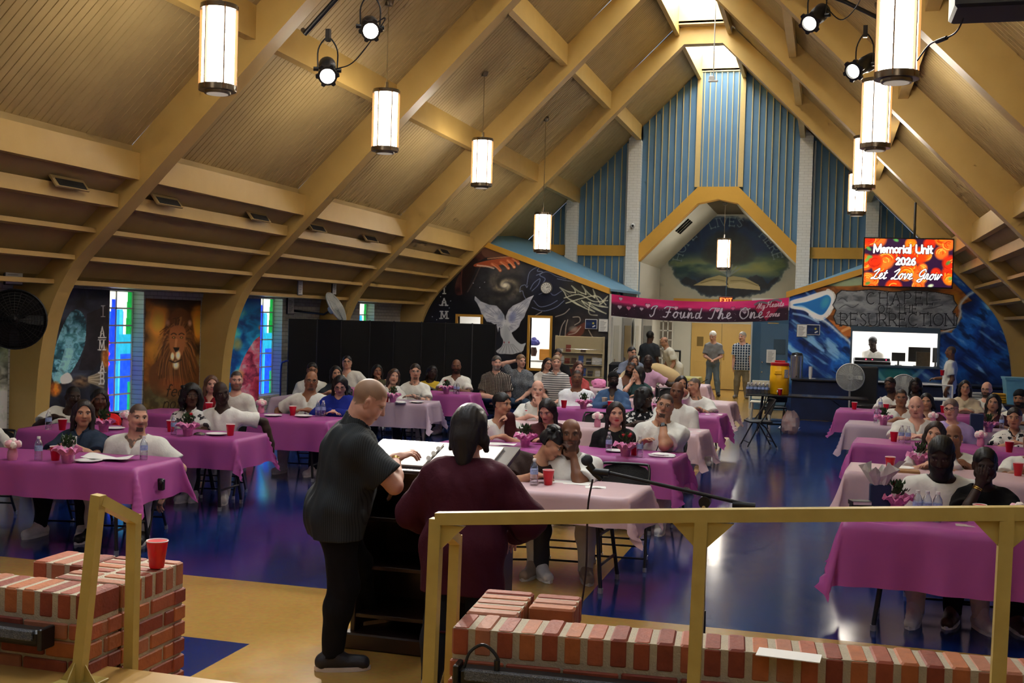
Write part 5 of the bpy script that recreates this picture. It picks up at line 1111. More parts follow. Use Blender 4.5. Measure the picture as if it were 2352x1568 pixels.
 for q in (-1, 1):
  sh, E_, w, *_ = ARM[q]; r = (.044 if fem else .05) * ll
  if sl > 0:
   a = min(sl, 1.); p = sh + (E_ - sh) * a; rr = r * 1.1 + e + (.016 if kind == 'blouse' else 0); v.cone(sh, p, rr, r * 1. + e + loose + (.016 if kind == 'blouse' else 0), .05)
   if sl > 1: p2 = E_ + (w - E_) * (sl - 1); m = E_ * .6 + p2 * .4; v.cone(E_, m, r * .95 + e + (.02 if kind == 'blouse' else 0), r * .95 + e + (.016 if kind == 'blouse' else 0), .03); v.cone(m, p2, r * .92 + e, .03 + e, .02)
   if sl < 1:
    d_ = nrm(E_ - sh); sl_, x, y, z_ = v.sub(p - .14, p + .14); dd = (x - p[0]) * d_[0] + (y - p[1]) * d_[1] + (z_ - p[2]) * d_[2]; v.F[sl_] = np.maximum(v.F[sl_], dd)
 torso_parts(v, e, .008)
 if kind in ('tank', 'sleeveless'):
  for q in (-1, 1): v.cone(SH[q] + st * q * .02, SH[q] + st * q * .12 - t * .04, .075, .08, .01, carve=True)
 hem = -.11 if not stand else kw.get('hem', -.16)
 if stand and hem < -.1:
  for q in (-1, 1): v.cone(LEG[q][0] + u * .05, LEG[q][0] + u * (hem - .1), .105 * ll + e, .1 * ll + e, .06)
 v.wrinkle(.0045, rng.integers(1e6))
 sl_, x, y, z_ = v.sub(Pv - .4, Pv + .4); dd = (Pv[2] + hem) - z_ + 0 * x + 0 * y; rad = np.sqrt((x - Pv[0]) ** 2 + (y - Pv[1]) ** 2); v.F[sl_] = np.where(rad + 0 * z_ < .36, np.maximum(v.F[sl_], dd), v.F[sl_])
 v.cone(N + t * .012 + ft * .008, N + t * .25 + ft * .02, nr * 1.22 + .012, nr * 1.5 + .03, .008, carve=True); sl_, x, y, z_ = v.sub(N - .2, N + .2); pc = N + t * .032; dd = (x - pc[0]) * t[0] + (y - pc[1]) * t[1] + (z_ - pc[2]) * t[2]; rad = np.sqrt((x - N[0]) ** 2 + (y - N[1]) ** 2 + (z_ - N[2]) ** 2); v.F[sl_] = np.where(rad < .15, np.maximum(v.F[sl_], dd), v.F[sl_])
 if kind in ('vneck', 'vlong', 'shirt', 'jacket', 'blouse') or kw.get('v'):
  dp = kw.get('v', {'vneck': .12, 'vlong': .12, 'shirt': .07, 'jacket': .2, 'blouse': .06}[kind] if kind in ('vneck', 'vlong', 'shirt', 'jacket', 'blouse') else .1); q0 = N + ft * .1; v.cone(q0 + t * .03, N + ft * .14 * (1 + (g - 1) * .5) - t * dp, .055, .012, .006, carve=True)
 if kind == 'tank' or kw.get('scoop'): v.cone(N + ft * .1 - t * .02, N + ft * .15 - t * .1, .07, .06, .01, carve=True)
 V, Q = v.mesh(); o = vobj({'tee': 'tee_shirt', 'vneck': 'shirt', 'polo': 'polo_shirt', 'shirt': 'shirt', 'tank': 'tank_top', 'long': 'shirt', 'vlong': 'shirt', 'jacket': 'jacket', 'blouse': 'blouse', 'sleeveless': 'blouse', 'dress': 'blouse'}[kind], V, Q, pat or M_cloth, root, org, color=tc)
 if kind == 'jacket':  # what is worn under an open jacket
  v = Vol(Pv - .3, N + .3, ht); torso_parts(v, .011); v.half(N + t * .0, t); v.half(Pv - u * .06, -u); v.cone(N + ft * .09 + t * .02, N + ft * .13 - t * .04, .06, .04, .01, carve=True); V, Q = v.mesh(); vobj('inner_top', V, Q, M_cloth, root, org, color=kw.get('inner', (20, 20, 22)))
 if kind in ('polo', 'shirt') and near < 24:
  v = Vol(N - .17, N + .17, max(.0065, hf_)); a0 = N - t * .01 + ft * .004; b0 = N + t * .055 + ft * .012; v.cone(a0, b0, nr + .03, nr + .016, .005); v.cone(N - t * .1 + ft * .004, N + t * .1 + ft * .016, nr + .022, nr + .006, .004, carve=True)
  v.half(b0, t + ft * .5); v.cone(N + ft * (nr + .03) + t * .05, N + ft * (nr + .06) - t * .04, .04, .012, .006, carve=True); v.half(N - t * .028, -t)
  V, Q = v.mesh()
  if len(Q): vobj('collar', V, Q, pat or M_cloth, root, org, color=kw.get('collar', tc))
 v = Vol(np.minimum(lo, lo), np.array([hi[0], hi[1], Pv[2] + .2]), max(ht, .0125)); v.ell(Pv, (.165 * (1 + (g - 1) * .7) + .012, .115 * (1 + (g - 1) * 1.1) + .012, .13), Bt, .05)
 for q in (-1, 1):
  h0, kn, an, ff = LEG[q]; v.cone(h0, kn, .085 * ll + .016, .06 * ll + .02, .05); m = kn * .68 + an * .32 - f * .01; v.cone(kn, m, .06 * ll + .02, .06 * ll + .018, .03); v.cone(m, an, .06 * ll + .018, .058, .03)
 v.wrinkle(.005, rng.integers(1e6), .8); v.half(Pv + u * .14, u)
 for q in (-1, 1): h0, kn, an, ff = LEG[q]; d_ = nrm(an - kn); v.ell(an + d_ * .075, (.085, .085, .075), None, .004, carve=True)
 V, Q = v.mesh(); vobj('trousers', V, Q, kw.get('legpat') or M_cloth, root, org, color=legs)
 if feet:
  for q in (-1, 1):
   h0, kn, an, ff = LEG[q]; d_ = nrm(np.cross(ff, [0, 0, 1])); a0 = an - ff * .045 - u * .035; b0 = an + ff * .175 - u * .045
   v = Vol(np.minimum(a0, b0) - .14, np.maximum(a0, b0) + .16, max(.008, ht)); v.cone(a0, b0, .052, .044, .02); v.cone(an + u * .035, an + ff * .04 - u * .02, .05, .045, .03); bt = an[2] - .083 if stand or legpose == 'sit' else (a0[2] - .05)
   v.half(np.array([0, 0, bt]), (0, 0, -1)); V, Q = v.mesh(); o = vobj('shoe', V, Q, M_leather, root, org, color=shoes)
   if near < 14:
    mb = MB(); c = (a0 + b0) / 2; pl = [c + ff * (x_ * .15) + d_ * y_ * .048 for x_, y_ in ((-1, -.6), (-.7, -.95), (.3, -1.05), (.85, -.7), (1.06, 0), (.85, .7), (.3, 1.05), (-.7, .95), (-1, .6), (-1.08, 0))]; n_ = len(pl)
    mb.add([(p[0] - org[0], p[1] - org[1], zz - org[2]) for zz in (bt - .001, bt + .024) for p in pl], [tuple(range(n_))[::-1], tuple(range(n_, 2 * n_))] + [(i, (i + 1) % n_, n_ + (i + 1) % n_, n_ + i) for i in range(n_)]); s_ = obj('sole', mb, M_leather, o); s_.color = lin4(kw.get('sole', (236, 234, 230)))
 hk = hair[0]; hh_ = hf_ * 1.0
 def shell(v, e): v.ell(H(0, -.018, .034), (np.array([.079, .1, .091]) + e) * hs, Bh, .02)
 if hk not in ('bald', 'buzz', 'fade', 'none'):
  ln = {'short': .0, 'mid': .1, 'bob': .16, 'long': .3, 'vlong': .4, 'braids': .34, 'curly': .2, 'afro': .0, 'updo': 0, 'pony': 0, 'cap': 0, 'wrap': 0, 'crop': 0, 'bun': 0}[hk]
  v = Vol(Hd - np.array([.24, .24, .2 + ln * 1.3]), Hd + .27, max(hh_, .007)); e = {'short': .008, 'crop': .006, 'curly': .03, 'afro': .03, 'updo': .012, 'cap': .012, 'wrap': .01}.get(hk, .009); shell(v, e)
  if hk in ('mid', 'bob', 'long', 'vlong', 'braids', 'curly'):
   wd = .025 if hk != 'curly' else .045
   for q in (-1, 1):
    a0 = H(q * .07, -.035, .03); a1 = H(q * (.086 + .01 * (hk == 'curly')), -.02, -.06); a2 = N + st * q * .1 + ft * (.045 if ln > .25 else -.01) - t * (ln - .16) * .9 + t * .02
    v.cone(a0, a1, wd + .004, wd, .04); v.cone(a1, a2, wd, wd * .62, .03)
    if ln > .25: v.cone(a2, a2 - u * .09 + ft * .02, wd * .7, wd * .3, .02)
   v.ell(H(0, -.085, -.04), np.array([.08 + .02 * (hk == 'curly'), .035 + .02 * (hk == 'curly'), .11]) * hs, Bh, .04); v.cone(H(0, -.095, -.05), N - ft * .085 - t * (ln - .12) * .6, .055, .04, .05)
  if hk == 'afro': v.ell(H(0, -.02, .05), (.115, .125, .11), Bh, .03)
  if hk == 'updo': v.ell(H(0, -.06, .11), (.06, .065, .05), Bh, .02); v.ell(H(.0, -.1, .02), (.06, .04, .06), Bh, .03)
  if hk == 'bun': v.ell(H(0, -.12, .03), (.045, .04, .045), Bh, .015)
  if hk == 'pony': v.ell(H(0, -.12, .01), (.03, .03, .03), Bh, .02); v.cone(H(0, -.13, -.0), N - ft * .1, .026, .018, .02)
  if hk == 'curly' or hk == 'updo' or hk == 'afro' or hk == 'braids':
   r_ = np.random.default_rng(5)
   for i in range(46):
    a_ = r_.uniform(-PI, PI); z0 = r_.uniform(-.1 - ln * .4, .1) if hk in ('curly',) else r_.uniform(-.02, .12); rad = .092 + .015 * (hk != 'updo'); c = H(math.cos(a_) * rad * .95, -.025 + math.sin(a_) * rad, z0)
    if (c - Hd) @ hf < .055 * hs: v.ell(c, np.ones(3) * r_.uniform(.012, .024), None, .008)
  x, y, z_ = v.ax; X = (x[:, None, None] - Hd[0]); Yy = (y[None, :, None] - Hd[1]); Z = (z_[None, None, :] - Hd[2]); lx = (X * hsv[0] + Yy * hsv[1] + Z * hsv[2]) / hs; ly = (X * hf[0] + Yy * hf[1] + Z * hf[2]) / hs; lz = (X * hu[0] + Yy * hu[1] + Z * hu[2]) / hs
  if hk not in ('cap', 'wrap'): v.F += (.0015 * np.sin(lx * 330 + 2.2 * np.sin(lz * 40)) * (1 + 0 * ly)).astype(np.float32)
  fw = .064 if ln > 0 else .066; zt = .078 if ln > 0 else .068 if hk not in ('cap', 'wrap') else .05
  if kw.get('fringe'): zt = .03
  face = np.maximum(np.maximum(np.abs(lx) - fw - .15 * np.clip(-lz - .02, 0, .1) * (ln > .12), .03 - ly - .0 * lz), lz - zt + 1.6 * lx ** 2 * 10) * .8
  v.F = np.maximum(v.F, -face.astype(np.float32))
  if ln == 0:
   cut = (-.045 if hk in ('short', 'crop', 'updo', 'pony', 'bun') else -.0) - lz; cut = np.where(ly > -.03, np.maximum(cut, .03 - lz - .0), np.maximum(cut, (-.055) - lz)); v.F = np.maximum(v.F, (cut * .9).astype(np.float32))
  V, Q = v.mesh()
  if len(Q): vobj('hair' if hk not in ('cap', 'wrap') else ('cap' if hk == 'cap' else 'head_wrap'), V, Q, M_hair if hk not in ('cap', 'wrap') else M_cloth, root, org, color=hair[1])
 if bk == 'full':
  v = Vol(Hd - .22, Hd + .2, max(hh_, .007)); v.ell(H(0, .035, -.085), np.array([.062 * fat, .06, .06]) * hs, Bh, .02); v.ell(H(0, .045, -.11 - .03 * beard.get('l', 0)), np.array([.052 + .016 * beard.get('l', 0), .05, .04 + .03 * beard.get('l', 0)]) * hs, Bh, .03)
  for q in (-1, 1): v.cone(H(q * .066 * fat, .01, -.02), H(q * .052 * fat, .03, -.08), .012, .024, .02)
  v.ell(H(0, .105, -.066), (.029, .02, .0145), Bh, .006, carve=True); v.ell(H(0, .1, -.02), (.052, .045, .031), Bh, .01, carve=True); V, Q = v.mesh(); vobj('beard', V, Q, M_hair, root, org, color=bc)
 if mask: v = Vol(Hd - .2, Hd + .2, max(hh_, .007)); v.ell(H(0, .03, -.06), np.array([.068, .078, .062]) * hs, Bh, .02); v.half(H(0, 0, -.028), hu); v.half(H(0, .012, 0), -hf); V, Q = v.mesh(); vobj('face_mask', V, Q, M_cloth, root, org, color=mask)
 if glasses:
  mb = MB()
  for q in (-1, 1):
   c = [H(q * .033 + .024 * math.cos(a) * (1 if abs(math.cos(a)) < .8 else .98), .1 - .012 * abs(q * .033 + .024 * math.cos(a)) / .05, .017 * math.sin(a) - .002) for a in np.linspace(0, 2 * PI, 14, endpoint=False)]; mb.tube(np.array(c) - org, .0024 if glasses != 'thin' else .0015, 6, closed=True)
   mb.tube(np.array([H(q * .056, .092, .004), H(q * .078, .06, .006), H(q * .084, -.0, .002)]) - org, .002, 5)
  mb.tube(np.array([H(-.01, .103, .004), H(.01, .103, .004)]) - org, .002, 5)
  obj('glasses', mb, M_specs if glasses != 'thin' else mat('wire_frame', (150, 130, 110), .3, metal=.7, vary=0), root, 60)
 if extra: extra(dict(root=root, org=org, N=N, t=t, st=st, ft=ft, ARM=ARM, Pv=Pv, H=H, Hd=Hd, Bh=Bh, g=g, L=L, u=u, f=f, s=s, LEG=LEG))
 return dict(root=root, Pv=Pv, f=f, s=s, N=N, Hd=Hd, body=body, ARM=ARM)
# ------------------------------------------------------------------ brick rail walls, stage edge, handrails
M_conc = mat('stage_floor_tan', (176, 136, 70), .35, .5, vary=.12)
mb = MB(); mb.bbox((XL, -3., .0), (XR, 3.95, .6)); mb.bbox((XL, 3.9, 0), (-2.9, 4.5, .6)) if False else None; struct('stage', mb, M_conc).name = 'floor_stage'
for i, (y0, y1, z) in enumerate(((3.95, 4.25, .4), (4.25, 4.55, .2))):
 mb = MB(); mb.bbox((-2.72, y0, 0), (-1.34, y1, z)); struct('floor_step', mb, M_conc)
BR = [mat('brick_%d' % i, c, .6, .35, vary=.35, scale=22, dark=d, bump=.25, bscale=60) for i, (c, d) in enumerate((((168, 84, 56), (128, 58, 40)), ((186, 102, 68), (140, 72, 48)), ((150, 70, 48), (110, 48, 36)), ((178, 112, 80), (150, 92, 66)), ((190, 110, 60), (150, 84, 50))))]
M_mort = mat('mortar', (190, 176, 150), .75, .3, vary=.25, scale=40, bump=.4, bscale=140)
def brick_wall(label, O, ax, segs, ztop, zbase):
 """segs: rectangles (u0,u1,v0,v1) in the wall's own plan; each course laid brick by brick into one mesh per wall"""
 O = np.array(O, float); ca, sa = math.cos(ax), math.sin(ax); E1 = np.array([ca, sa, 0]); E2 = np.array([-sa, ca, 0]); Rm = np.array([E1, E2, [0, 0, 1]]).T
 rng = random.Random(4); mo = MB(); mb = MB(); P = lambda u, v, z: O + E1 * u + E2 * v + np.array([0, 0, z])
 ch = .0745; cap = .105
 for (u0, u1, v0, v1) in segs:
  mo.box(P((u0 + u1) / 2, (v0 + v1) / 2, (zbase + ztop - .005) / 2), (u1 - u0 - .024, v1 - v0 - .024, ztop - zbase - .0), Rm)
  lu = (u1 - u0) >= (v1 - v0); n = max(1, round(((u1 - u0) if lu else (v1 - v0)) / .083)); step = ((u1 - u0) if lu else (v1 - v0)) / n; dv = (v1 - v0) if lu else (u1 - u0); m = max(1, round(dv / .21))
  for k in range(n):
   for j in range(m):
    w = dv / m; g = .017; z = ztop - cap / 2 + rng.uniform(-.003, .003)
    if lu: c = P(u0 + (k + .5) * step, v0 + (j + .5) * w, z); d = (step - g, w - g, cap)
    else: c = P(u0 + (j + .5) * w, v0 + (k + .5) * step, z); d = (w - g, step - g, cap)
    mb.rbox(c + np.array([0, 0, .002]), d, .008, Rm, rng.randrange(5))
  z = ztop - cap - ch / 2 - .006; row = 0
  while z > zbase - .02:
   for (a0, a1, fixed, dirn) in ((u0, u1, v0, 'u'), (u0, u1, v1, 'u'), (v0, v1, u0, 'v'), (v0, v1, u1, 'v')):
    L = a1 - a0; off = 0 if row % 2 == 0 else -.105; x = a0 + off
    while x < a1 - .02:
     s0, s1 = max(x + .005, a0 + .0), min(x + .205, a1); x += .21
     if s1 - s0 < .03: continue
     m_ = (s0 + s1) / 2
     if dirn == 'u': c = P(m_, fixed + (.045 if fixed == v0 else -.045), z); d = (s1 - s0, .09, ch - .012)
     else: c = P(fixed + (.049 if fixed == u0 else -.049), m_, z); d = (.09, s1 - s0 - .007, ch - .014)
     mb.rbox(c + np.array([0, 0, rng.uniform(-.002, .002)]), d, .005, Rm, rng.randrange(5))
   z -= ch; row += 1
 t = obj('brick_wall', mb, BR, org=P(segs[0][0], segs[0][2], zbase)); tag(t, label, 'low wall')
 for v in [None]: obj('mortar', MB().add(np.concatenate(mo.v) - np.array(t.location), mo.f), M_mort, t)
 return t
brick_wall('low brick wall at the left corner with a red cup on its end', (-6.0, 3.82, 0), 0, [(0, 3.25, 0, .22), (2.9, 3.25, .22, .7), (2.62, 2.9, .44, .7)], .91, 0.)
brick_wall('long low brick wall along the front right with a paper on top', (-1.3, 3.93, 0), R(4.5), [(0, 3.4, 0, .22), (0, .22, .22, .62), (.22, .42, .36, .62)], .91, 0.)
M_yel = mat('yellow_steel', (204, 182, 102), .4, .5, vary=.12, scale=14, dark=(176, 150, 76))
def bar(mb, a, b, w=.042):
 a = np.array(a, float); b = np.array(b, float); x, y, d = basis_from(b - a); mb.box((a + b) / 2, (w, w, np.linalg.norm(b - a) + w * .0), np.array([x, y, d]).T)
t = thing('handrail', 'short sloping yellow handrail beside the left brick wall', 'handrail', (-2.72, 3.72, .6))
o = np.array([-2.72, 3.72, .6]); A0 = np.array([-2.72, 3.72, .6]); A1 = atY(226, 1148, 3.72); B1 = atY(308, 1192, 3.99); B0 = np.array([B1[0] + .0, 3.99, .4])
for nm, q in (('post', (A0, A1)), ('post', (B0, B1)), ('top_rail', (A1, B1))): mb = MB(); bar(mb, q[0] - o, q[1] - o + (np.array([0, 0, .02]) if nm == 'post' else 0)); obj(nm, mb, M_yel, t)
mb = MB(); mb.rbox((0, 0, .006), (.16, .16, .012), .003)
for sx, sy in ((1, 0), (-1, 0), (0, 1), (0, -1)): mb.add([(sx * .02, sy * .02, .012), (sx * .075, sy * .075, .012), (sx * .02, sy * .02, .09), (sx * .02 + .005 * sy, sy * .02 + .005 * sx, .012), (sx * .075 + .005 * sy, sy * .075 + .005 * sx, .012), (sx * .02 + .005 * sy, sy * .02 + .005 * sx, .09)], [(0, 1, 2), (5, 4, 3), (0, 3, 4, 1), (1, 4, 5, 2), (2, 5, 3, 0)])
obj('base_plate', mb, M_yel, t)
t = thing('guard_rail', 'long yellow guard rail running across the front right', 'railing', (-1.27, 3.72, .6)); o = np.array([-1.27, 3.72, .6])
pts = [atY(1003, 1190, 3.72), atY(1612, 1183, 3.74), atY(2312, 1178, 3.78), atY(2500, 1177, 3.8)]
for i, p in enumerate(pts[:3]):
 mb = MB(); bar(mb, np.array([p[0] - .012, p[1], .6]) - o, p - o); obj('post', mb, M_yel, t)
 mb = MB()
 for sd in ((-1, 1) if i else (1,)):
  V = [(0, -.01, -.02), (sd * .085, -.01, -.02), (0, -.01, -.105)]; V += [(x, .01, z) for x, y, z in V]; mb.add(np.array(V) + p - o + np.array([sd * .02, 0, 0]), [(0, 1, 2), (5, 4, 3), (0, 3, 4, 1), (1, 4, 5, 2), (2, 5, 3, 0)])
 obj('gusset', mb, M_yel, t)
 mb = MB(); mb.rbox(np.array([p[0], p[1], .606]) - o, (.13, .13, .012), .003); obj('base_plate', mb, M_yel, t)
mb = MB(); mb.tube([p - o for p in pts], .001); mb = MB()
for a, b in zip(pts[:-1], pts[1:]): bar(mb, a - o, b - o + (b - a) * .003)
obj('top_rail', mb, M_yel, t)
t = thing('handrail', 'short bent yellow handrail at the right of the steps', 'handrail', (-1.3, 4.3, .2)); o = np.array([-1.3, 4.3, .2])
a = pts[0] + (0, .05, -.04); b = atY(1047, 1240, 4.35); mb = MB(); bar(mb, a - o, b - o); obj('top_rail', mb, M_yel, t); mb = MB(); bar(mb, b - o + (0, 0, .02), np.array([b[0] - .01, b[1], .2]) - o); obj('post', mb, M_yel, t)
# stage light bars on the wall faces
M_led = mat('led_lens', (120, 124, 128), .25, .6, vary=.8, scale=160, dark=(30, 32, 36), bump=.8, bscale=220)
def light_bar(label, a, b, dr=(0, -1, 0)):
 a = np.array(a, float); b = np.array(b, float); x = nrm_(b - a); L = np.linalg.norm(b - a); n = np.array(dr, float); z = np.cross(x, n) * -1; Bm = np.array([x, n, [0, 0, 1]]).T
 t = thing('stage_light_bar', label, 'light bar', tuple(a)); c = (b - a) / 2
 mb = MB(); mb.rbox(c, (L, .07, .065), .012, Bm); obj('housing', mb, M_blk, t)
 mb = MB(); mb.rbox(c + n * .036 + np.array([0, 0, .012]), (L - .05, .02, .042), .008, Bm); obj('lens_strip', mb, M_led, t)
 for q in (-1, 1): mb = MB(); mb.rbox(c + x * q * (L / 2 + .008), (.02, .085, .085), .004, Bm); obj('end_bracket', mb, M_blk, t)
 mb = MB(); p = c - x * (L / 2 - .14); mb.tube(cr([p + (0, 0, .03), p + (0, 0, .08), p - x * .05 + (0, 0, .12), p - x * .1 + (0, 0, .09), p - x * .12 + (0, 0, .03)], 5) + n * .02, .006, 6); mb.cyl(p + n * .02 + (0, 0, .03), p + n * .02 + (0, 0, .07), .011); obj('cable', mb, M_blk, t)
 return t
def nrm_(v): return v / np.linalg.norm(v)
fa = np.array([math.cos(R(4.5)), math.sin(R(4.5)), 0]); fn = np.array([math.sin(R(4.5)), -math.cos(R(4.5)), 0])
q = np.array([-1.3, 3.93, 0]) + fn * .04
light_bar('black stage light bar with a lens strip on the right brick wall', q + fa * .055 + (0, 0, .755), q + fa * 1.02 + (0, 0, .745), fn)
light_bar('black stage light bar on the face of the left brick wall', (-4.2, 3.775, .76), (-2.92, 3.775, .745))
mb = MB(); pc = atZ(1812, 1504, .912)
mb.box(pc, (.215, .1, .003), rotm('Z', R(-4))); tag(obj('paper', mb, mat('white_paper', (238, 236, 230), .7, vary=.04), org=pc), 'white sheet of paper lying on top of the right brick wall', 'paper')
# ------------------------------------------------------------------ tables, cloths, chairs
M_tabtop = mat('table_laminate', (60, 56, 54), .45, vary=.1); M_leg = mat('dark_steel', (40, 40, 44), .35, .5, metal=.4, vary=0); M_cap = mat('foot_cap', (170, 170, 172), .3, metal=.5, vary=0)
TLY = .745
def table(label, x0, x1, y0, d=.76, grp='long folding tables', rz=0., z=.74, top=None):
 t = thing('folding_table', label, 'table', ((x0 + x1) / 2, y0 + d / 2, 0), rz, grp); w = (x1 - x0) / 2
 mb = MB(); mb.rbox((0, 0, z - .016), (2 * w, d, .032), .008); obj('tabletop', mb, top or M_tabtop, t)
 for q in (-1, 1):
  for s_ in (-1, 1):
   mb = MB(); mb.tube([(q * (w - .3), s_ * d * .22, z - .03), (q * (w - .22), s_ * d * .34, .03)], .016, 8); lg = obj('leg', mb, M_leg, t, 60); mb = MB(); mb.cyl((q * (w - .22), s_ * d * .34, 0), (q * (w - .219), s_ * d * .34, .04), .02, seg=10); obj('foot_cap', mb, M_cap, lg)
  mb = MB(); mb.tube([(q * (w - .24), -d * .31, .2), (q * (w - .24), d * .31, .2)], .011, 8); mb.tube([(q * (w - .7), 0, z - .03), (q * (w - .27), 0, .42)], .009, 6); mb.tube([(q * (w - .265), -d * .27, .42), (q * (w - .265), d * .27, .42)], .011, 8); obj('leg_brace', mb, M_leg, t, 60)
 return t
def cloth_mat(nm, c, tr):
 m, nt, b = nodemat(nm); b.inputs['Base Color'].default_value = lin4(c); b.inputs['Roughness'].default_value = .38; b.inputs['Specular IOR Level'].default_value = .5
 tl = nt.nodes.new('ShaderNodeBsdfTranslucent'); tl.inputs[0].default_value = lin4(c); mx = nt.nodes.new('ShaderNodeMixShader'); mx.inputs[0].default_value = tr
 nt.links.new(b.outputs[0], mx.inputs[1]); nt.links.new(tl.outputs[0], mx.inputs[2]); nt.links.new(mx.outputs[0], nt.nodes['Material Output'].inputs[0])
 o, no = noise_col(nt, lin(c), .1, 5.); nt.links.new(o, b.inputs['Base Color'])
 return m
MC_ = {'magenta': cloth_mat('magenta_plastic', (206, 98, 178), .3), 'pale': cloth_mat('pale_pink_plastic', (242, 206, 212), .25), 'lav': cloth_mat('lavender_plastic', (214, 186, 204), .25), 'yellow': cloth_mat('yellow_plastic', (226, 214, 120), .25)}
def cloth(label, x0, x1, y0, col, drop=.3, d=.76, sdrop=.34, z=.745, rz=0., loc=None, seed=0, cat='tablecloth', ny=16):
 rg = np.random.default_rng(seed); hx, hy = (x1 - x0) / 2, d / 2; us = np.unique(np.r_[np.linspace(-hx - sdrop, -hx, 9), np.linspace(-hx, hx, 60), np.linspace(hx, hx + sdrop, 9)]); vs = np.unique(np.r_[np.linspace(-hy - drop, -hy, 9), np.linspace(-hy, hy, ny), np.linspace(hy, hy + drop, 9)])
 U, V_ = np.meshgrid(us, vs); ou = np.clip(np.abs(U) - hx, 0, None); ov = np.clip(np.abs(V_) - hy, 0, None); su, sv = np.sign(U), np.sign(V_)
 r = np.hypot(ou, ov); fl = .34 * np.minimum(ou, ov); wav = .02 * np.sin(U * 9 + rg.uniform(0, 6)) + .012 * np.sin(U * 21 + rg.uniform(0, 6)); wav2 = .02 * np.sin(V_ * 12 + rg.uniform(0, 6))
 X_ = np.clip(U, -hx, hx) + su * (fl * .8 + np.where(ov > ou, 0, 1) * (ou > 0) * (.012 + .1 * ou + wav2 * ou / .3)); Y_ = np.clip(V_, -hy, hy) + sv * (fl * .8 + np.where(ou > ov, 0, 1) * (ov > 0) * (.012 + .1 * ov + wav * ov / .3))
 tw = np.where((ou > 0) & (ov > 0), .03 * np.sin(6 * (ou - ov) / .3 + rg.uniform(0, 3)) * np.minimum(ou, ov) / .3, 0); X_ = X_ + su * tw; Y_ = Y_ - sv * tw
 Z = z - np.sqrt(np.maximum(r * r - fl * fl * 1.1, 0)) + .0025 * np.sin(U * 13 + V_ * 7) * (r == 0) + .003 * fbm(U * 4 + seed, V_ * 5, 3) * (r == 0)
 nx_, ny_ = len(us), len(vs); idx = np.arange(nx_ * ny_).reshape(ny_, nx_); Q = np.stack([idx[:-1, :-1], idx[:-1, 1:], idx[1:, 1:], idx[1:, :-1]], -1).reshape(-1, 4)
 c = (x0 + x1) / 2, y0 + d / 2
 me = fastmesh('tablecloth', np.c_[X_.ravel(), Y_.ravel(), (Z - z).ravel()], Q, None, True); me.materials.append(MC_[col]); o = bpy.data.objects.new('tablecloth', me); C.objects.link(o); o.location = (c[0], c[1], z + .002); o.rotation_euler = (0, 0, rz); tag(o, label, cat, 'plastic tablecloths'); return o
ROWY = {1: 8.05, 2: 10.72, 3: 13.38, 4: 16.05, 5: 18.72, 6: 21.3}
TB = {'A1': (-7.85, -5.36, 8.0, 'magenta', 'front left magenta table', .28), 'A2': (-8.12, -5.68, 10.2, 'magenta', 'second left magenta table', .3), 'A3': (-8.3, -5.72, 12.45, 'magenta', 'third left magenta table', .36), 'A4': (-8.1, -5.66, 15.75, 'lav', 'lavender table on the left', .36), 'A5': (-8.1, -5.7, 18.0, 'magenta', 'farthest left magenta table', .36),
 'C1': (-3.8, -1.37, 8.24, 'pale', 'pale pink table behind the podium', .22), 'C2': (-3.84, -1.38, 10.72, 'magenta', 'middle magenta table with the roses', .36), 'C3': (-3.86, -1.42, 13.4, 'pale', 'second middle pale pink table', .34), 'C4': (-3.86, -1.43, 16.12, 'magenta', 'second middle magenta table', .36), 'C5': (-3.9, -1.5, 18.84, 'pale', 'farthest middle pale table', .34),
 'R1': (.14, 2.58, 7.95, 'magenta', 'front right magenta table', .42), 'R2': (.2, 2.64, 10.75, 'pale', 'right pale pink table', .34), 'R3': (.32, 2.76, 13.42, 'magenta', 'second right magenta table', .36), 'R4': (.28, 2.72, 16.0, 'lav', 'right lavender table', .34), 'R5': (.18, 2.62, 18.6, 'magenta', 'farthest right magenta table', .34)}
CN = {'magenta': 'magenta plastic cloth draped over the ', 'pale': 'pale pink plastic cloth draped over the ', 'lav': 'lavender plastic cloth draped over the '}
TOPS = [(np.array([-4.1, 21.68]), 1.8, 0.)]
for i, (k, (x0, x1, y0, col, nm, dr)) in enumerate(TB.items()):
 rz = R({'A': 4.5, 'C': -4., 'R': -5.}[k[0]]); w_ = x1 - x0; sg = 1 if k[0] == 'R' else -1; px_ = x0 if sg > 0 else x1; cx_ = px_ + sg * w_ / 2 * math.cos(rz) - .38 * math.sin(rz); cy_ = y0 + sg * w_ / 2 * math.sin(rz) + .38 * math.cos(rz)
 TOPS.append((np.array([cx_, cy_]), w_, rz)); table('long folding table under the cloth of the ' + nm, cx_ - w_ / 2, cx_ + w_ / 2, cy_ - .38, rz=rz); cloth(CN[col] + nm, cx_ - w_ / 2, cx_ + w_ / 2, cy_ - .38, col, dr, sdrop=.3 if k != 'R1' else .34, seed=i, rz=rz)
M_chair = mat('black_steel_chair', (20, 21, 24), .35, .5, vary=.05); M_pad = mat('black_vinyl', (26, 27, 30), .5, .4, vary=.1, bump=.2, bscale=120)
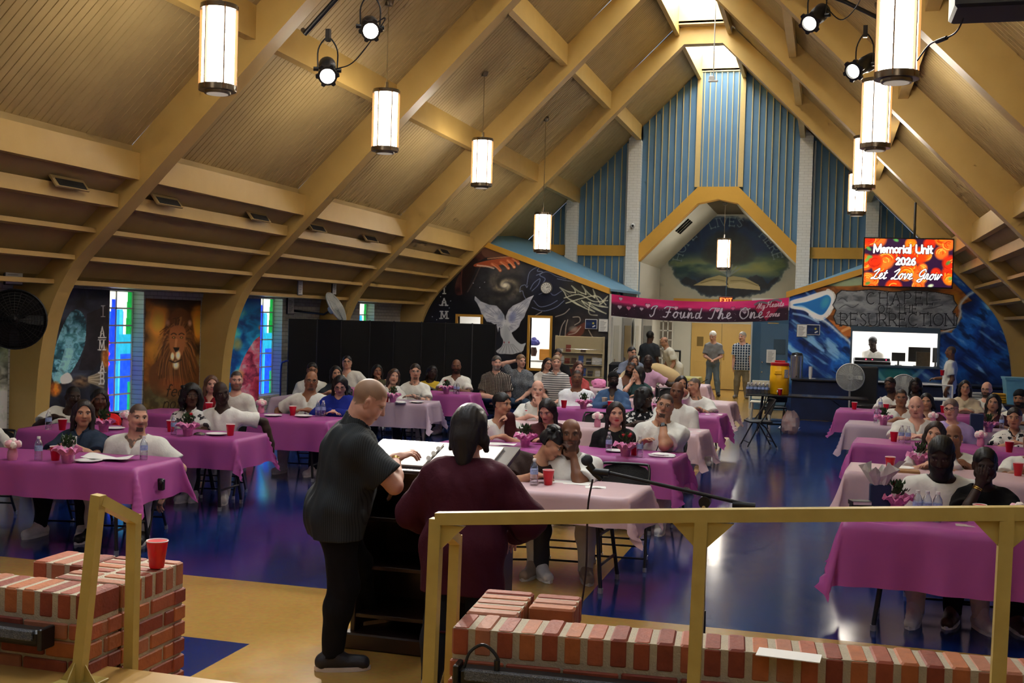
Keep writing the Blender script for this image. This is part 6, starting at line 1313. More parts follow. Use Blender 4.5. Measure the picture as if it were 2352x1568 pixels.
def make_chair():
 t = thing('folding_chair', 'x', 'chair', (0, 0, 0))
 mb = MB(); mb.rbox((0, -.02, .445), (.40, .39, .03), .012); obj('seat', mb, M_pad, t, 40)
 mb = MB(); n = 9; V = []
 for zz, ins in ((.56, 0), (.585, 0), (.77, 0), (.8, .03), (.815, .09)):
  for k in range(n): a = (k / (n - 1) - .5) * 2; V.append((a * (.2 - ins), .13 + (zz - .56) * .32 + .035 * (1 - a * a), zz))
 m_ = len(V); V += [(x, y + .012, z) for x, y, z in V]; Fs = []
 for i in range(4):
  for k in range(n - 1): a = i * n + k; Fs += [(a, a + 1, a + n + 1, a + n), (m_ + a, m_ + a + n, m_ + a + n + 1, m_ + a + 1)]
 ring = list(range(n)) + [i * n + n - 1 for i in range(1, 5)] + [4 * n + k for k in range(n - 2, -1, -1)] + [i * n for i in range(3, 0, -1)]
 Fs += [(ring[i], m_ + ring[i], m_ + ring[(i + 1) % len(ring)], ring[(i + 1) % len(ring)]) for i in range(len(ring))]
 obj('backrest', mb.add(V, Fs), M_pad, t, 40)
 for q in (-1, 1):
  mb = MB(); mb.tube([(q * .225, -.25, .02), (q * .215, -.06, .4), (q * .21, .17, .76)], .012, 8); lg = obj('front_leg', mb, M_chair, t, 60); mb = MB(); mb.cyl((q * .225, -.252, 0), (q * .225, -.245, .035), .017, seg=10); obj('foot_cap', mb, M_cap, lg)
  mb = MB(); mb.tube([(q * .195, .26, .02), (q * .19, .06, .36), (q * .19, -.05, .44)], .012, 8); lg = obj('rear_leg', mb, M_chair, t, 60); mb = MB(); mb.cyl((q * .195, .262, 0), (q * .195, .255, .035), .017, seg=10); obj('foot_cap', mb, M_cap, lg)
 mb = MB(); mb.tube(cr([(-.21, .17, .76), (-.2, .2, .805), (-.16, .215, .825), (.16, .215, .825), (.2, .2, .805), (.21, .17, .76)], 4), .012, 8); obj('back_frame', mb, M_chair, t, 60)
 for y, z, hw in ((-.205, .1, .22), (.2, .12, .192), (.16, .19, .19)): mb = MB(); mb.tube([(-hw, y, z), (hw, y, z)], .009, 6); obj('stretcher', mb, M_chair, t)
 return t
CHAIR0 = make_chair(); _cu = []
def chair(x, y, rz, label, z=0, grp='black folding chairs'):
 if not _cu: _cu.append(1); CHAIR0.location = (x, y, z); CHAIR0.rotation_euler = (0, 0, rz); CHAIR0['label'] = label; CHAIR0['group'] = grp; return CHAIR0
 return dup(CHAIR0, (x, y, z), rz, label, grp)
# ------------------------------------------------------------------ things on the tables
M_red = mat('red_cup_plastic', (214, 16, 34), .3, .5, vary=.05); M_wht = mat('white_plastic', (240, 238, 234), .35, .5, vary=0); M_paper = mat('white_paper', (238, 236, 230), .7)
def clear_mat():
 m, nt, b = nodemat('clear_plastic'); N = nt.nodes; L = nt.links; tr = N.new('ShaderNodeBsdfTransparent'); tr.inputs[0].default_value = (.9, .93, .96, 1); gl = N.new('ShaderNodeBsdfGlossy'); gl.inputs['Roughness'].default_value = .08; fr = N.new('ShaderNodeLayerWeight'); fr.inputs[0].default_value = .35
 ad = N.new('ShaderNodeMath'); ad.operation = 'ADD'; ad.inputs[1].default_value = .12; L.new(fr.outputs['Facing'], ad.inputs[0]); mx = N.new('ShaderNodeMixShader'); L.new(ad.outputs[0], mx.inputs[0]); L.new(tr.outputs[0], mx.inputs[1]); L.new(gl.outputs[0], mx.inputs[2]); L.new(mx.outputs[0], N['Material Output'].inputs[0]); return m
M_clear = clear_mat(); M_blabel = mat('blue_label', (70, 110, 190), .4, vary=.5, scale=60, dark=(200, 214, 236))
def make_cup():
 t = thing('plastic_cup', 'x', 'cup')
 mb = MB(); mb.lathe([(0, 0), (.03, 0), (.032, .004), (.037, .05), (.0385, .052), (.0415, .085), (.043, .088), (.045, .112), (.047, .114), (.047, .117), (.0445, .117)], seg=22); obj('cup_body', mb, M_red, t, 35)
 mb = MB(); mb.lathe([(.0465, .116), (.0485, .118), (.0465, .121), (.044, .118), (.039, .09), (.029, .03), (0, .028)], seg=22); obj('cup_lining', mb, M_wht, t, 35); return t
def make_bottle():
 t = thing('water_bottle', 'x', 'bottle')
 mb = MB(); mb.lathe([(0, .0), (.028, 0), (.032, .006), (.032, .03), (.0305, .034), (.032, .038), (.032, .05), (.0305, .054), (.032, .058), (.0315, .11), (.0325, .13), (.028, .155), (.015, .18), (.012, .19)], seg=18); obj('bottle_body', mb, M_clear, t, 40)
 mb = MB(); mb.lathe([(.0325, .085), (.0325, .125), (.0322, .125)], seg=18); obj('bottle_label', mb, M_blabel, t, 40); mb = MB(); mb.cyl((0, 0, .186), (0, 0, .205), .0145, seg=14); obj('bottle_cap', mb, M_wht, t, 40); return t
def make_plant():
 t = thing('potted_plant', 'x', 'potted plant'); rg = random.Random(3)
 mb = MB(); mb.lathe([(0, 0), (.042, 0), (.058, .095), (.06, .1), (.054, .1), (.05, .09), (0, .085)], seg=20); obj('pot', mb, mat('pink_foil', (214, 110, 170), .3, .5, vary=.2, scale=40), t, 40)
 mb = MB(); n = 40; V = []
 for r, z, a in ((.058, .07, .004), (.075, .105, .016), (.1, .125, .024), (.112, .112, .02)):
  for k in range(n): th = 2 * PI * k / n; rr = r + a * math.sin(7 * th + z * 50) + rg.uniform(-a, a) * .4; V.append((rr * math.cos(th), rr * math.sin(th), z + a * .9 * math.cos(9 * th)))
 mb.add(V, [(i * n + k, i * n + (k + 1) % n, (i + 1) * n + (k + 1) % n, (i + 1) * n + k) for i in range(3) for k in range(n)]); obj('tissue_wrap', mb, mat('pink_tissue', (246, 150, 200), .6, vary=.15, scale=30), t, fix=False)
 mb = MB()
 for k in range(70):
  th, ph, r = rg.uniform(0, 2 * PI), rg.uniform(.1, 1.35), rg.uniform(.03, .085); c = np.array([math.sin(ph) * math.cos(th) * r, math.sin(ph) * math.sin(th) * r, .12 + math.cos(ph) * r * 1.5]); d = nrm_(c - np.array([0, 0, .09])); a, b, d = basis_from(d); l, w = rg.uniform(.03, .05), rg.uniform(.011, .018)
  mb.add([c - d * l * .3, c + a * w, c + d * l * .7 + b * .006, c - a * w, c + b * .004], [(0, 1, 4), (1, 2, 4), (2, 3, 4), (3, 0, 4)])
 obj('foliage', mb, mat('leaf_green', (64, 92, 48), .5, vary=.4, scale=60, dark=(36, 58, 30)), t, fix=False)['kind'] = 'stuff'
 return t
def add_blooms(t, n, col, seed=1, r=.018):
 rg = random.Random(seed)
 for k in range(n):
  th = rg.uniform(0, 2 * PI); rr = rg.uniform(0, .05); mb = MB(); mb.ico((rr * math.cos(th), rr * math.sin(th), .2 + rg.uniform(0, .03)), (r, r, r * .8), 9, 6, jit=.18); obj('bloom', mb, col, t, 30)
M_rose = mat('red_rose', (196, 20, 44), .5, vary=.3, scale=80); M_pk = mat('pink_petal', (246, 186, 196), .6, vary=.15, scale=50); M_wp = mat('white_petal', (248, 236, 226), .6, vary=.1, scale=50)
def make_vase():
 t = thing('flower_vase', 'x', 'flower vase'); rg = random.Random(9)
 mb = MB(); mb.lathe([(0, 0), (.035, 0), (.043, .03), (.04, .07), (.032, .095), (.04, .105), (.034, .105), (.028, .095), (0, .09)], seg=20); obj('vase_jar', mb, mat('pink_jar', (236, 150, 180), .35, vary=.3, scale=30), t, 40)
 for k in range(9):
  th = 2 * PI * k / 8; rr = .042 if k < 8 else 0; mb = MB(); mb.ico((rr * math.cos(th), rr * math.sin(th), .135 + (.02 if k == 8 else rg.uniform(-.008, .008))), .032, 10, 7, jit=.14); obj('blossom', mb, M_wp if k % 3 else M_pk, t, 30)
 return t
def make_plate():
 t = thing('foam_plate', 'x', 'plate'); mb = MB(); mb.lathe([(0, .004), (.07, .004), (.1, .016), (.112, .018), (.112, .021), (.098, .02), (.07, .009), (0, .009)], seg=28); obj('plate_rim', mb, M_wht, t, 40); return t
def sheet(label, name, cat, c, w, d, rz, m=None, wav=.01, z=TLY, n=12, fold=False, grp=None):
 xs, ys = np.linspace(-w / 2, w / 2, n + 1), np.linspace(-d / 2, d / 2, n + 1); X_, Y_ = np.meshgrid(xs, ys); Z = wav * (.5 + .5 * np.sin(X_ / w * 7 + c[0] * 3) * np.cos(Y_ / d * 5 + c[1])) + (wav * 3 * np.abs(X_) / w if fold else 0)
 idx = np.arange((n + 1) ** 2).reshape(n + 1, n + 1); Q = np.stack([idx[:-1, :-1], idx[:-1, 1:], idx[1:, 1:], idx[1:, :-1]], -1).reshape(-1, 4); P = np.c_[X_.ravel(), Y_.ravel(), Z.ravel() + .004]
 P2 = P - (0, 0, .003); m_ = len(P); ed = list(idx[0]) + list(idx[1:, -1]) + list(idx[-1, -2::-1]) + list(idx[-2:0:-1, 0])
 mb = MB(); mb.add(np.vstack([P, P2]), [tuple(q) for q in Q] + [tuple(q[::-1] + m_) for q in Q] + [(ed[i], ed[(i + 1) % len(ed)], ed[(i + 1) % len(ed)] + m_, ed[i] + m_) for i in range(len(ed))])
 o = obj(name, mb, m or M_paper, smooth=50); o.location = (c[0], c[1], z); o.rotation_euler = (0, 0, rz); tag(o, label, cat, grp); return o
def onto(p, mg=.06):
 best = None
 for c, w_, rz in TOPS:
  d = p[:2] - c; l = np.array([d[0] * math.cos(rz) + d[1] * math.sin(rz), -d[0] * math.sin(rz) + d[1] * math.cos(rz)]); q = np.clip(l, (-w_ / 2 + mg, -.38 + mg), (w_ / 2 - mg, .38 - mg)); e = np.hypot(*(l - q))
  if best is None or e < best[0]: best = (e, c + np.array([q[0] * math.cos(rz) - q[1] * math.sin(rz), q[0] * math.sin(rz) + q[1] * math.cos(rz)]))
 return np.array([best[1][0], best[1][1], p[2]])
PRO = {}
MAKE = {'cup': make_cup, 'bottle': make_bottle, 'plant': make_plant, 'vase': make_vase, 'plate': make_plate}
GRP = {'cup': 'red plastic cups on the tables', 'bottle': 'water bottles on the tables', 'plant': 'pink wrapped potted plants', 'vase': 'pink and white flower vases', 'plate': 'white foam plates'}
def put(kind, px, py, label, z=TLY + .003, rz=0., bloom=None, at=None):
 p = atZ(px, py, z) if at is None else np.array(at)
 if at is None and abs(z - TLY) < .01: p = onto(p)
 if kind not in PRO: PRO[kind] = MAKE[kind](); t = PRO[kind]; t.location = tuple(p); t['label'] = label; t['group'] = GRP[kind]
 else: t = dup(PRO[kind], tuple(p), rz, label, GRP[kind])
 if bloom: add_blooms(t, bloom[0], bloom[1], int(px))
 return t
IT = [
('cup', 127, 1057, 'red cup between bottle and pink pot on the front left magenta table'), ('cup', 117, 992, 'red cup at the left end of the second left magenta table'), ('cup', 392, 991, 'red cup half behind a bottle on the second left magenta table'), ('cup', 529, 1000, 'red cup by the right corner of the second left magenta table'), ('cup', 480, 946, 'red cup held near the woman in the dark red top'), ('cup', 672, 954, 'red cup in front of the man with the cross necklace'), ('cup', 883, 924, 'red cup beside the rose pot on the lavender left table'),
('cup', 1259, 1113, 'red cup beside a bottle on the pale table behind the podium'), ('cup', 1457, 1045, 'red cup squeezed between rose pot and bottle on the middle magenta table'), ('cup', 1227, 951, 'red cup beside the bottle before the man with a fist at his mouth'), ('cup', 1453, 967, 'red cup behind the woman in the printed black tee'), ('cup', 1293, 937, 'red cup in front of the man with crossed arms'), ('cup', 1402, 939, 'red cup in front of the masked woman'), ('cup', 1306, 872, 'red cup by the striped polo man, far middle table'),
('cup', 2249, 1198, 'red cup on the front right magenta table, under the rail'), ('cup', 2044, 1078, 'red cup behind the white tissue of the gift bag'), ('cup', 2338, 1092, 'red cup at the right edge of the pale pink right table'), ('cup', 2053, 1014, 'red cup beside two bottles on the second right magenta table'), ('cup', 2320, 1042, 'red cup before the woman in the black and white floral blouse'), ('cup', 1962, 940, 'red cup alone on the corner of the farthest right magenta table'), ('cup', 2035, 944, 'red cup tilted near the man leaning on the farthest right table'), ('cup', 2166, 948, 'red cup next to the woman in maroon, far right'),
('bottle', 88, 1058, 'water bottle left of a red cup on the front left magenta table'), ('bottle', 330, 1056, 'water bottle before the man in white at the front left'), ('bottle', 80, 991, 'water bottle at the left end of the second left magenta table'), ('bottle', 399, 998, 'water bottle beside the potted plant on the second left magenta table'), ('bottle', 730, 957, 'left of two water bottles on the third left magenta table'), ('bottle', 742, 957, 'right of two water bottles on the third left magenta table'), ('bottle', 1045, 904, 'left of two water bottles in front of the man in white by the black screen'), ('bottle', 1051, 905, 'right of two water bottles in front of the man in white by the black screen'),
('bottle', 1226, 1113, 'water bottle beside a red cup on the pale table behind the podium'), ('bottle', 1398, 1039, 'water bottle in front of the woman in the printed black tee'), ('bottle', 1469, 1050, 'water bottle in front of the man with the lanyard'), ('bottle', 1235, 949, 'water bottle half hidden by the woman in the maroon cardigan'), ('bottle', 1474, 958, 'water bottle behind the roses, second middle pale table'), ('bottle', 1359, 934, 'left of two water bottles on the second middle magenta table'), ('bottle', 1370, 934, 'right of two water bottles on the second middle magenta table'), ('bottle', 1441, 908, 'water bottle beside the woman in the green top'),
('bottle', 2106, 1194, 'left of two labelled bottles on the front right magenta table'), ('bottle', 2128, 1196, 'second labelled bottle on the front right magenta table'), ('bottle', 2152, 1198, 'unlabelled clear bottle on the front right magenta table'), ('bottle', 2070, 1017, 'left of two bottles on the second right magenta table'), ('bottle', 2085, 1019, 'right of two bottles on the second right magenta table'), ('bottle', 2012, 972, 'water bottle left of the pink pot on the right lavender table'), ('bottle', 2299, 983, 'water bottle near the right edge on the right lavender table'), ('bottle', 2027, 933, 'water bottle before the leaning man in white on the farthest right table'),
('vase', 19, 1058, 'pink and white flower vase at the left edge of the front left magenta table'), ('vase', 289, 981, 'white flower vase behind the man in white at the front left'), ('vase', 608, 947, 'white and pink flower vase on the corner of the third left magenta table'), ('vase', 1372, 980, 'pink and white flower vase on the second middle pale table'), ('vase', 1499, 911, 'white flower vase behind the woman in the black and white top'), ('vase', 2252, 1025, 'pink and white flower vase behind the woman covering her face'), ('vase', 2143, 972, 'pink flower vase beside the woman in the lilac tee'), ('vase', 2340, 1217, 'pink flower vase at the right edge of the front right table'),
('plate', 203, 1061, 'white foam plate beside the pink pot on the front left magenta table'), ('plate', 262, 986, 'white foam plate behind the woman in the denim shirt'), ('plate', 498, 999, 'white foam plate stacked with food on the second left magenta table'), ('plate', 627, 956, 'white foam plate by the vase on the third left magenta table'), ('plate', 697, 957, 'white foam plate in front of the cross necklace man'), ('plate', 957, 925, 'white foam plate in front of the man with the chest patch'), ('plate', 1416, 1038, 'white foam plate behind the rose pot'), ('plate', 2071, 1077, 'white foam plate beside a red cup on the right pale pink table'), ('plate', 2186, 1192, 'white foam plate behind the rail on the front right magenta table'), ('plate', 1625, 947, 'white foam plate at the right end of the second middle magenta table'),
]
for k, x, y, l in IT: put(k, x, y, l)
for x, y, l, b in ((155, 1063, 'pink wrapped potted plant on the front left magenta table', None), (238, 992, 'pink bow wrapped plant in front of the woman in red', None), (431, 1001, 'pink wrapped plant in front of the woman in the patterned white blouse', (1, M_rose)), (897, 925, 'pink potted rose before the woman in the white jacket', (1, M_rose)), (1023, 905, 'pink potted rose on the farthest left magenta table', (1, M_rose)), (1206, 1026, 'pink wrapped green plant on the middle magenta table', None), (1435, 1049, 'pink potted red roses on the middle magenta table', (4, M_rose)), (1294, 950, 'pale pink potted plant behind the woman in the maroon cardigan', None), (1494, 955, 'potted red rose in front of the woman in the black and white top', (2, M_rose)), (1384, 932, 'pink potted plant by the cream tumbler', (1, M_rose)), (2059, 1178, 'pink wrapped plant with a red bloom beside the blue gift bag', (1, M_rose)), (2113, 1062, 'pink wrapped green plant before the woman in the cream blouse', (2, M_pk)), (2029, 976, 'pink potted plant on the right lavender table, left end', None), (2272, 994, 'pink wrapped plant before the woman in the maroon V neck', None)): put('plant', x, y, l, bloom=b)
sheet('open white booklet on the front left magenta table', 'booklet', 'booklet', atZ(252, 1057, TLY), .42, .22, .1, wav=.02, fold=True)
sheet('large white paper sheets in front of the leaning couple behind the podium', 'paper', 'paper', atZ(1305, 1109, TLY), .36, .2, .05, wav=.004); sheet('small folded white napkin on the pale table behind the podium', 'napkin', 'napkin', atZ(1368, 1120, TLY), .16, .1, .2, wav=.006)
sheet('white papers in front of the man turning to look right', 'paper', 'paper', atZ(1151, 1021, TLY), .3, .2, .1, wav=.01); sheet('white paper with reading glasses at the end of the second middle pale table', 'paper', 'paper', atZ(1588, 991, TLY), .22, .18, 0, wav=.003)
sheet('printed card lying on the front right magenta table', 'card', 'card', atZ(2237, 1209, TLY), .23, .09, -.05, mat('printed_card', (226, 214, 206), .5, vary=.5, scale=30, dark=(150, 110, 96)), wav=.001); sheet('white card behind the rail near the gift bag', 'card', 'card', atZ(2060, 1191, TLY), .13, .08, -.1, wav=.001); sheet('white paper on the farthest middle table corner', 'paper', 'paper', atZ(1640, 952, TLY), .24, .16, 0, wav=.002)
def crumple(name, label, cat, c, s, m, seed=1, z=TLY, grp=None):
 rg = random.Random(seed); mb = MB(); mb.ico((0, 0, s[2] * .8), s, 14, 9, jit=.16); o = obj(name, mb, m, smooth=25); o.location = (c[0], c[1], z); tag(o, label, cat, grp); return o
M_nap = mat('crumpled_napkin', (242, 240, 236), .6, vary=.08, scale=30, bump=.6, bscale=50)
for x, y, s, l in ((1521, 1050, (.13, .07, .025), 'heap of white napkins in front of the man with the lanyard'), (1347, 936, (.1, .07, .035), 'heap of white napkins before the man with crossed arms'), (920, 926, (.09, .06, .02), 'white napkins in front of the woman in the white jacket'), (459, 1000, (.06, .05, .02), 'crumpled silver foil beside the foam plate'), (1868, 876, (.1, .07, .04), 'crumpled napkins on the dark counter')):
 c = atZ(x, y, TLY) if y > 880 else atY(x, y, 26.2); crumple('napkins' if 'foil' not in l else 'foil', l, 'napkins' if 'foil' not in l else 'foil', c, s, M_nap if 'foil' not in l else mat('foil', (190, 190, 190), .25, metal=.8, vary=.3, scale=40), z=TLY if y > 880 else c[2])
mb = MB(); mb.lathe([(0, 0), (.035, 0), (.04, .14), (.043, .145), (.043, .16), (.0, .165)], seg=20); c = atZ(1388, 937, TLY); o = obj('tumbler', mb, mat('cream_tumbler', (206, 188, 156), .5), org=(0, 0, 0), smooth=40); o.location = tuple(c); tag(o, 'cream tumbler with a lid between bottles and the masked woman', 'tumbler')
# gift bag, books, black pouch on the front right table
c = atZ(2020, 1176, TLY); t = thing('gift_bag', 'navy blue gift bag stuffed with white tissue on the front right table', 'gift bag', tuple(c), R(4))
mb = MB(); mb.rbox((0, 0, .1), (.145, .08, .2), .006); obj('bag', mb, mat('navy_paper', (34, 46, 84), .5), t)
mb = MB(); rg = random.Random(2); n = 26; V = []
for r, z, a in ((.03, .16, .003), (.06, .22, .02), (.085, .28, .035), (.11, .33, .05)):
 for k in range(n): th = 2 * PI * k / n; rr = r + a * (.7 * math.sin(5 * th) + rg.uniform(-.5, .5)); V.append((rr * math.cos(th) * 1.1, rr * math.sin(th) * .7, z + a * rg.uniform(-.9, .9)))
mb.add(V, [(i * n + k, i * n + (k + 1) % n, (i + 1) * n + (k + 1) % n, (i + 1) * n + k) for i in range(3) for k in range(n)]); obj('tissue_paper', mb, mat('white_tissue', (222, 216, 210), .7, vary=.1, scale=30), t, fix=False)
c = atZ(1975, 1177, TLY)
for i, (w, d, h, col, l, dx) in enumerate(((.17, .12, .025, (206, 150, 96), 'orange paperback at the bottom of the pile by the gift bag', -.02), (.15, .11, .03, (30, 34, 38), 'black book in the middle of the pile by the gift bag', .01), (.14, .1, .03, (26, 30, 34), 'black leather book on top of the pile by the gift bag', .0))):
 t = thing('book', l, 'book', (c[0] + dx, c[1], TLY + (0, .026, .057)[i]), R(8 * i)); mb = MB(); mb.rbox((0, 0, .002), (w, d, .003), .001); mb.rbox((0, 0, h - .002), (w, d, .003), .001); mb.rbox((-w / 2, 0, h / 2), (.003, d, h), .001); obj('cover', mb, mat('book_cover_%d' % i, col, .5), t); mb = MB(); mb.rbox((.002, 0, h / 2), (w - .01, d - .008, h - .007), .001); obj('pages', mb, M_paper, t)
c = atZ(2085, 1085, TLY); mb = MB(); mb.rbox((0, 0, .014), (.2, .16, .028), .005); o = obj('tray', mb, mat('cardboard', (170, 124, 78), .7)); o.location = (c[0], c[1] - .02, TLY); tag(o, 'brown cardboard tray under the foam plate on the right pale table', 'tray')
c = atY(158, 1028, 8.25); mb = MB(); mb.rbox((0, 0, .1), (.14, .005, .2), .002, rotm('X', R(-8))); o = obj('greeting_card', mb, M_paper); o.location = (c[0], c[1], TLY); tag(o, 'white card standing behind the pink pot on the front left table', 'card')
mb = MB(); mb.rbox((0, 0, 0), (.07, .04, .1), .01); mb.ico((.02, -.02, .02), .022, 8, 6); o = obj('pouch', mb, M_blk); o.location = tuple(atY(369, 1112, 8.35)); tag(o, 'small black pouch clipped on the corner of the front left cloth', 'pouch')
c = atZ(2242, 992, TLY); mb = MB(); mb.rbox((0, 0, .12), (.16, .1, .24), .008); o = obj('gift_bag', mb, mat('navy_paper', (34, 46, 84), .5)); o.location = (c[0], c[1], TLY); tag(o, 'plain navy bag standing behind the woman in the lilac tee', 'gift bag')
put('cup', 0, 0, 'red cup standing on the end of the left brick wall', at=atZ(360, 1303, .915)); c = onto(atY(1376, 868, 21.7), .2); crumple('tissue_bouquet', 'bunch of pink tissue wrapped gifts on the far middle table', 'gift', c, (.15, .1, .1), mat('pink_tissue', (246, 150, 200), .6), 5)
# ------------------------------------------------------------------ the people
W_ = (226, 224, 214)
M_plaidb = m_pattern('brown_plaid', 'plaid', (62, 52, 46), (196, 184, 166), (40, 34, 32), 38)
M_plaidn = m_pattern('navy_plaid', 'plaid', (44, 62, 84), (202, 210, 214), (196, 204, 210), 14)
M_polo = m_pattern('striped_polo', 'stripe', (216, 212, 204), (92, 90, 92), scale=26)
M_flor = m_pattern('floral_print', 'blotch', (224, 222, 214), (26, 34, 40), scale=17)
M_flor2 = m_pattern('white_print', 'blotch', (222, 220, 214), (70, 66, 70), scale=14)
M_bw = m_pattern('black_white_print', 'blotch', (24, 24, 26), (206, 202, 198), scale=24)
M_gdot = m_pattern('grey_dots', 'blotch', (96, 100, 104), (140, 142, 146), scale=90)
M_pin = m_pattern('charcoal_pinstripe', 'pin', (50, 54, 56), (36, 39, 42), scale=90)
CH = []
def P(label, short, px, Y, rel=0., chair_=True, **k):
 x = (atY(px[0], px[1], Y) if k.get('hd') is None else k['hd'])[0]; a0 = math.degrees(math.atan2(-x, Y)); k['yaw'] = a0 + rel
 k.setdefault('body', a0 * .35)
 r = person(label, px, Y, **k)
 if chair_ and not k.get('stand'):
  f = r['f']; c = r['Pv'] + f * .05; chair(c[0], c[1], R(r['body']), 'black folding chair under the ' + short, grp='black folding chairs in use')
 return r
# small things worn: badge patch with a map, lanyard card, watch, print
def patch(rows, w=.075, h=.1, dx=.075, dz=-.2):
 def fn(c):
  g = c['g']; t, st, ft, N, org = c['t'], c['st'], c['ft'], c['N'], c['org']; y0 = .155 + (g - 1) * .1
  O = N + st * (dx - w / 2) + t * (dz - h / 2) + ft * y0 - org
  def pt(U, V):
   p = Paint(U, V, '#e6e4dc')
   for q in ([(0, 0), (w, 0)], [(0, h), (w, h)], [(0, 0), (0, h)], [(w, 0), (w, h)]): p.line(q, .0022, '#1c1c22', soft=.0005)
   s_ = w / .075; c_ = (w * .5, h * .52); M = [(-.004, -.02), (.004, -.02), (.004, -.008), (.018, -.006), (.02, .006), (.012, .012), (.008, .022), (.002, .012), (-.008, .006), (-.02, .0), (-.004, -.002)]
   p.poly([(c_[0] + a * s_, c_[1] + b * s_) for a, b in M], '#b0283a'); p.poly([(c_[0] + a * s_, c_[1] + b * s_) for a, b in [M[0], M[1], M[2], (.004, -.002), M[-1], M[9], (-.012, -.002)]], '#26346a')
   p.text(rows[0], w * .2, h * .17, h * .11, .0011, '#26262c', sp=.3, soft=.0004); p.text(rows[1], w * .07, h * .94, h * .085, .001, '#26262c', sp=.22, soft=.0004); return p
  def wrap(Pt, a, b): return Pt - ft * (.9 * (a - w / 2 + dx) ** 2)
  o = painted('chest_patch', O, st, t, w, h, 44, 58, pt, m_vcol('printed_cloth', .7), uv='flat', parent=c['root'], off=lambda Pt, a, b: Pt - np.outer((a - w / 2 + dx) ** 2 * 2.2, ft)); o['label'] = 'white cloth patch with a small red and blue map'
 return fn
def lanyard(c):
 N, t, st, ft, org, g = c['N'], c['t'], c['st'], c['ft'], c['org'], c['g']; y = .15 + (g - 1) * .12
 mb = MB(); mb.tube(cr([N + st * .06 + t * .02, N + st * .07 + ft * .12 - t * .06, N + st * .0 + ft * (y + .02) - t * .3], 6) - org, .005, 6); obj('lanyard', mb, M_blk, c['root'], 60)
 mb = MB(); mb.rbox(N - st * .02 + ft * (y + .025) - t * .36 - org, (.055, .004, .085), .001, np.array([st, ft, t]).T); obj('name_card', mb, mat('id_card', (190, 200, 220), .3, vary=.5, scale=50, dark=(40, 70, 140)), c['root'])
def watch(side):
 def fn(c):
  sh, E_, w, d, n, cu = c['ARM'][side]; a = nrm(w - E_); p = w - a * .035; x, y, z = basis_from(a); mb = MB(); mb.lathe([(.033, -.012), (.037, -.012), (.037, .012), (.033, .012)], p - c['org'], 18, axes=(x, y, z)); f = nrm(np.array([0, -1., .2]) - a * (np.array([0, -1., .2]) @ a)); q = np.cross(a, f); mb.box(p + f * .038 - c['org'], (.036, .036, .012), np.array([a, q, f]).T); obj('wristwatch', mb, mat('watch_black', (16, 16, 18), .3, vary=0), c['root'])
 return fn
def both(*fs): return lambda c: [f(c) for f in fs]
def bracelet(side, col=(190, 150, 70)):
 def fn(c):
  sh, E_, w, d, n, cu = c['ARM'][side]; a = nrm(w - E_); x, y, z = basis_from(a); mb = MB()
  for k in range(2): mb.lathe([(.032, -.003), (.035, -.003), (.035, .003), (.032, .003)], w - a * (.02 + .012 * k) - c['org'], 18, axes=(x, y, z))
  obj('bracelet', mb, mat('gold', (212, 170, 80), .25, metal=1., vary=0), c['root'], 60)
 return fn
def tprint(word, col, w=.24, h=.11, dz=-.26, base=None):
 def fn(c):
  t, st, ft, N, org, g = c['t'], c['st'], c['ft'], c['N'], c['org'], c['g']; O = N - st * w / 2 + t * (dz - h / 2) + ft * (.185 + (g - 1) * .1) - org
  def pt(U, V):
   p = Paint(U, V, base or '#18181a'); p.text(word, .01, h * .82, h * .66, h * .1, col, sp=.25, slant=.15, soft=.002, outline='#e8e2d8' if base is None else None, ow=h * .05); return p
  o = painted('shirt_print', O, st, t, w, h, 60, 30, pt, m_vcol('printed_cloth', .7), uv='flat', parent=c['root'], off=lambda Pt, a, b: Pt - np.outer((a - w / 2) ** 2 * 2.4, ft))
 return fn
def cross_neck(c):
 N, t, st, ft, org, g = c['N'], c['t'], c['st'], c['ft'], c['org'], c['g']; p = N + ft * (.16 + (g - 1) * .12) - t * .22 - org; mb = MB(); B = np.array([st, ft, t]).T; mb.box(p, (.008, .006, .06), B); mb.box(p + t * .012, (.036, .006, .008), B); obj('cross_necklace', mb, mat('silver', (190, 190, 190), .25, metal=1., vary=0), c['root'])
# --- left block
P('person in a white tee at the left edge, hand raised to the cheek', 'person cut by the left edge', (-34, 958), 9.0, 20, skin='b', top=('tee', W_), ir='cheek', il='table', g=1.15, hair=('buzz', (20, 16, 14)))
P('woman in a blue denim shirt seated at the front left magenta table', 'woman in denim', (192, 948), 8.95, 4, skin='t', sex='f', top=('shirt', (40, 52, 70)), hair=('long', (36, 26, 24)), il='table', ir='table', legs=(30, 32, 40), roll=2, kw={'v': .09})
P('man in a white V-neck shirt sitting at the right end of the front left table', 'man in white, front left', (318, 958), 8.95, 14, skin='l', g=1.4, top=('vneck', W_), hair=('buzz', (52, 46, 42)), beard={'k': 'goatee', 'c': (60, 48, 42)}, il='lap', ir={'o': .12, 'f': .1, 'u': -.42, 'ho': 1, 'c': .7}, kw={'tattoo': 1, 'v': .1}, roll=3, shoes=(30, 30, 32))
P('man in a white tee leaning sideways at the second left table', 'leaning man in white, second left table', (168, 911), 11.1, 16, skin='k', top=('tee', W_), hair=('fade', (16, 13, 12)), g=1.15, side=.12, roll=4, ir='lap')
P('woman in a bright red top resting her cheek on her hand', 'woman in bright red', (229, 917), 11.05, 4, skin='d', sex='f', top=('tee', (212, 28, 34)), hair=('long', (14, 12, 13)), il='cheek', ir='table', g=1.15)
P('woman in a white printed blouse and glasses at the second left table', 'woman in the printed white blouse', (440, 908), 11.1, 8, skin='d', sex='f', top=('polo', W_, M_flor2), hair=('curly', (14, 12, 13)), glasses='thin', il='lap', ir='table', kw={'v': .12})
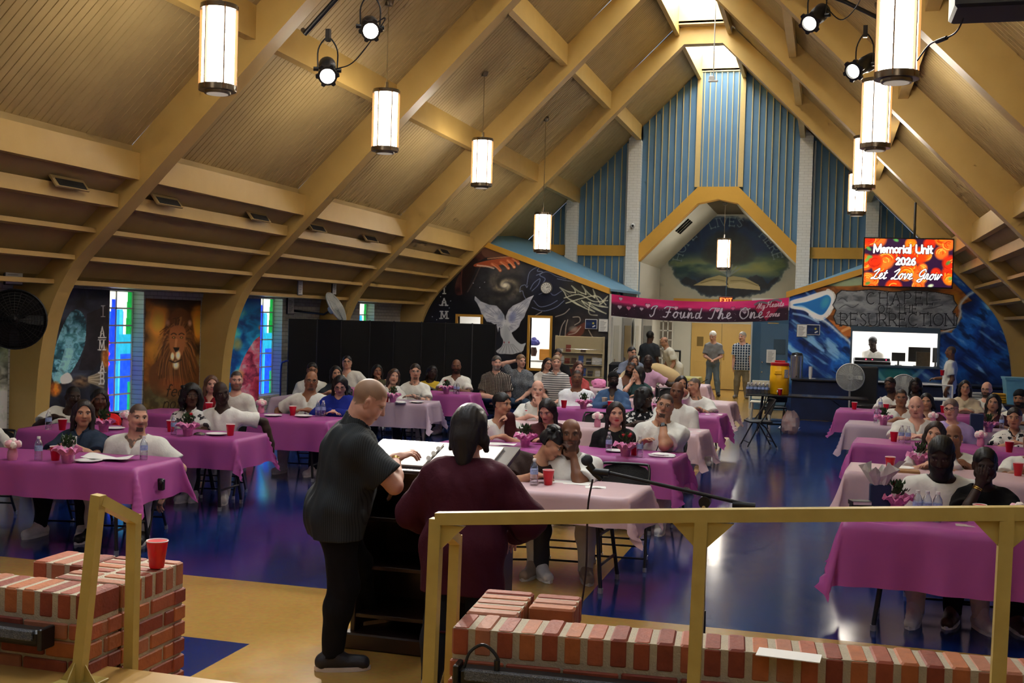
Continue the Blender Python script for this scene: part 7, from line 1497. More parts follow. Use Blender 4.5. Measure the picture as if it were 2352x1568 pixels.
P('man in a white V-neck with one arm hung over his chair back', 'man in white with arm over the chair', (508, 902), 11.15, 16, skin='k', top=('vneck', (234, 232, 224)), hair=('bald', (20, 16, 15)), roll=-10, pitch=6, il='lap', ir={'o': .34, 'f': -.16, 'u': -.3, 'ho': .5, 'hu': .6, 'hf': -.5, 'd': (.1, .1, -1), 'c': .6}, kw={'v': .1, 'ft': .1}, g=1.05)
P('woman in a dark red top behind the second left table', 'woman in dark red', (486, 882), 13.5, 6, skin='p', sex='f', top=('vneck', (128, 20, 34)), hair=('long', (104, 72, 56)), il='lap', ir='lap')
P('man in a white crew tee and close cap behind the second left table', 'man in white tee, third left table', (543, 873), 13.45, 4, skin='p', top=('tee', W_), hair=('buzz', (34, 28, 26)), beard={'k': 'stubble', 'c': (60, 46, 40)}, il='lap', ir='lap')
P('man in glasses, white V-neck and a cross necklace at the third left table', 'man with the cross necklace', (715, 874), 13.5, 4, skin='m', g=1.4, top=('vneck', W_), hair=('bald', (40, 34, 30)), glasses='thick', beard={'k': 'goatee', 'c': (90, 80, 74)}, il={'o': .2, 'f': .1, 'u': -.34, 'ho': 1., 'c': .5}, ir='table', extra=cross_neck, roll=4)
P('woman in a royal blue blouse and glasses looking down', 'woman in royal blue', (781, 884), 13.4, -2, skin='p', sex='f', top=('blouse', (24, 38, 130)), hair=('long', (20, 17, 20)), glasses='thick', pitch=26, g=1.25, il='table', ir='table')
P('man in white and glasses at the left of the lavender table', 'man in white, left of the lavender table', (717, 850), 16.7, 4, skin='m', top=('tee', W_), hair=('crop', (22, 18, 17)), glasses='thin', g=1.2, il='lap', ir='lap')
P('woman in a charcoal top between two men in white, lavender table', 'woman in charcoal', (772, 857), 16.75, 10, skin='t', sex='f', top=('tee', (46, 52, 58)), hair=('long', (14, 12, 14)), roll=-6)
P('woman in a white jacket at the lavender table', 'woman in the white jacket', (905, 864), 16.7, 10, skin='l', sex='f', top=('jacket', (224, 222, 216)), hair=('vlong', (60, 42, 34)), kw={'inner': (210, 206, 200)}, roll=8)
P('man in a white shirt with a chest patch at the lavender table', 'man with the chest patch, lavender table', (954, 853), 16.75, 4, skin='l', top=('tee', W_), hair=('crop', (50, 38, 30)), glasses='thin', beard={'k': 'goatee', 'c': (90, 62, 44)}, extra=patch(('FIELD', 'MINISTER')), il='lap', ir='table', kw={'tattoo': 1})
P('man in white and dark glasses leaning back before the black screen', 'leaning man by the black screen', (797, 832), 19.0, -2, skin='l', g=1.3, top=('vneck', W_), hair=('crop', (30, 24, 22)), glasses='thick', il='lap', ir={'o': .42, 'f': -.05, 'u': -.1, 'ho': .5, 'hu': -.6, 'c': .4}, pitch=-8, side=-.1)
P('woman in an olive jacket over yellow with a hand at her mouth', 'woman in the olive jacket', (867, 852), 19.0, 12, skin='m', sex='f', top=('jacket', (66, 62, 40)), hair=('bob', (18, 15, 16)), kw={'inner': (206, 180, 50)}, ir='chin')
P('woman in a sleeveless yellow top at the farthest left table', 'woman in yellow', (993, 855), 19.0, 16, skin='k', sex='f', top=('sleeveless', (206, 172, 54)), hair=('bob', (14, 12, 12)), roll=10, g=1.15)
P('man in a white V-neck with folded forearms at the farthest left table', 'man in white, farthest left table', (1048, 841), 19.0, -4, skin='b', top=('vneck', W_), hair=('bald', (34, 26, 22)), beard={'k': 'short', 'c': (26, 18, 16)}, g=1.15)
# --- middle block
P('woman in a dark brown tee bending to lean on the man beside her', 'woman in dark brown', (1270, 1021), 9.05, 62, skin='t', sex='f', top=('tee', (46, 30, 26)), hair=('updo', (16, 13, 14)), pitch=30, roll=16, side=.2, lean=.1, g=1.25, il='table', ir='lap', legs=(50, 50, 56), body=18)
P('man in a white polo with his fist before his mouth behind the podium', 'man with fist at mouth behind the podium', (1311, 996), 9.1, 0, skin='b', g=1.25, top=('polo', (232, 230, 222)), hair=('bald', (30, 22, 20)), beard={'k': 'stubble', 'c': (26, 18, 16)}, ir='chin', il='lap', extra=None, legs=(196, 190, 178), shoes=(150, 130, 110), kw={'sole': (200, 196, 188)})
P('man in a white V-neck turning to look right at the middle magenta table', 'man turning right', (1154, 928), 11.7, 52, skin='t', top=('vneck', W_), hair=('short', (18, 14, 14)), il='lap', ir='table', g=1.05, body=14)
P('woman in a maroon cardigan looking down with a hand on his shoulder', 'woman in the maroon cardigan', (1256, 942), 11.65, -22, skin='l', sex='f', top=('jacket', (72, 32, 34)), hair=('vlong', (30, 24, 24)), kw={'inner': (18, 18, 20)}, pitch=24, il={'w': atY(1172, 955, 11.62), 'ho': 1., 'hu': -.6, 'd': (-.9, -.1, -.2), 'n': (0, -.3, 1), 'c': .7}, ir='table')
P('woman in a black printed tee and black cardigan at the middle magenta table', 'woman in the printed black tee', (1415, 949), 11.55, 8, skin='l', sex='f', top=('tee', (22, 21, 22)), hair=('long', (34, 26, 26)), lips=(190, 36, 40), extra=tprint('AM', '#e0522a', .2, .13), g=1.15, legs=(40, 40, 46), il='lap', ir='lap')
P('man in glasses, white shirt and lanyard with his chin on his hand', 'man with the lanyard', (1528, 931), 11.6, -6, skin='t', g=1.5, top=('tee', W_), hair=('buzz', (48, 42, 40)), glasses='thin', beard={'k': 'goatee', 'c': (60, 48, 42)}, ir='chin', il={'o': -.06, 'f': .2, 'u': -.1, 'ho': 1.}, extra=both(lanyard, watch(1)), roll=10, pitch=-4, body=-12, kw={'ft': .2})
P('man in a white shirt holding a fist to his mouth, second pale table', 'man with a fist at his mouth', (1235, 895), 14.3, 2, skin='p', top=('tee', W_), hair=('bald', (90, 76, 66)), ir='chin', il='table', g=1.1, roll=2)
P('woman in a black and white top with glasses, turned to the right', 'woman in black and white', (1481, 914), 14.2, 58, skin='k', sex='f', top=('tee', (30, 30, 32), M_bw), hair=('curly', (14, 12, 13)), glasses='thin', g=1.15)
P('man in a loose long sleeved white shirt behind the man with the lanyard', 'man in loose white sleeves', (1555, 899), 14.25, -8, skin='b', g=1.4, top=('long', W_), hair=('bald', (40, 32, 28)), roll=6, ir='lap')
P('man in long white sleeves with his arms crossed', 'man with crossed arms', (1325, 868), 17.0, 4, skin='b', g=1.35, top=('long', (236, 236, 236)), hair=('buzz', (24, 18, 16)), il='cross', ir='cross', pitch=-6)
P('woman in a denim jacket and black face mask at the second magenta table', 'masked woman', (1409, 871), 16.9, 10, skin='k', sex='f', top=('jacket', (62, 88, 122)), hair=('wrap', (18, 16, 18)), mask=(16, 15, 16), kw={'inner': (150, 110, 80)}, g=1.2)
P('woman in a white top peeking over the shoulder of the man in white', 'woman behind the leaning man', (1565, 881), 17.2, 14, skin='t', sex='f', top=('tee', (222, 214, 210)), hair=('mid', (28, 20, 20)), roll=8)
P('man in a white tee resting his head on his palm, far middle', 'man resting his head on his palm', (1594, 886), 17.0, -50, skin='t', g=1.15, top=('tee', W_), hair=('buzz', (70, 64, 58)), il='cheek', ir='table', roll=-10, kw={'tattoo': 1})
P('man in a brown and white checked shirt sitting with crossed legs', 'man in the checked shirt', (1141, 833), 19.3, 14, skin='p', g=1.15, top=('shirt', (90, 80, 70), M_plaidb), hair=('short', (84, 76, 70)), beard={'k': 'short', 'c': (150, 142, 134)}, il='lap', ir='lap', legs=(44, 62, 84), legpose='cross', kw={'crossleg': -1}, seat=.5, shoes=(30, 30, 34))
P('woman in a grey short sleeved blouse with an arm behind her neck', 'woman in the grey blouse', (1197, 829), 19.9, 26, skin='p', sex='f', top=('shirt', (110, 114, 118), M_gdot), hair=('pony', (128, 98, 72)), il='behind', ir='lap', g=1.15, legs=(56, 74, 94), seat=.5)
P('man in a striped polo shirt with a dark collar', 'man in the striped polo', (1278, 832), 19.6, 2, skin='p', top=('polo', (200, 198, 190), M_polo), hair=('short', (150, 122, 92)), il='lap', ir='lap', kw={'collar': (30, 28, 30)}, seat=.5)
P('woman in a coral top leaning sideways behind the man with crossed arms', 'woman in coral', (1329, 845), 19.8, 16, skin='p', sex='f', top=('tee', (176, 74, 72)), hair=('long', (70, 40, 34)), roll=10)
P('man in a white tank top leaning to his right, far middle table', 'man in the white tank top', (1449, 847), 19.5, 6, skin='b', g=1.15, top=('tank', (228, 228, 230)), hair=('buzz', (24, 18, 16)), beard={'k': 'short', 'c': (22, 16, 14)}, roll=22, il='lap', ir='lap')
P('woman in a dark green top touching her chin, turned left', 'woman in dark green', (1465, 856), 19.4, -60, skin='l', sex='f', top=('tee', (50, 72, 72)), hair=('long', (26, 22, 22)), il='chin')
P('woman in a white top with glasses behind the striped polo', 'woman in white by the office window', (1258, 835), 22.0, 20, skin='l', sex='f', top=('tee', (216, 210, 200)), hair=('long', (52, 38, 34)), glasses='thick', roll=10, seat=.5)
P('man in a black polo behind the striped polo', 'man in the black polo', (1281, 815), 22.4, 0, skin='t', top=('polo', (20, 20, 22)), hair=('crop', (40, 30, 26)), seat=.55)
P('man in a pink tee with an arm along the next chair back', 'man in the pink tee', (1489, 829), 21.6, 8, skin='k', top=('tee', (206, 160, 186)), hair=('bald', (20, 16, 14)), ir={'o': .5, 'f': -.05, 'u': -.1, 'ho': .4, 'hu': -.5, 'c': .4}, il='lap', seat=.5)
P('person in a blue grey shirt and glasses beside the black seal cover', 'person in blue grey', (1452, 810), 23.5, 30, skin='l', top=('shirt', (120, 128, 146)), hair=('short', (34, 28, 26)), glasses='thick', seat=.6)
P('woman in a sand coloured top behind the man in the tank top', 'woman in sand', (1456, 830), 22.2, 16, skin='t', sex='f', top=('tee', (196, 176, 138)), hair=('mid', (70, 54, 46)), roll=6, seat=.5)
# --- right block
P('man in a white shirt with a chest patch, head bowed, front right table', 'man with the chest patch, front right', (2162, 1045), 8.85, -6, skin='k', g=1.35, top=('long', W_), hair=('short', (14, 12, 12)), beard={'k': 'full', 'c': (16, 13, 13), 'l': .7}, pitch=20, extra=patch(('FIELD', 'MINISTER'), .085, .115, .085, -.21), il='lap', ir='lap', kw={'ft': .18}, hs=1.08, body=2)
P('woman in a black tee covering her face with a hand, front right', 'woman covering her face', (2263, 1068), 8.8, 6, skin='k', sex='f', top=('tee', (16, 16, 18)), hair=('crop', (14, 13, 14)), il='face', ir='table', pitch=8, extra=both(bracelet(-1), tprint('GS', '#c8a860', .26, .14, -.3)), g=1.15, legs=(22, 22, 26), shoes=(70, 50, 44), hs=1.05)
P('woman in a cream lace blouse nestled against the man behind', 'woman in the cream blouse', (2147, 996), 11.5, -6, skin='l', sex='f', top=('tee', (212, 204, 196)), hair=('vlong', (46, 32, 28)), roll=8, legs=(88, 106, 116))
P('man in a white tee half hidden behind two people, arms round a woman', 'man hidden behind the bearded man', (2189, 1003), 11.8, -4, skin='m', g=1.2, top=('tee', W_), hair=('bald', (40, 32, 28)), il='table', ir='table')
P('person in a white shirt cut off by the right edge', 'person cut by the right edge', (2372, 1010), 11.6, -14, skin='m', g=1.2, top=('tee', W_), hair=('buzz', (20, 18, 16)))
P('man in a white V-neck at the second right magenta table', 'man in white, second right table', (2104, 933), 14.35, -4, skin='p', g=1.35, top=('vneck', W_), hair=('bald', (150, 130, 116)), pitch=6, il='table', ir='table', roll=-4, kw={'v': .14})
P('woman in a lilac tee and glasses at the second right table', 'woman in the lilac tee', (2184, 939), 14.3, -12, skin='p', sex='f', top=('tee', (176, 156, 206)), hair=('pony', (118, 102, 92)), glasses='thick', g=1.35, roll=-4, il='table', ir='lap')
P('woman in a black and white floral blouse at the right edge', 'woman in the floral blouse', (2330, 959), 14.2, -4, skin='t', sex='f', top=('shirt', W_, M_flor), hair=('pony', (34, 28, 28)), il='table', ir='lap', kw={'v': .12})
P('man in a white V-neck sitting upright behind the lavender table', 'man in white, right lavender table', (2070, 913), 16.95, 0, skin='m', top=('vneck', W_), hair=('buzz', (24, 20, 18)), il='table', ir='lap')
P('woman in a maroon top peeking between two men in white', 'woman in maroon behind two men', (2128, 922), 17.0, -6, skin='t', sex='f', top=('vneck', (64, 22, 34)), hair=('mid', (16, 14, 16)), g=1.15, roll=-5)
P('woman in a dark maroon V-neck near the right edge', 'woman in the maroon V-neck', (2282, 924), 16.9, -6, skin='t', sex='f', top=('vneck', (58, 22, 34)), hair=('long', (18, 15, 16)), roll=6, g=1.15)
P('man in a dark cap and white shirt at the right edge', 'man in the dark cap', (2342, 915), 17.2, -14, skin='m', top=('tee', W_), hair=('cap', (24, 24, 28)), beard={'k': 'short', 'c': (24, 18, 18)})
P('man in a white V-neck leaning left at the farthest right table', 'leaning man, farthest right table', (2044, 884), 19.5, -26, skin='d', g=1.15, top=('vneck', W_), hair=('short', (14, 12, 12)), beard={'k': 'short', 'c': (14, 12, 12)}, roll=-10, side=-.1)
P('person in a dark top with braids behind the farthest right table', 'person in the dark top, far right', (2103, 884), 19.7, -6, skin='k', sex='f', top=('tee', (30, 28, 32)), hair=('bob', (14, 12, 14)))
P('woman in glasses and a beige blouse at the farthest right table', 'woman in the beige blouse', (2217, 890), 19.5, 4, skin='t', sex='f', top=('blouse', (196, 180, 152)), hair=('vlong', (18, 15, 16)), glasses='thin')
P('man in glasses and a white shirt partly hidden at the far right', 'man in glasses, far right', (2266, 894), 19.9, -16, skin='p', top=('tee', W_), hair=('bald', (120, 104, 92)), glasses='thick', beard={'k': 'short', 'c': (70, 56, 48)})
# --- standing at the back and in the booth
def floorY(px, py): return atZ(px, py, 0)[1]
P('guard in a dark grey uniform and cap standing with the back turned', '', (1494, 772), 29.5, 150, stand=True, skin='d', top=('shirt', (52, 54, 58)), hair=('short', (16, 15, 16)), il='down', ir='down', legs=(44, 46, 50), body=170, shoes=(20, 20, 22), g=1.15, hs=1.1)
P('man in white bending over the yellow table at the back', '', (1525, 785), 29.0, -80, stand=True, skin='t', top=('tee', (226, 220, 200)), hair=('bald', (90, 76, 66)), il='down', ir='down', legs=(224, 216, 192), lean=.3, body=-60, pitch=25, g=1.15)
P('older man in a grey shirt and jeans standing by the tan doors', '', (1637, 772), 32.6, -24, stand=True, skin='p', top=('shirt', (128, 128, 128)), hair=('short', (226, 222, 210)), il='lap', ir='lap', legs=(104, 120, 132), lean=.05, pitch=20, shoes=(40, 36, 34), kw={'wide': .03, 'hem': -.04}, hs=1.15)
P('man in a navy plaid shirt and khaki trousers standing by the blue door', '', (1705, 773), 32.2, -34, stand=True, skin='p', g=1.2, top=('shirt', (60, 80, 100), M_plaidn), hair=('short', (170, 162, 150)), il='down', ir='down', legs=(126, 116, 94), shoes=(120, 112, 104), hs=1.1)
P('man in white standing by the ocean mural with a red cup', '', (2183, 808), 25.6, -80, stand=True, skin='b', top=('tee', (222, 224, 218)), hair=('buzz', (60, 54, 50)), glasses='thin', il={'o': .02, 'f': .3, 'u': -.3, 'ho': .3, 'c': .9}, ir='down', legs=(222, 222, 216), body=-100, lean=-.02, g=1.05)
P('man in white working at the mixing desk inside the booth window', '', (2004, 786), 28.0, -26, stand=True, skin='k', top=('vneck', (238, 232, 222)), hair=('crop', (16, 14, 14)), il='table', ir='down', legs=(220, 216, 206), pitch=16, side=.05, hs=1.1)
c = atY(2164, 862, 25.35); put('cup', 0, 0, 'red cup held by the man by the ocean mural', at=c)
# --- the two speakers at the podium
hm = atY(850, 922, 6.15)
M1 = P('man in a charcoal shirt leaning on the podium, back to the stage', '', (850, 920), 6.15, 88, stand=True, skin='p', g=1.3, top=('shirt', (60, 64, 66), M_pin), hair=('buzz', (140, 112, 86)), pitch=30, roll=-6, body=128, lean=.1, side=-.02, il={'w': atY(908, 1052, 6.25), 'ho': 1., 'hu': -.75, 'hf': -.1, 'd': (.75, .5, .35), 'n': (0, -.3, 1), 'c': .9}, ir={'w': atY(893, 1085, 6.55), 'ho': .4, 'hu': -.4, 'd': (.25, .1, -1), 'n': (1, 0, 0), 'c': .5}, legs=(16, 16, 18), shoes=(34, 34, 38), kw={'hem': -.11, 'ank': {-1: (-2.68, 5.97, .085), 1: (-2.74, 6.62, .185)}, 'sole': (214, 206, 196), 'v': .01}, extra=bracelet(-1), torso=None, hs=1.02)
M2 = P('woman in a maroon blouse and jeans standing at the podium, back turned', '', (1083, 982), 5.85, 152, stand=True, skin='p', sex='f', g=1.22, top=('blouse', (70, 24, 38)), hair=('mid', (34, 30, 30)), glasses='thin', body=180, lean=.06, il={'o': .05, 'f': .24, 'u': -.34, 'ho': .9, 'hu': -.7, 'c': .5}, ir={'o': .05, 'f': .24, 'u': -.34, 'ho': .9, 'hu': -.7, 'c': .5}, legs=(26, 30, 40), shoes=(190, 186, 180), kw={'hem': -.2, 'v': .01, 'wide': .02}, hs=1.08)
# ------------------------------------------------------------------ podium and microphone
M_wood = mat('dark_wood', (44, 26, 20), .35, .5, vary=.4, scale=12, dark=(24, 14, 12), coat=.2)
t = thing('podium', 'dark wooden podium with open shelves and bright papers on top', 'podium', (-2.32, 6.42, 0))
w, d = .86, .5
for q in (-1, 1): mb = MB(); mb.rbox((q * w / 2, d / 2, .56), (.03, d, .98), .004); obj('side_panel', mb, M_wood, t)
mb = MB(); mb.rbox((0, d, .56), (w, .03, .98), .004); obj('front_panel', mb, M_wood, t)
for z in (.2, .5, .8): mb = MB(); mb.rbox((0, d / 2, z), (w - .03, d - .02, .025), .003); obj('shelf', mb, M_wood, t)
mb = MB(); mb.rbox((0, d / 2, .05), (w + .1, d + .08, .1), .01); obj('plinth', mb, M_wood, t)
sl = R(14); mb = MB(); mb.rbox((0, d / 2 - .01, 1.15), (w + .08, d + .06, .04), .006, rotm('X', sl)); obj('top', mb, M_wood, t); mb = MB(); mb.rbox((0, -.015, 1.085), (w + .08, .025, .06), .005); obj('ledge', mb, M_wood, t)
mb = MB(); mb.rbox((0, d / 2, 1.03), (w - .02, d - .02, .1), .004); obj('drawer_box', mb, M_wood, t)
for x, ww, dd, nm, lab in ((-.17, .3, .4, 'binder', 'open white binder lying on the podium at the left'), (.19, .38, .4, 'paper', 'white papers spread on the podium at the right')):
 mb = MB(); mb.box((0, 0, 0), (ww, dd, .012), rotm('X', sl));
 if nm == 'binder':
  for k in range(3): mb.lathe([(.012, -.004), (.016, -.004), (.016, .004), (.012, .004)], (ww / 2, (k - 1) * .09, .012 + (k - 1) * .02), 10, axes=(np.array([1., 0, 0]), np.array([0, 0, 1.]), np.array([0, 1., 0])))
 o = obj(nm, mb, M_paper); o.location = (-2.32 + x, 6.42 + d / 2, 1.182); tag(o, lab, nm)
mb = MB(); mb.box((0, 0, .008), (.34, .24, .012), rotm('Z', .2)); o = obj('book', mb, mat('worn_paper', (120, 112, 108), .7)); o.location = (-2.3, 6.62, .813); tag(o, 'grey papers on the upper shelf inside the podium', 'paper')
t = thing('microphone_stand', 'black microphone stand with a long boom in front of the pale table', 'microphone stand', (-.53, 5.45, 0)); o = np.array([-.53, 5.45, 0])
cl = atY(1619, 1152, 5.45) - o; m0 = atY(1362, 1077, 5.45) - o; m1 = atY(1735, 1163, 5.45) - o
mb = MB(); mb.tube([(0, 0, .03), (0, 0, cl[2] - .04)], .012, 10); obj('pole', mb, M_blk, t, 60); mb = MB(); mb.lathe([(0, 0), (.13, 0), (.13, .015), (.03, .03), (.016, .06), (0, .06)], seg=24); obj('base', mb, M_blk, t, 40)
mb = MB(); mb.tube([m0 + (.07, 0, -.012), m1], .0095, 8); obj('boom', mb, M_blk, t, 60); mb = MB(); mb.tube([m1 - (m1 - cl) * .45, m1], .017, 10); obj('grip', mb, M_blk, t, 60)
mb = MB(); mb.cyl(cl + (0, -.03, 0), cl + (0, .03, 0), .028, seg=14); mb.cyl(cl + (0, 0, -.07), cl, .018, seg=10); obj('clutch', mb, M_blk, t, 40); mb = MB(); mb.cyl(cl + (.0, -.05, -.02), cl + (0, -.03, -.02), .009, seg=10); obj('clutch_screw', mb, M_chrome, t)
mb = MB(); mb.cyl((0, 0, .55), (0, 0, .68), .018, seg=10); obj('collar', mb, M_blk, t, 40)
t = thing('microphone', 'dark grey ball headed microphone clipped on the boom', 'microphone', tuple(o + m0)); hd_ = atY(1348, 1056, 5.45) - (o + m0); hd_ = np.array(hd_)
mb = MB(); mb.ico(hd_, .03, 16, 12); obj('grille', mb, mat('mic_grille', (74, 76, 80), .5, metal=.5, vary=.3, scale=200, bump=.6, bscale=400), t, 60); mb = MB(); mb.tube([hd_ + (.01, 0, -.025), hd_ * .2 + np.array([.02, 0, -.03]), (.045, 0, -.05)], [.021, .017, .012], 12); obj('handle', mb, M_blk, t, 60); mb = MB(); mb.tube([(.0, 0, -.012), (.08, 0, -.016)], .02, 10); obj('clip', mb, M_blk, t, 60)
p = o + m0; mb = MB(); mb.tube(cr([p + (.0, 0, -.05), p + (-.02, 0, -.2), p + (-.02, .0, -.5), p + (-.05, .02, -.8), p + (-.04, .03, -1.1), p + (.01, .03, -1.3), p + (.15, .05, -p[2] + .01)], 6), .005, 6); tag(obj('microphone_cable', mb, mat('cable_brown', (52, 34, 30), .5), smooth=60), 'thin cable hanging straight down from the microphone', 'cable')
# ------------------------------------------------------------------ screen, banner, signs
def screen(U, V):
 p = Paint(U, V, '#2a1230'); rg = random.Random(5); w, h = 1.72, .95
 for k in range(34):
  c = (rg.uniform(-.05, w + .05), rg.uniform(-.05, h + .05)); r = rg.uniform(.11, .2); p.blob(c, r, rg.choice(['#e8380c', '#f4580e', '#ff7a12', '#d82a10', '#f06a20']), 1, 5)
  for j in range(5): a = rg.uniform(0, 6.28); rr = r * (.2 + .15 * j); p.line([(c[0] + rr * math.cos(a + q), c[1] + rr * math.sin(a + q) * .85) for q in (0, .6, 1.2, 1.8)], .006, rg.choice(['#a81a08', '#ffb040', '#c83008']), .8, .006)
 for c in ((.08, .2), (.05, .42), (.1, .36), (1.62, .45), (1.68, .75), (.08, .88), (.6, .02), (1.3, .9)): p.blob(c, (.07, .04), rg.choice(['#3a7a3a', '#c8e0b0', '#50a048']), .9, 3, rg.uniform(-1, 1))
 p.text('Memorial Unit', .18, .27, .155, .016, '#ffffff', sp=.13, soft=.004, outline='#241018', ow=.01, wx=1.06)
 p.text('2026', .62, .5, .13, .017, '#ffffff', sp=.2, soft=.004, outline='#241018', ow=.01)
 p.text('Let Love Grow', .14, .79, .2, .0095, '#ffffff', sp=.02, slant=.3, soft=.004, outline='#180c14', ow=.009, glyphs=SC, wx=1.02)
 return p
T0, T1 = atY(1986, 546, 24.6), atY(2191, 541, 24.8); T2 = atY(1987, 657, 24.6); ww = float(np.hypot(*(T1 - T0)[:2])); hh = float(T0[2] - T2[2]); ang = math.atan2(T1[1] - T0[1], T1[0] - T0[0])
t = thing('television', 'lit screen with orange roses hung on a pole before the ocean mural', 'screen', ((T0[0] + T1[0]) / 2, (T0[1] + T1[1]) / 2, T2[2]), ang)
mb = MB(); mb.rbox((0, .03, hh / 2), (ww + .03, .06, hh + .03), .006); obj('bezel', mb, M_blk, t)
sc_ = 1.72 / ww
o = painted('display', (-ww / 2 + .01, -.003, .012), (1, 0, 0), (0, 0, 1), ww - .02, hh - .024, 430, 240, lambda U, V: screen(U * sc_, V * .95 / hh), m_vcol('screen_light', .3, .4, emis=.62), uv='flat', parent=t)
try: MATS['screen_light'].cycles.emission_sampling = 'NONE'
except Exception: pass
mb = MB(); mb.tube([(.12, .08, hh * .7), (.12, .08, hh + .75)], .025, 10); obj('mount_pole', mb, M_blk, t, 60)
def banner(U, V):
 h = .5; p = Paint(U, V, '#d8286c'); n = fbm(U * 3, V * 6, 4); g = np.clip((V - .17 + .08 * (n - .5)) / .1, 0, 1); p.noise(.3, ['#c01e5c', '#e84088', '#f06aa0'], 3, .5, sx=.4); p.mixin(g, '#2c1626'); p.noise(.25, ['#1c0e1a', '#3e2034'], 3, .5, mask=g)
 rg = random.Random(3)
 for k in range(40): p.blob((rg.uniform(0, 4.1), rg.uniform(.25, .5)), .008, '#d8c8d4', .8)
 def heart(x, y, s, c, c2): P = [(x + s * 16 * math.sin(a) ** 3 / 16, y - s * (13 * math.cos(a) - 5 * math.cos(2 * a) - 2 * math.cos(3 * a) - math.cos(4 * a)) / 16) for a in np.linspace(0, 2 * PI, 26, endpoint=False)]; p.poly(P, c, .004); p.poly([(x + (a - x) * .75, y + (b - y) * .75 + s * .12) for a, b in P], c2, .02, .8)
 for x, y, s in ((.2, .28, .06), (.42, .28, .06), (.56, .2, .045), (.73, .27, .05), (.88, .17, .07), (1.55, .18, .06), (1.88, .2, .045), (2.52, .2, .075), (2.88, .17, .05), (3.1, .21, .065), (3.15, .28, .045), (.22, .08, .05)): heart(x, y, s, '#6a3050', rg.choice(['#f0c0d0', '#e878a0', '#c8c8d0', '#a89ab0']))
 heart(3.65, .24, .27, '#8e1838', '#a02048');
 for L in ([(3.38, .1), (3.5, .05), (3.66, .09)], [(3.7, .07), (3.84, .02), (3.96, .06)]): p.line(L, .02, '#6c7478', .9, .01)
 for tx, x, y, hgt, wd in (('I Found The One', .95, .44, .27, .011),): p.text(tx, x, y, hgt, wd, '#c4bcc8', sp=.12, slant=.1, soft=.005, glyphs=SC, wx=1.12, outline='#140a12', ow=.006)
 for tx, x, y in (('My', 3.42, .21), ('Hearts', 3.64, .19), ('Loves', 3.62, .42)): p.text(tx, x, y, .13, .006, '#d8c0c8', sp=.05, slant=.2, soft=.004, glyphs=SC)
 return p
B0, B1 = atY(1405, 675, 26.85), atY(1812, 683, 26.85); bw = B1[0] - B0[0]; bh = .52
def sag(P, a, b): P = P.copy(); u = a / bw; P[:, 2] += -.22 * 4 * u * (1 - u) * .62 + (B1[2] - B0[2]) * u + .04 * 4 * u * (1 - u) * (1 - b / bh); P[:, 1] += .03 * np.sin(u * 17) * (1 - b / bh) + .015 * np.sin(u * 41); return P
o = painted('banner', (B0[0], 26.85, B0[2] - bh), (1, 0, 0), (0, 0, 1), bw, bh, 520, 70, banner, m_vcol('banner_cloth', .75), uv='flat', off=sag); tag(o, 'long pink and black cloth banner with hearts and script hung across the vestibule', 'banner')
t = thing('exit_sign', 'red lit EXIT sign just above the pink banner', 'exit sign', tuple(atY(1667, 694, 30.5)))
mb = MB(); mb.rbox((0, 0, .05), (.36, .05, .2), .008); obj('sign_case', mb, mat('sign_case', (120, 60, 40), .5), t)
def ex(U, V): p = Paint(U, V, '#5a1408'); p.text('EXIT', .025, .115, .1, .011, '#ff7a3a', sp=.35, soft=.004); return p
o = painted('sign_face', (-.165, -.028, -.03), (1, 0, 0), (0, 0, 1), .33, .15, 80, 36, ex, m_vcol('exit_light', .4, .3, emis=.9), uv='flat', parent=t)
mb = MB(); mb.tube([(0, 0, .14), (0, 0, 1.2)], .008, 6); obj('hanger', mb, M_chrome, t)
# clock on the cosmos mural
c = atY(1255, 661, YD - .03); t = thing('wall_clock', 'round white wall clock on the cosmos mural beside the blue bird', 'clock', tuple(c)); ay = (np.array([1., 0, 0]), np.array([0, 0, 1.]), np.array([0, -1., 0]))
mb = MB(); mb.lathe([(0, -.02), (.15, -.02), (.15, .02), (.14, .025), (.13, .015), (0, .015)], (0, 0, 0), 32, axes=ay); obj('clock_case', mb, mat('clock_case', (96, 92, 84), .4), t, 40)
def clk(U, V):
 p = Paint(U, V, '#d8d8d0');
 for k in range(12): a = k * PI / 6; x, y = .13 + .1 * math.sin(a), .13 - .1 * math.cos(a); p.line([(x - .006, y - .008), (x + .006, y + .008)], .005, '#3c3c3a', soft=.002)
 for r in (.06, .08): p.line([(.13 + r * math.cos(a), .13 + r * math.sin(a)) for a in np.linspace(0, 6.28, 24)], .0015, '#6a6a66', .8, .002)
 return p
o = painted('clock_face', (-.13, -.018, -.13), (1, 0, 0), (0, 0, 1), .26, .26, 60, 60, clk, m_vcol('printed_cloth', .7), uv='flat', parent=t, keep=lambda P: np.hypot(P[:, 0], P[:, 2]) < .128)
for ang_, L in ((.9, .06), (1.25, .09)): mb = MB(); mb.box((math.sin(ang_) * L / 2, -.022, math.cos(ang_) * L / 2), (.008, .003, L), rotm('Y', ang_)); obj('clock_hand', mb, M_blk, t)
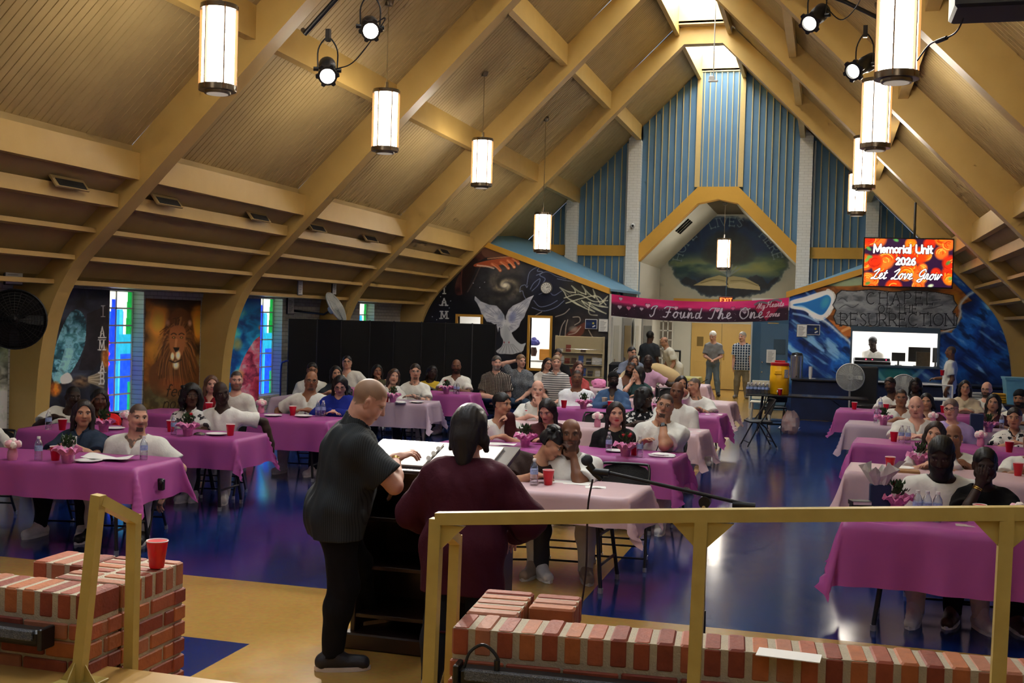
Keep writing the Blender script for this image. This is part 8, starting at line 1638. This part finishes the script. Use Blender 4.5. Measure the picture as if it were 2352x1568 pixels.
# notice boards and papers
def notice(label, px, py, w, h, Y=None, x=None, art=0, frame=M_blk, name='notice_frame'):
 if Y is not None: c = atY(px, py, Y); t = thing(name, label, 'notice', tuple(c))
 else: c = atX(px, py, x); t = thing(name, label, 'notice', tuple(c), R(90))
 mb = MB(); mb.rbox((0, 0, 0), (w, .025, h), .004); obj('frame', mb, frame, t)
 def pt(U, V):
  p = Paint(U, V, '#e4e4e0')
  if art: p.mixin(np.ones(len(U)), '#1c2c54'); p.noise(.1, ['#182448', '#2c4a88'], 3, .7); p.blob((w * .62, h * .35), .035, '#d8c850'); p.line([(w * .6, h * .7), (w * .75, h * .6)], .012, '#e0e0e0', soft=.004)
  else:
   for k in range(9): p.line([(w * .12, h * (.14 + k * .085)), (w * (.5 + .3 * ((k * 7) % 4) / 4), h * (.14 + k * .085))], .004, '#77777a', .8, .003)
  return p
 o = painted('sheet', (-w / 2 + .015, -.0145, -h / 2 + .015), (1, 0, 0), (0, 0, 1), w - .03, h - .03, 40, 50, pt, m_vcol('printed_cloth', .7), uv='flat', parent=t); return t
Mgf = mat('grey_holder', (128, 132, 134), .5)
notice('framed dark blue picture on the cosmos mural near its right edge', 1358, 744, .3, .24, YD - .02, art=1, frame=mat('white_frame', (220, 220, 220), .5)); notice('white notice sheet beside the blue picture on the cosmos mural', 1386, 747, .24, .32, YD - .02, frame=Mgf)
notice('white notice sheet in a holder on the left of the ocean mural', 1842, 759, .24, .3, YD - .02, frame=Mgf); notice('framed dark blue picture beside the notice on the ocean mural', 1868, 757, .3, .24, YD - .02, art=1, frame=mat('white_frame', (220, 220, 220), .5))
notice('white paper taped on the blue steel door', 1771, 818, .22, .32, 28.22, frame=M_paper)
notice('dark framed notice on the soffit above the left fan', 31, 617, .34, .42, x=XC - 7.0); notice('white hanging slip on the lowest beam, left of two', 689, 656, .2, .36, x=XC - 6.72, frame=Mgf); notice('dark framed slip on the lowest beam, right of two', 767, 658, .2, .34, x=XC - 6.72); notice('dark framed notice on the grey wall above the black screen', 667, 702, .3, .34, x=XL + .02)
mb = MB(); c = atY(1453, 518, YG - .3); mb.ico((0, 0, 0), .07, 14, 10); o = obj('security_camera', mb, mat('camera_white', (220, 220, 216), .4), smooth=60); o.location = tuple(c); tag(o, 'small white dome camera on the left brick column', 'camera'); mb = MB(); mb.ico((.01, -.05, -.005), .035, 10, 8); obj('lens', mb, M_blk, o, 60)
# ceiling vents between the side boards
def vent(label, px, py, x, w=.62, h=.14):
 c = atX(px, py, x); t = thing('ceiling_vent', label, 'vent', tuple(c), R(90), 'air vents between the side beams'); rx = rotm('X', R(-38));
 mb = MB(); mb.rbox((0, 0, 0), (w, .03, h), .004, rx); obj('vent_frame', mb, M_soffit, t); mb = MB(); mb.rbox(np.array([0, -.02, -.01]), (w - .1, .02, h - .06), .003, rx); obj('vent_grille', mb, mat('vent_black', (26, 24, 22), .6), t)
for i, (px, py, xp) in enumerate(((160, 421, 5.74), (384, 462, 5.74), (594, 498, 5.74), (728, 523, 5.74), (850, 547, 5.74), (1020, 577, 5.74))):
 vent('dark slotted air vent under the side beams, %s from the front' % ('first', 'second', 'third', 'fourth', 'fifth', 'farthest')[i], px, py, XC - xp, h=.17)
for i, (k, sd) in enumerate(((0, -1), (1, -1), (2, -1))):
 mb = MB(); y0 = 32.4 + k * .42; mb.box((X(1.05, sd), y0, 4.84), (.5, .2, .02), rotm('Y', R(-45))); o = obj('ceiling_vent', mb, M_dark); o['label'] = 'black slot vent in the white alcove slope, %s of three' % ('first', 'second', 'third')[k]; o['category'] = 'vent'; o['group'] = 'alcove slot vents'
mb = MB(); q = atY(1638, 186, 24.0); mb.tube([(0, 0, .02), (0, 0, 9.1 - q[2])], .012, 8); mb.rbox((0, 0, 0), (.2, .06, .04), .01); mb.rbox((-.03, 0, .06), (.12, .05, .1), .01); o = obj('hanging_rod', mb, mat('rod_white', (214, 212, 204), .4), smooth=40); o.location = tuple(q); tag(o, 'thin white rod with a small bracket hanging from the skylight', 'rod')
# fans
def fan(label, c, n, r, pole=None, col=None, thick=.16, base=None):
 c = np.array(c, float); n = nrm(np.array(n, float)); a, b, n = basis_from(n); t = thing('fan', label, 'fan', tuple(c)); M = col or mat('fan_grey', (196, 198, 194), .35, vary=0); mb = MB()
 for k in range(11): rr = r * (k + 1) / 11; dz = thick * .5 * (1 - (k / 10) ** 3); mb.tube([a * rr * math.cos(q) + b * rr * math.sin(q) + n * dz for q in np.linspace(0, 2 * PI, 28, endpoint=False)], .0035, 4, closed=True)
 for k in range(28): q = 2 * PI * k / 28; e = a * math.cos(q) + b * math.sin(q); mb.tube([e * r * .12 + n * thick * .5, e * r * .6 + n * thick * .46, e * r * .92 + n * thick * .2, e * r], .0028, 4)
 obj('front_guard', mb, M, t); mb = MB(); mb.lathe([(r, -.02), (r + .012, 0), (r, .02), (r - .012, 0), (r, -.02)], (0, 0, 0), 36, axes=(a, b, n)); obj('outer_ring', mb, M, t, 40)
 mb = MB()
 for k in range(4):
  q = k * PI / 2; e = a * math.cos(q) + b * math.sin(q); g = -a * math.sin(q) + b * math.cos(q); P_ = []
  for s_, wd in ((.1, .05), (.5, .16), (.9, .15)): P_ += [e * r * s_ - g * r * wd + n * .03, e * r * s_ + g * r * wd - n * .03]
  P_ += [p + n * .006 for p in P_]; mb.add(P_, [(0, 1, 3, 2), (2, 3, 5, 4), (6, 8, 9, 7), (8, 10, 11, 9), (0, 2, 8, 6), (2, 4, 10, 8), (1, 7, 9, 3), (3, 9, 11, 5), (4, 5, 11, 10), (0, 6, 7, 1)])
 obj('fan_blade', mb, M, t); mb = MB(); mb.lathe([(0, -.16), (.07, -.16), (.085, -.1), (.07, 0), (.05, .04), (0, .06)], (0, 0, 0), 16, axes=(a, b, n)); obj('motor', mb, M_blk if col else M, t, 40)
 if pole is not None: mb = MB(); z0 = -c[2]; mb.tube([(0, .1, 0), (0, .1, z0 + .02)], .018, 8); mb.lathe([(0, z0), (.2, z0), (.2, z0 + .02), (0, z0 + .04)], (0, .1, 0), 20); obj('stand', mb, mat('fan_pole', (190, 190, 186), .4), t, 60)
 if base == 'wall': mb = MB(); mb.tube([-n * .1, -n * .3, np.array([XL - c[0] + .02, 0, -.1])], .022, 8); obj('wall_arm', mb, M_blk, t, 60)
 return t
M_dkfan = mat('fan_dark', (30, 30, 30), .5, metal=.3, vary=0)
fan('large dark wall fan at the left edge above the waterfall mural', atY(34, 733, 11.6), (.55, -.8, -.1), .36, col=M_dkfan, base='wall'); fan('grey wall fan seen edge on above the black screen', atY(772, 705, 20.9), (.85, .05, .5), .33, base='wall')
fan('grey pedestal fan standing before the ocean mural counter', atY(1953, 866, 23.6), (-.15, -1, .05), .27, 1); fan('second grey pedestal fan, between two seated people', atY(2076, 890, 23.0), (.1, -1, .1), .25, 1)
# black folding partition behind the left tables
t = thing('room_divider', 'tall black folding partition screen behind the left tables', 'room divider', (-10.2, 20.3, 0)); e0, e1 = np.array([-10.2, 20.3]), atY(1141, 742, 22.2)[:2]; Mdv = mat('divider_black', (15, 15, 17), .7, .25, vary=.2, scale=6)
n = 8
for k in range(n):
 a = e0 + (e1 - e0) * k / n - e0; b = e0 + (e1 - e0) * (k + 1) / n - e0; of = np.array([0, .05 if k % 2 else -.05]); of2 = -of; a = a + of; b = b + of2; m = (a + b) / 2; L = np.hypot(*(b - a)); an = math.atan2(b[1] - a[1], b[0] - a[0])
 mb = MB(); mb.rbox((m[0], m[1], 1.0), (L - .012, .04, 1.84), .008, rotm('Z', an)); obj('panel', mb, Mdv, t)
 mb = MB(); mb.rbox((b[0], b[1], 1.0), (.022, .05, 1.86), .004, rotm('Z', an)); obj('hinge_post', mb, mat('divider_edge', (70, 70, 72), .4, metal=.4, vary=0) if k == n - 2 else M_blk, t)
 mb = MB(); mb.cyl((b[0], b[1] - .02, .03), (b[0], b[1] + .02, .03), .03, seg=12); obj('wheel', mb, M_blk, t, 40)
mb = MB(); q = atY(651, 850, 20.0); mb.tube(cr([(q[0] - .05, 20., .02), (q[0] - .05, 20., .95), (q[0] + .02, 20., 1.08), (q[0] + .1, 20., 1.1)], 6), .018, 8); tag(obj('cart_handle', mb, mat('blue_steel_tube', (26, 46, 110), .35), smooth=60), 'bent dark blue tube standing at the left end of the black partition', 'rail')
# ------------------------------------------------------------------ magazine rack and things at the back
c = atY(1331, 772, 26.2); xl, xr = atY(1277, 775, 26.2)[0], atY(1386, 775, 26.2)[0]; rw = xr - xl; Mrk = mat('beige_rack', (188, 172, 132), .55, vary=.1)
t = thing('magazine_rack', 'beige sloped magazine rack in front of the cosmos mural', 'magazine rack', ((xl + xr) / 2, 26.3, 0)); mb = MB(); mb.rbox((0, 0, .87), (rw, .12, 1.6), .01); obj('back_board', mb, Mrk, t)
for z in (1.28, 1.0, .72, .44): mb = MB(); mb.rbox((0, -.1, z), (rw, .12, .02), .004); obj('shelf', mb, Mrk, t); mb = MB(); mb.tube([(-rw / 2, -.16, z + .09), (rw / 2, -.16, z + .09)], .005, 6); obj('retaining_rail', mb, M_chrome, t)
for q in (-1, 1): mb = MB(); mb.rbox((q * rw / 2, -.05, .85), (.02, .2, 1.66), .004); obj('side_panel', mb, Mrk, t)
rg = random.Random(8); BC = [(222, 218, 206), (150, 70, 50), (90, 70, 54), (226, 222, 214), (70, 96, 160), (60, 56, 54)]
for r_, (z, xs_) in enumerate(((1.3, (-.45, -.26, .1)), (1.02, (-.42, -.28, -.12, .05, .24, .38, .5)), (.74, (-.42, -.22, -.05, .12, .28, .46)))):
 for i, x in enumerate(xs_):
  hh_ = rg.uniform(.12, .2) if r_ else rg.uniform(.05, .17); mb = MB(); mb.box((0, 0, hh_ / 2), (.12, .012, hh_), rotm('X', R(-8))); o = obj('booklet', mb, mat('booklet_%d' % (i % 6), BC[(i + r_) % 6], .5, vary=.5, scale=30)); o.location = ((xl + xr) / 2 + x, 26.3 - .11, z); tag(o, 'booklet on the %s shelf of the beige rack, %s from its left' % (('top', 'middle', 'lower')[r_], ('first', 'second', 'third', 'fourth', 'fifth', 'sixth', 'seventh')[i]), 'booklet', 'booklets in the beige rack')
# lectern cover with seal
c = atY(1427, 838, 24.6); t = thing('chair_cover', 'black cloth covered chair back with a round white seal', 'chair', (c[0], 24.6, 0)); mb = MB(); mb.rbox((0, 0, .58), (.52, .3, 1.16), .06); obj('cover', mb, mat('black_cloth', (18, 18, 20), .8), t, 40)
def seal(U, V):
 p = Paint(U, V, '#141416')
 for r in (.13, .17): p.line([(.2 + r * math.cos(a), .2 + r * math.sin(a)) for a in np.linspace(0, 2 * PI, 30)], .005, '#c8c8c4', soft=.003)
 for k in range(5): a = k * 2 * PI / 5 - PI / 2; p.line([(.2, .2), (.2 + .1 * math.cos(a), .2 + .1 * math.sin(a))], .012, '#b4b4b0', soft=.003)
 for k in range(14): a = k * 2 * PI / 14; p.blob((.2 + .15 * math.cos(a), .2 + .15 * math.sin(a)), .011, '#b0b0ac')
 return p
painted('seal', (-.2, -.152, .68), (1, 0, 0), (0, 0, 1), .4, .4, 60, 60, seal, m_vcol('printed_cloth', .7), uv='flat', parent=t)
yt = atZ(1580, 848, .74); yt = np.array([atY(1580, 848, 27.5)[0], 27.5]); table('small table under the yellow cloth at the back', yt[0] - .25, yt[0] + .25, 27.3, .9); cloth('yellow plastic cloth on the small table at the back', yt[0] - .26, yt[0] + .26, 27.3, 'yellow', .12, .9, .12, seed=40)
mb = MB(); q = atY(1562, 806, 29.5); mb.tube([(q[0], 29.5, .0), (q[0], 29.5, q[2])], .025, 8); mb.tube([(q[0] - .25, 29.5, q[2]), (q[0] + .02, 29.5, q[2])], .025, 8); mb.tube([(q[0] - .25, 29.5, 0), (q[0] - .25, 29.5, q[2])], .025, 8); tag(obj('rack_frame', mb, M_blk, smooth=60), 'black tube frame stand behind the yellow table', 'stand')
mb = MB(); q = atY(1447, 765, 27.9); mb.ico((0, 0, 0), (.02, .12, .38), 12, 10); o = obj('plaque', mb, mat('plaque_black', (20, 18, 16), .4), smooth=60); o.location = (XC - 2.07, 30.6, q[2]); tag(o, 'dark oval plaque on the white vestibule wall', 'plaque')
q = atY(1528, 858, 24.8); mb = MB(); mb.ico((0, 0, 0), (.42, .22, .17), 16, 10, jit=.06); o = obj('folded_coat', mb, mat('khaki_cloth', (200, 172, 120), .8, bump=.4, bscale=12), smooth=60); o.location = (q[0], 24.8, q[2]); o.rotation_euler = (0, R(22), 0); tag(o, 'folded khaki coat heaped on the table before the bending man', 'coat')
table('far middle table with pink wrapped gifts', -5.0, -3.2, 21.3); cloth('pale cloth on the far middle table with pink wrapped gifts', -5.0, -3.2, 21.3, 'pale', .3, seed=33); table('farthest right-of-middle table under white cloth', -3.4, -2.4, 24.0); cloth('white cloth on the table before the guard', -3.4, -2.4, 24.0, 'pale', .3, seed=34)
# flowers seen through the left window
t = thing('flower_vase', 'blue hydrangea flowers inside the lit office window', 'flower vase', (atY(1226, 800, 27.6)[0], 27.6, 1.12)); mb = MB(); mb.lathe([(0, 0), (.06, 0), (.09, .12), (.06, .22), (0, .22)], seg=16); obj('vase_jar', mb, mat('dark_vase', (70, 40, 36), .4), t, 40)
for k in range(7): mb = MB(); a = k * PI * 2 / 6; r_ = .08 if k < 6 else 0; mb.ico((r_ * math.cos(a), r_ * math.sin(a), .34 + (.06 if k == 6 else 0)), .075, 12, 8, jit=.12); obj('bloom', mb, mat('blue_petal', (84, 84, 176), .6, vary=.4, scale=60), t, 30)
mb = MB(); mb.rbox((0, 0, .14), (.28, .2, .28), .01); o = obj('box', mb, mat('orange_box', (224, 150, 60), .6)); o.location = (atY(1252, 812, 27.7)[0], 27.75, 1.02); tag(o, 'orange box inside the lit office window', 'box')
mb = MB(); mb.bbox((atY(1200, 840, 27.5)[0], 27.3, .98), (atY(1275, 840, 27.5)[0], 28.0, 1.02)); struct('trim_8', mb, M_white)
# ------------------------------------------------------------------ drinks table, counter, right side
bx0, bx1 = -1.45, .78; table('black folding table with the yellow water cooler and bottle pack', bx0, bx1, 21.95, .76, top=mat('black_laminate', (26, 26, 28), .25, .5, vary=.05))
q = atZ(1797, 894, .745); t = thing('water_cooler', 'yellow round drink cooler with a red lid on the black table', 'drink cooler', (q[0], 22.35, .745)); Ycol = mat('cooler_yellow', (250, 186, 12), .4, .5, vary=.05)
mb = MB(); mb.lathe([(0, 0), (.17, 0), (.18, .02), (.18, .2), (.185, .21), (.185, .36), (.18, .37), (.18, .52), (.165, .55), (0, .55)], seg=32); obj('cooler_body', mb, Ycol, t, 35); mb = MB(); mb.lathe([(0, .55), (.175, .55), (.18, .57), (.175, .6), (.1, .61), (0, .61)], seg=32); obj('lid', mb, mat('cooler_red', (190, 24, 30), .4), t, 35); mb = MB(); mb.rbox((0, 0, .63), (.2, .06, .03), .01); obj('lid_handle', mb, mat('cooler_red', (190, 24, 30), .4), t)
mb = MB(); mb.rbox((-.02, -.185, .42), (.13, .03, .07), .02); obj('side_handle', mb, Ycol, t, 40); mb = MB(); mb.rbox((.13, -.13, .4), (.1, .012, .16), .003, rotm('Z', R(45))); obj('sticker', mb, mat('sticker', (220, 216, 206), .5, vary=.6, scale=40, dark=(60, 70, 110)), t); mb = MB(); mb.cyl((-.02, -.19, .07), (-.02, -.23, .05), .015, seg=10); obj('tap', mb, M_wht, t)
put('cup', 1801, 893, 'red cup in front of the yellow drink cooler', at=(q[0] + .03, 22.02, .745))
b0 = atZ(1749, 896, .745)
for i in range(6):
 for j in range(4): put('bottle', 0, 0, 'water bottle in the plastic wrapped pack beside the yellow cooler', at=(b0[0] - .19 + i * .072, 22.1 + j * .072, .748))['group'] = 'wrapped pack of water bottles by the cooler'
z_c = atY(1900, 873, 25.6)[2]; x0, x1 = atY(1815, 900, 25.6)[0], atY(2330, 900, 25.6)[0]
def ctr(U, V): p = Paint(U, V, '#0c1228'); p.noise(40, ['#080c1c', '#14244c', '#1c3a70'], 4, .9, warp=1.2, sy=.4); return p
t = thing('counter', 'dark blue painted counter below the ocean mural', 'counter', ((x0 + x1) / 2, 26.2, 0)); mb = MB(); mb.rbox((0, 0, z_c - .02), (x1 - x0, 1.0, .04), .008); obj('worktop', mb, mat('counter_top', (24, 26, 32), .3, vary=.1), t); mb = MB(); mb.rbox((0, .02, (z_c - .05) / 2), (x1 - x0 - .04, .9, z_c - .05), .01); obj('body', mb, mat('counter_navy', (14, 20, 44), .5, vary=.5, scale=4, dark=(20, 40, 84)), t)
c = atY(1829, 872, 26.0); t = thing('coffee_urn', 'tall steel coffee urn on the dark counter behind the cooler', 'coffee urn', (c[0], 26.0, z_c)); Ms = mat('urn_steel', (170, 170, 170), .2, metal=.9, vary=.05); mb = MB(); mb.lathe([(0, 0), (.14, 0), (.14, .5), (.12, .52), (0, .52)], seg=28); obj('urn_body', mb, Ms, t, 40); mb = MB(); mb.lathe([(0, .52), (.13, .52), (.11, .56), (0, .58)], seg=28); obj('lid', mb, M_blk, t, 40); mb = MB(); mb.cyl((0, -.14, .06), (0, -.2, .05), .014, seg=10); obj('tap', mb, M_blk, t)
c = atY(1861, 874, 25.9); t = thing('cup_stack', 'stack of white foam cups on the dark counter', 'cups', (c[0], 25.9, z_c))
for k in range(6): mb = MB(); mb.lathe([(0, 0), (.03, 0), (.042, .1), (.045, .1)], (0, 0, k * .035), 18); obj('foam_cup', mb, M_wht, t, 40)
# booth things in the window
a, b, cz, dz = HR[0]
mb = MB(); mb.bbox((a - .3, 27.16, cz - .06), (b + .3, 28.0, cz - .02)); struct('trim_10', mb, M_white)
t = thing('mixing_console', 'long black mixing console in the booth window', 'mixing desk', ((a + (a + b) / 2) / 2, 27.5, cz - .02)); w_ = (b - a) * .44; mb = MB(); mb.rbox((0, 0, .06), (w_, .5, .12), .015, rotm('X', R(8))); obj('console_body', mb, M_blk, t)
mb = MB(); mb.rbox((0, -.24, .13), (w_ * .95, .03, .07), .006); obj('meter_strip', mb, mat('console_grey', (60, 60, 64), .4, vary=.3, scale=60), t)
for k, x in enumerate((-.14, 0., .3)): mb = MB(); mb.ico((x, -.258, .13), .011, 8, 6); obj('indicator_light', mb, mat('red_led', (255, 40, 60), .4, vary=0, emit=(255, 30, 60), estr=6.), t)
def monitor(label, x, w, h, y=27.7): t = thing('monitor', label, 'monitor', (x, y, cz - .02)); mb = MB(); mb.rbox((0, 0, .1 + h / 2), (w, .03, h), .006); obj('display', mb, M_blk, t); mb = MB(); mb.cyl((0, .02, 0), (0, .02, .14), .02, seg=8); obj('stand', mb, M_blk, t); mb = MB(); mb.rbox((0, 0, .008), (w * .5, .16, .016), .004); obj('base', mb, M_blk, t)
monitor('small black monitor in the middle of the booth window', atY(2064, 826, 27.6)[0], .3, .2); monitor('larger black monitor at the right of the booth window', atY(2112, 820, 27.6)[0], .48, .34); monitor('black monitor edge at the far right of the booth window', atY(2150, 822, 27.6)[0], .14, .34)
mb = MB(); mb.rbox((0, 0, .17), (.3, .02, .34), .004); o = obj('picture_frame', mb, mat('brown_picture', (96, 84, 66), .5, vary=.6, scale=14)); o.location = (atY(2120, 820, 27.35)[0], 27.3, cz - .02); tag(o, 'brown tilted picture standing before the larger booth monitor', 'picture')
# chairs in the aisle and round the right side
def lone(px, py, rz, lab, z=0): q = atZ(px, py, z); chair(q[0], q[1], rz, lab, z)
lone(1742, 1028, R(-72), 'empty black folding chair alone in the blue aisle'); chair(-1.62, 9.45, R(4), 'empty black folding chair behind the pale table by the podium'); chair(-2.88, 14.62, 0, 'empty black folding chair behind the second pale table'); q = atZ(1820, 1000, 0); chair(-.95, 22.9, R(200), 'folding chair pushed under the black drinks table')
chair(-2.75, 21.0, R(10), 'empty black folding chair beside the pink tee'); chair(-2.3, 20.4, R(30), 'empty black folding chair behind the woman in dark green')
t = thing('office_chair', 'tall black office chair behind the pedestal fan', 'chair', (atY(1984, 880, 24.2)[0], 24.2, 0)); mb = MB(); mb.rbox((0, .1, .85), (.56, .12, .85), .06); obj('backrest', mb, M_pad, t, 40); mb = MB(); mb.rbox((0, -.12, .46), (.54, .5, .12), .05); obj('seat', mb, M_pad, t, 40); mb = MB(); mb.cyl((0, -.1, .08), (0, -.1, .42), .03, seg=10); obj('column', mb, M_blk, t)
for k in range(5): an = k * 2 * PI / 5; mb = MB(); mb.tube([(0, -.1, .1), (.28 * math.cos(an), -.1 + .28 * math.sin(an), .06)], .02, 8); mb.ico((.28 * math.cos(an), -.1 + .28 * math.sin(an), .03), .03, 8, 6); obj('leg', mb, M_blk, t)
t = thing('chair', 'white plastic chair half hidden behind the bottle pack', 'chair', (atY(1749, 870, 24.5)[0], 24.5, 0)); mb = MB(); mb.rbox((0, .2, .68), (.4, .03, .4), .05); obj('backrest', mb, mat('cream_plastic', (216, 210, 186), .5), t, 40); mb = MB(); mb.rbox((0, 0, .44), (.42, .42, .03), .02); obj('seat', mb, mat('cream_plastic', (216, 210, 186), .5), t, 40)
for sx in (-1, 1):
 for sy in (-1, 1): mb = MB(); mb.tube([(sx * .17, sy * .17, .43), (sx * .2, sy * .2, 0)], .02, 8); obj('leg', mb, mat('cream_plastic', (216, 210, 186), .5), t)
q = atZ(1806, 952, 0); crumple('plastic_bag', 'white plastic bag with red print on the floor under the black table', 'bag', (-.62, 22.3, 0), (.17, .14, .24), mat('bag_plastic', (226, 222, 218), .4, vary=.4, scale=9, dark=(190, 120, 110)), 3, z=.0)
for i, (x, y, w_, d_, rz, l) in enumerate(((1835, 960, .5, .3, .1, 'flattened clear plastic wrap on the floor by the black table'), (1812, 984, .4, .3, -.2, 'white paper sheets on the floor near the aisle chair'))): sheet(l, 'plastic_sheet', 'plastic wrap', atZ(x, y, 0), w_, d_, rz, mat('wrap_plastic', (206, 206, 206), .3), wav=.03, z=.0)
t = thing('serving_cart', 'white tube framed cart behind the seated people on the right', 'cart', (atY(2150, 890, 23.2)[0], 23.2, 0)); zt = atY(2150, 884, 23.2)[2]
mb = MB(); mb.tube(cr([(-.26, 0, .1), (-.26, 0, zt - .08), (-.2, 0, zt), (.2, 0, zt), (.3, 0, zt)], 5), .016, 8); mb.tube([(.3, 0, zt), (.3, 0, .1)], .016, 8); obj('push_handle', mb, M_wht, t, 60)
for z in (.25, .72): mb = MB(); mb.rbox((.02, .3, z), (.6, .6, .03), .01); obj('shelf', mb, M_wht, t)
for sx in (-1, 1):
 mb = MB(); mb.tube([(.02 + sx * .28, .58, .08), (.02 + sx * .28, .58, .74)], .014, 8); obj('post', mb, M_wht, t)
 for y in (0.03, .56): mb = MB(); mb.cyl((.02 + sx * .27, y, .045), (.02 + sx * .27 + .03, y, .045), .045, seg=14); obj('wheel', mb, M_blk, t, 40)
table('long table with plastic bins along the right edge', 2.3, 4.1, 22.2); q = atY(2335, 900, 22.5)
t = thing('storage_bin', 'pale blue translucent plastic bin at the right edge', 'bin', (atY(2340, 900, 22.5)[0], 22.5, .745)); zt = atY(2335, 868, 22.5)[2] - .745; Mb = mat('blue_bin', (120, 190, 220), .3, vary=.2, scale=5)
mb = MB(); mb.lathe([(0, 0), (.3, 0), (.36, zt - .03), (.38, zt - .03), (.38, zt), (.34, zt), (.29, .03), (0, .03)], seg=4, axes=(np.array([.72, .72, 0]), np.array([-.72, .72, 0]), np.array([0, 0, 1.]))); obj('bin_body', mb, Mb, t); mb = MB(); mb.rbox((0, 0, zt + .005), (.56, .56, .02), .008); obj('lid', mb, Mb, t)
for k, (px, py, l) in enumerate(((2252, 893, 'grey pile of folded linen on the right table'), (2298, 900, 'yellow folded cloths beside the blue bin'))):
 q = atY(px, py, 22.4); mb = MB()
 for j in range(4): mb.rbox((random.uniform(-.02, .02), 0, .03 + j * .045), (.26, .24, .04), .015)
 o = obj('folded_cloth', mb, mat('linen_%d' % k, ((180, 180, 176), (206, 150, 40))[k], .8), smooth=40); o.location = (q[0], 22.5, .745); tag(o, l, 'cloth')
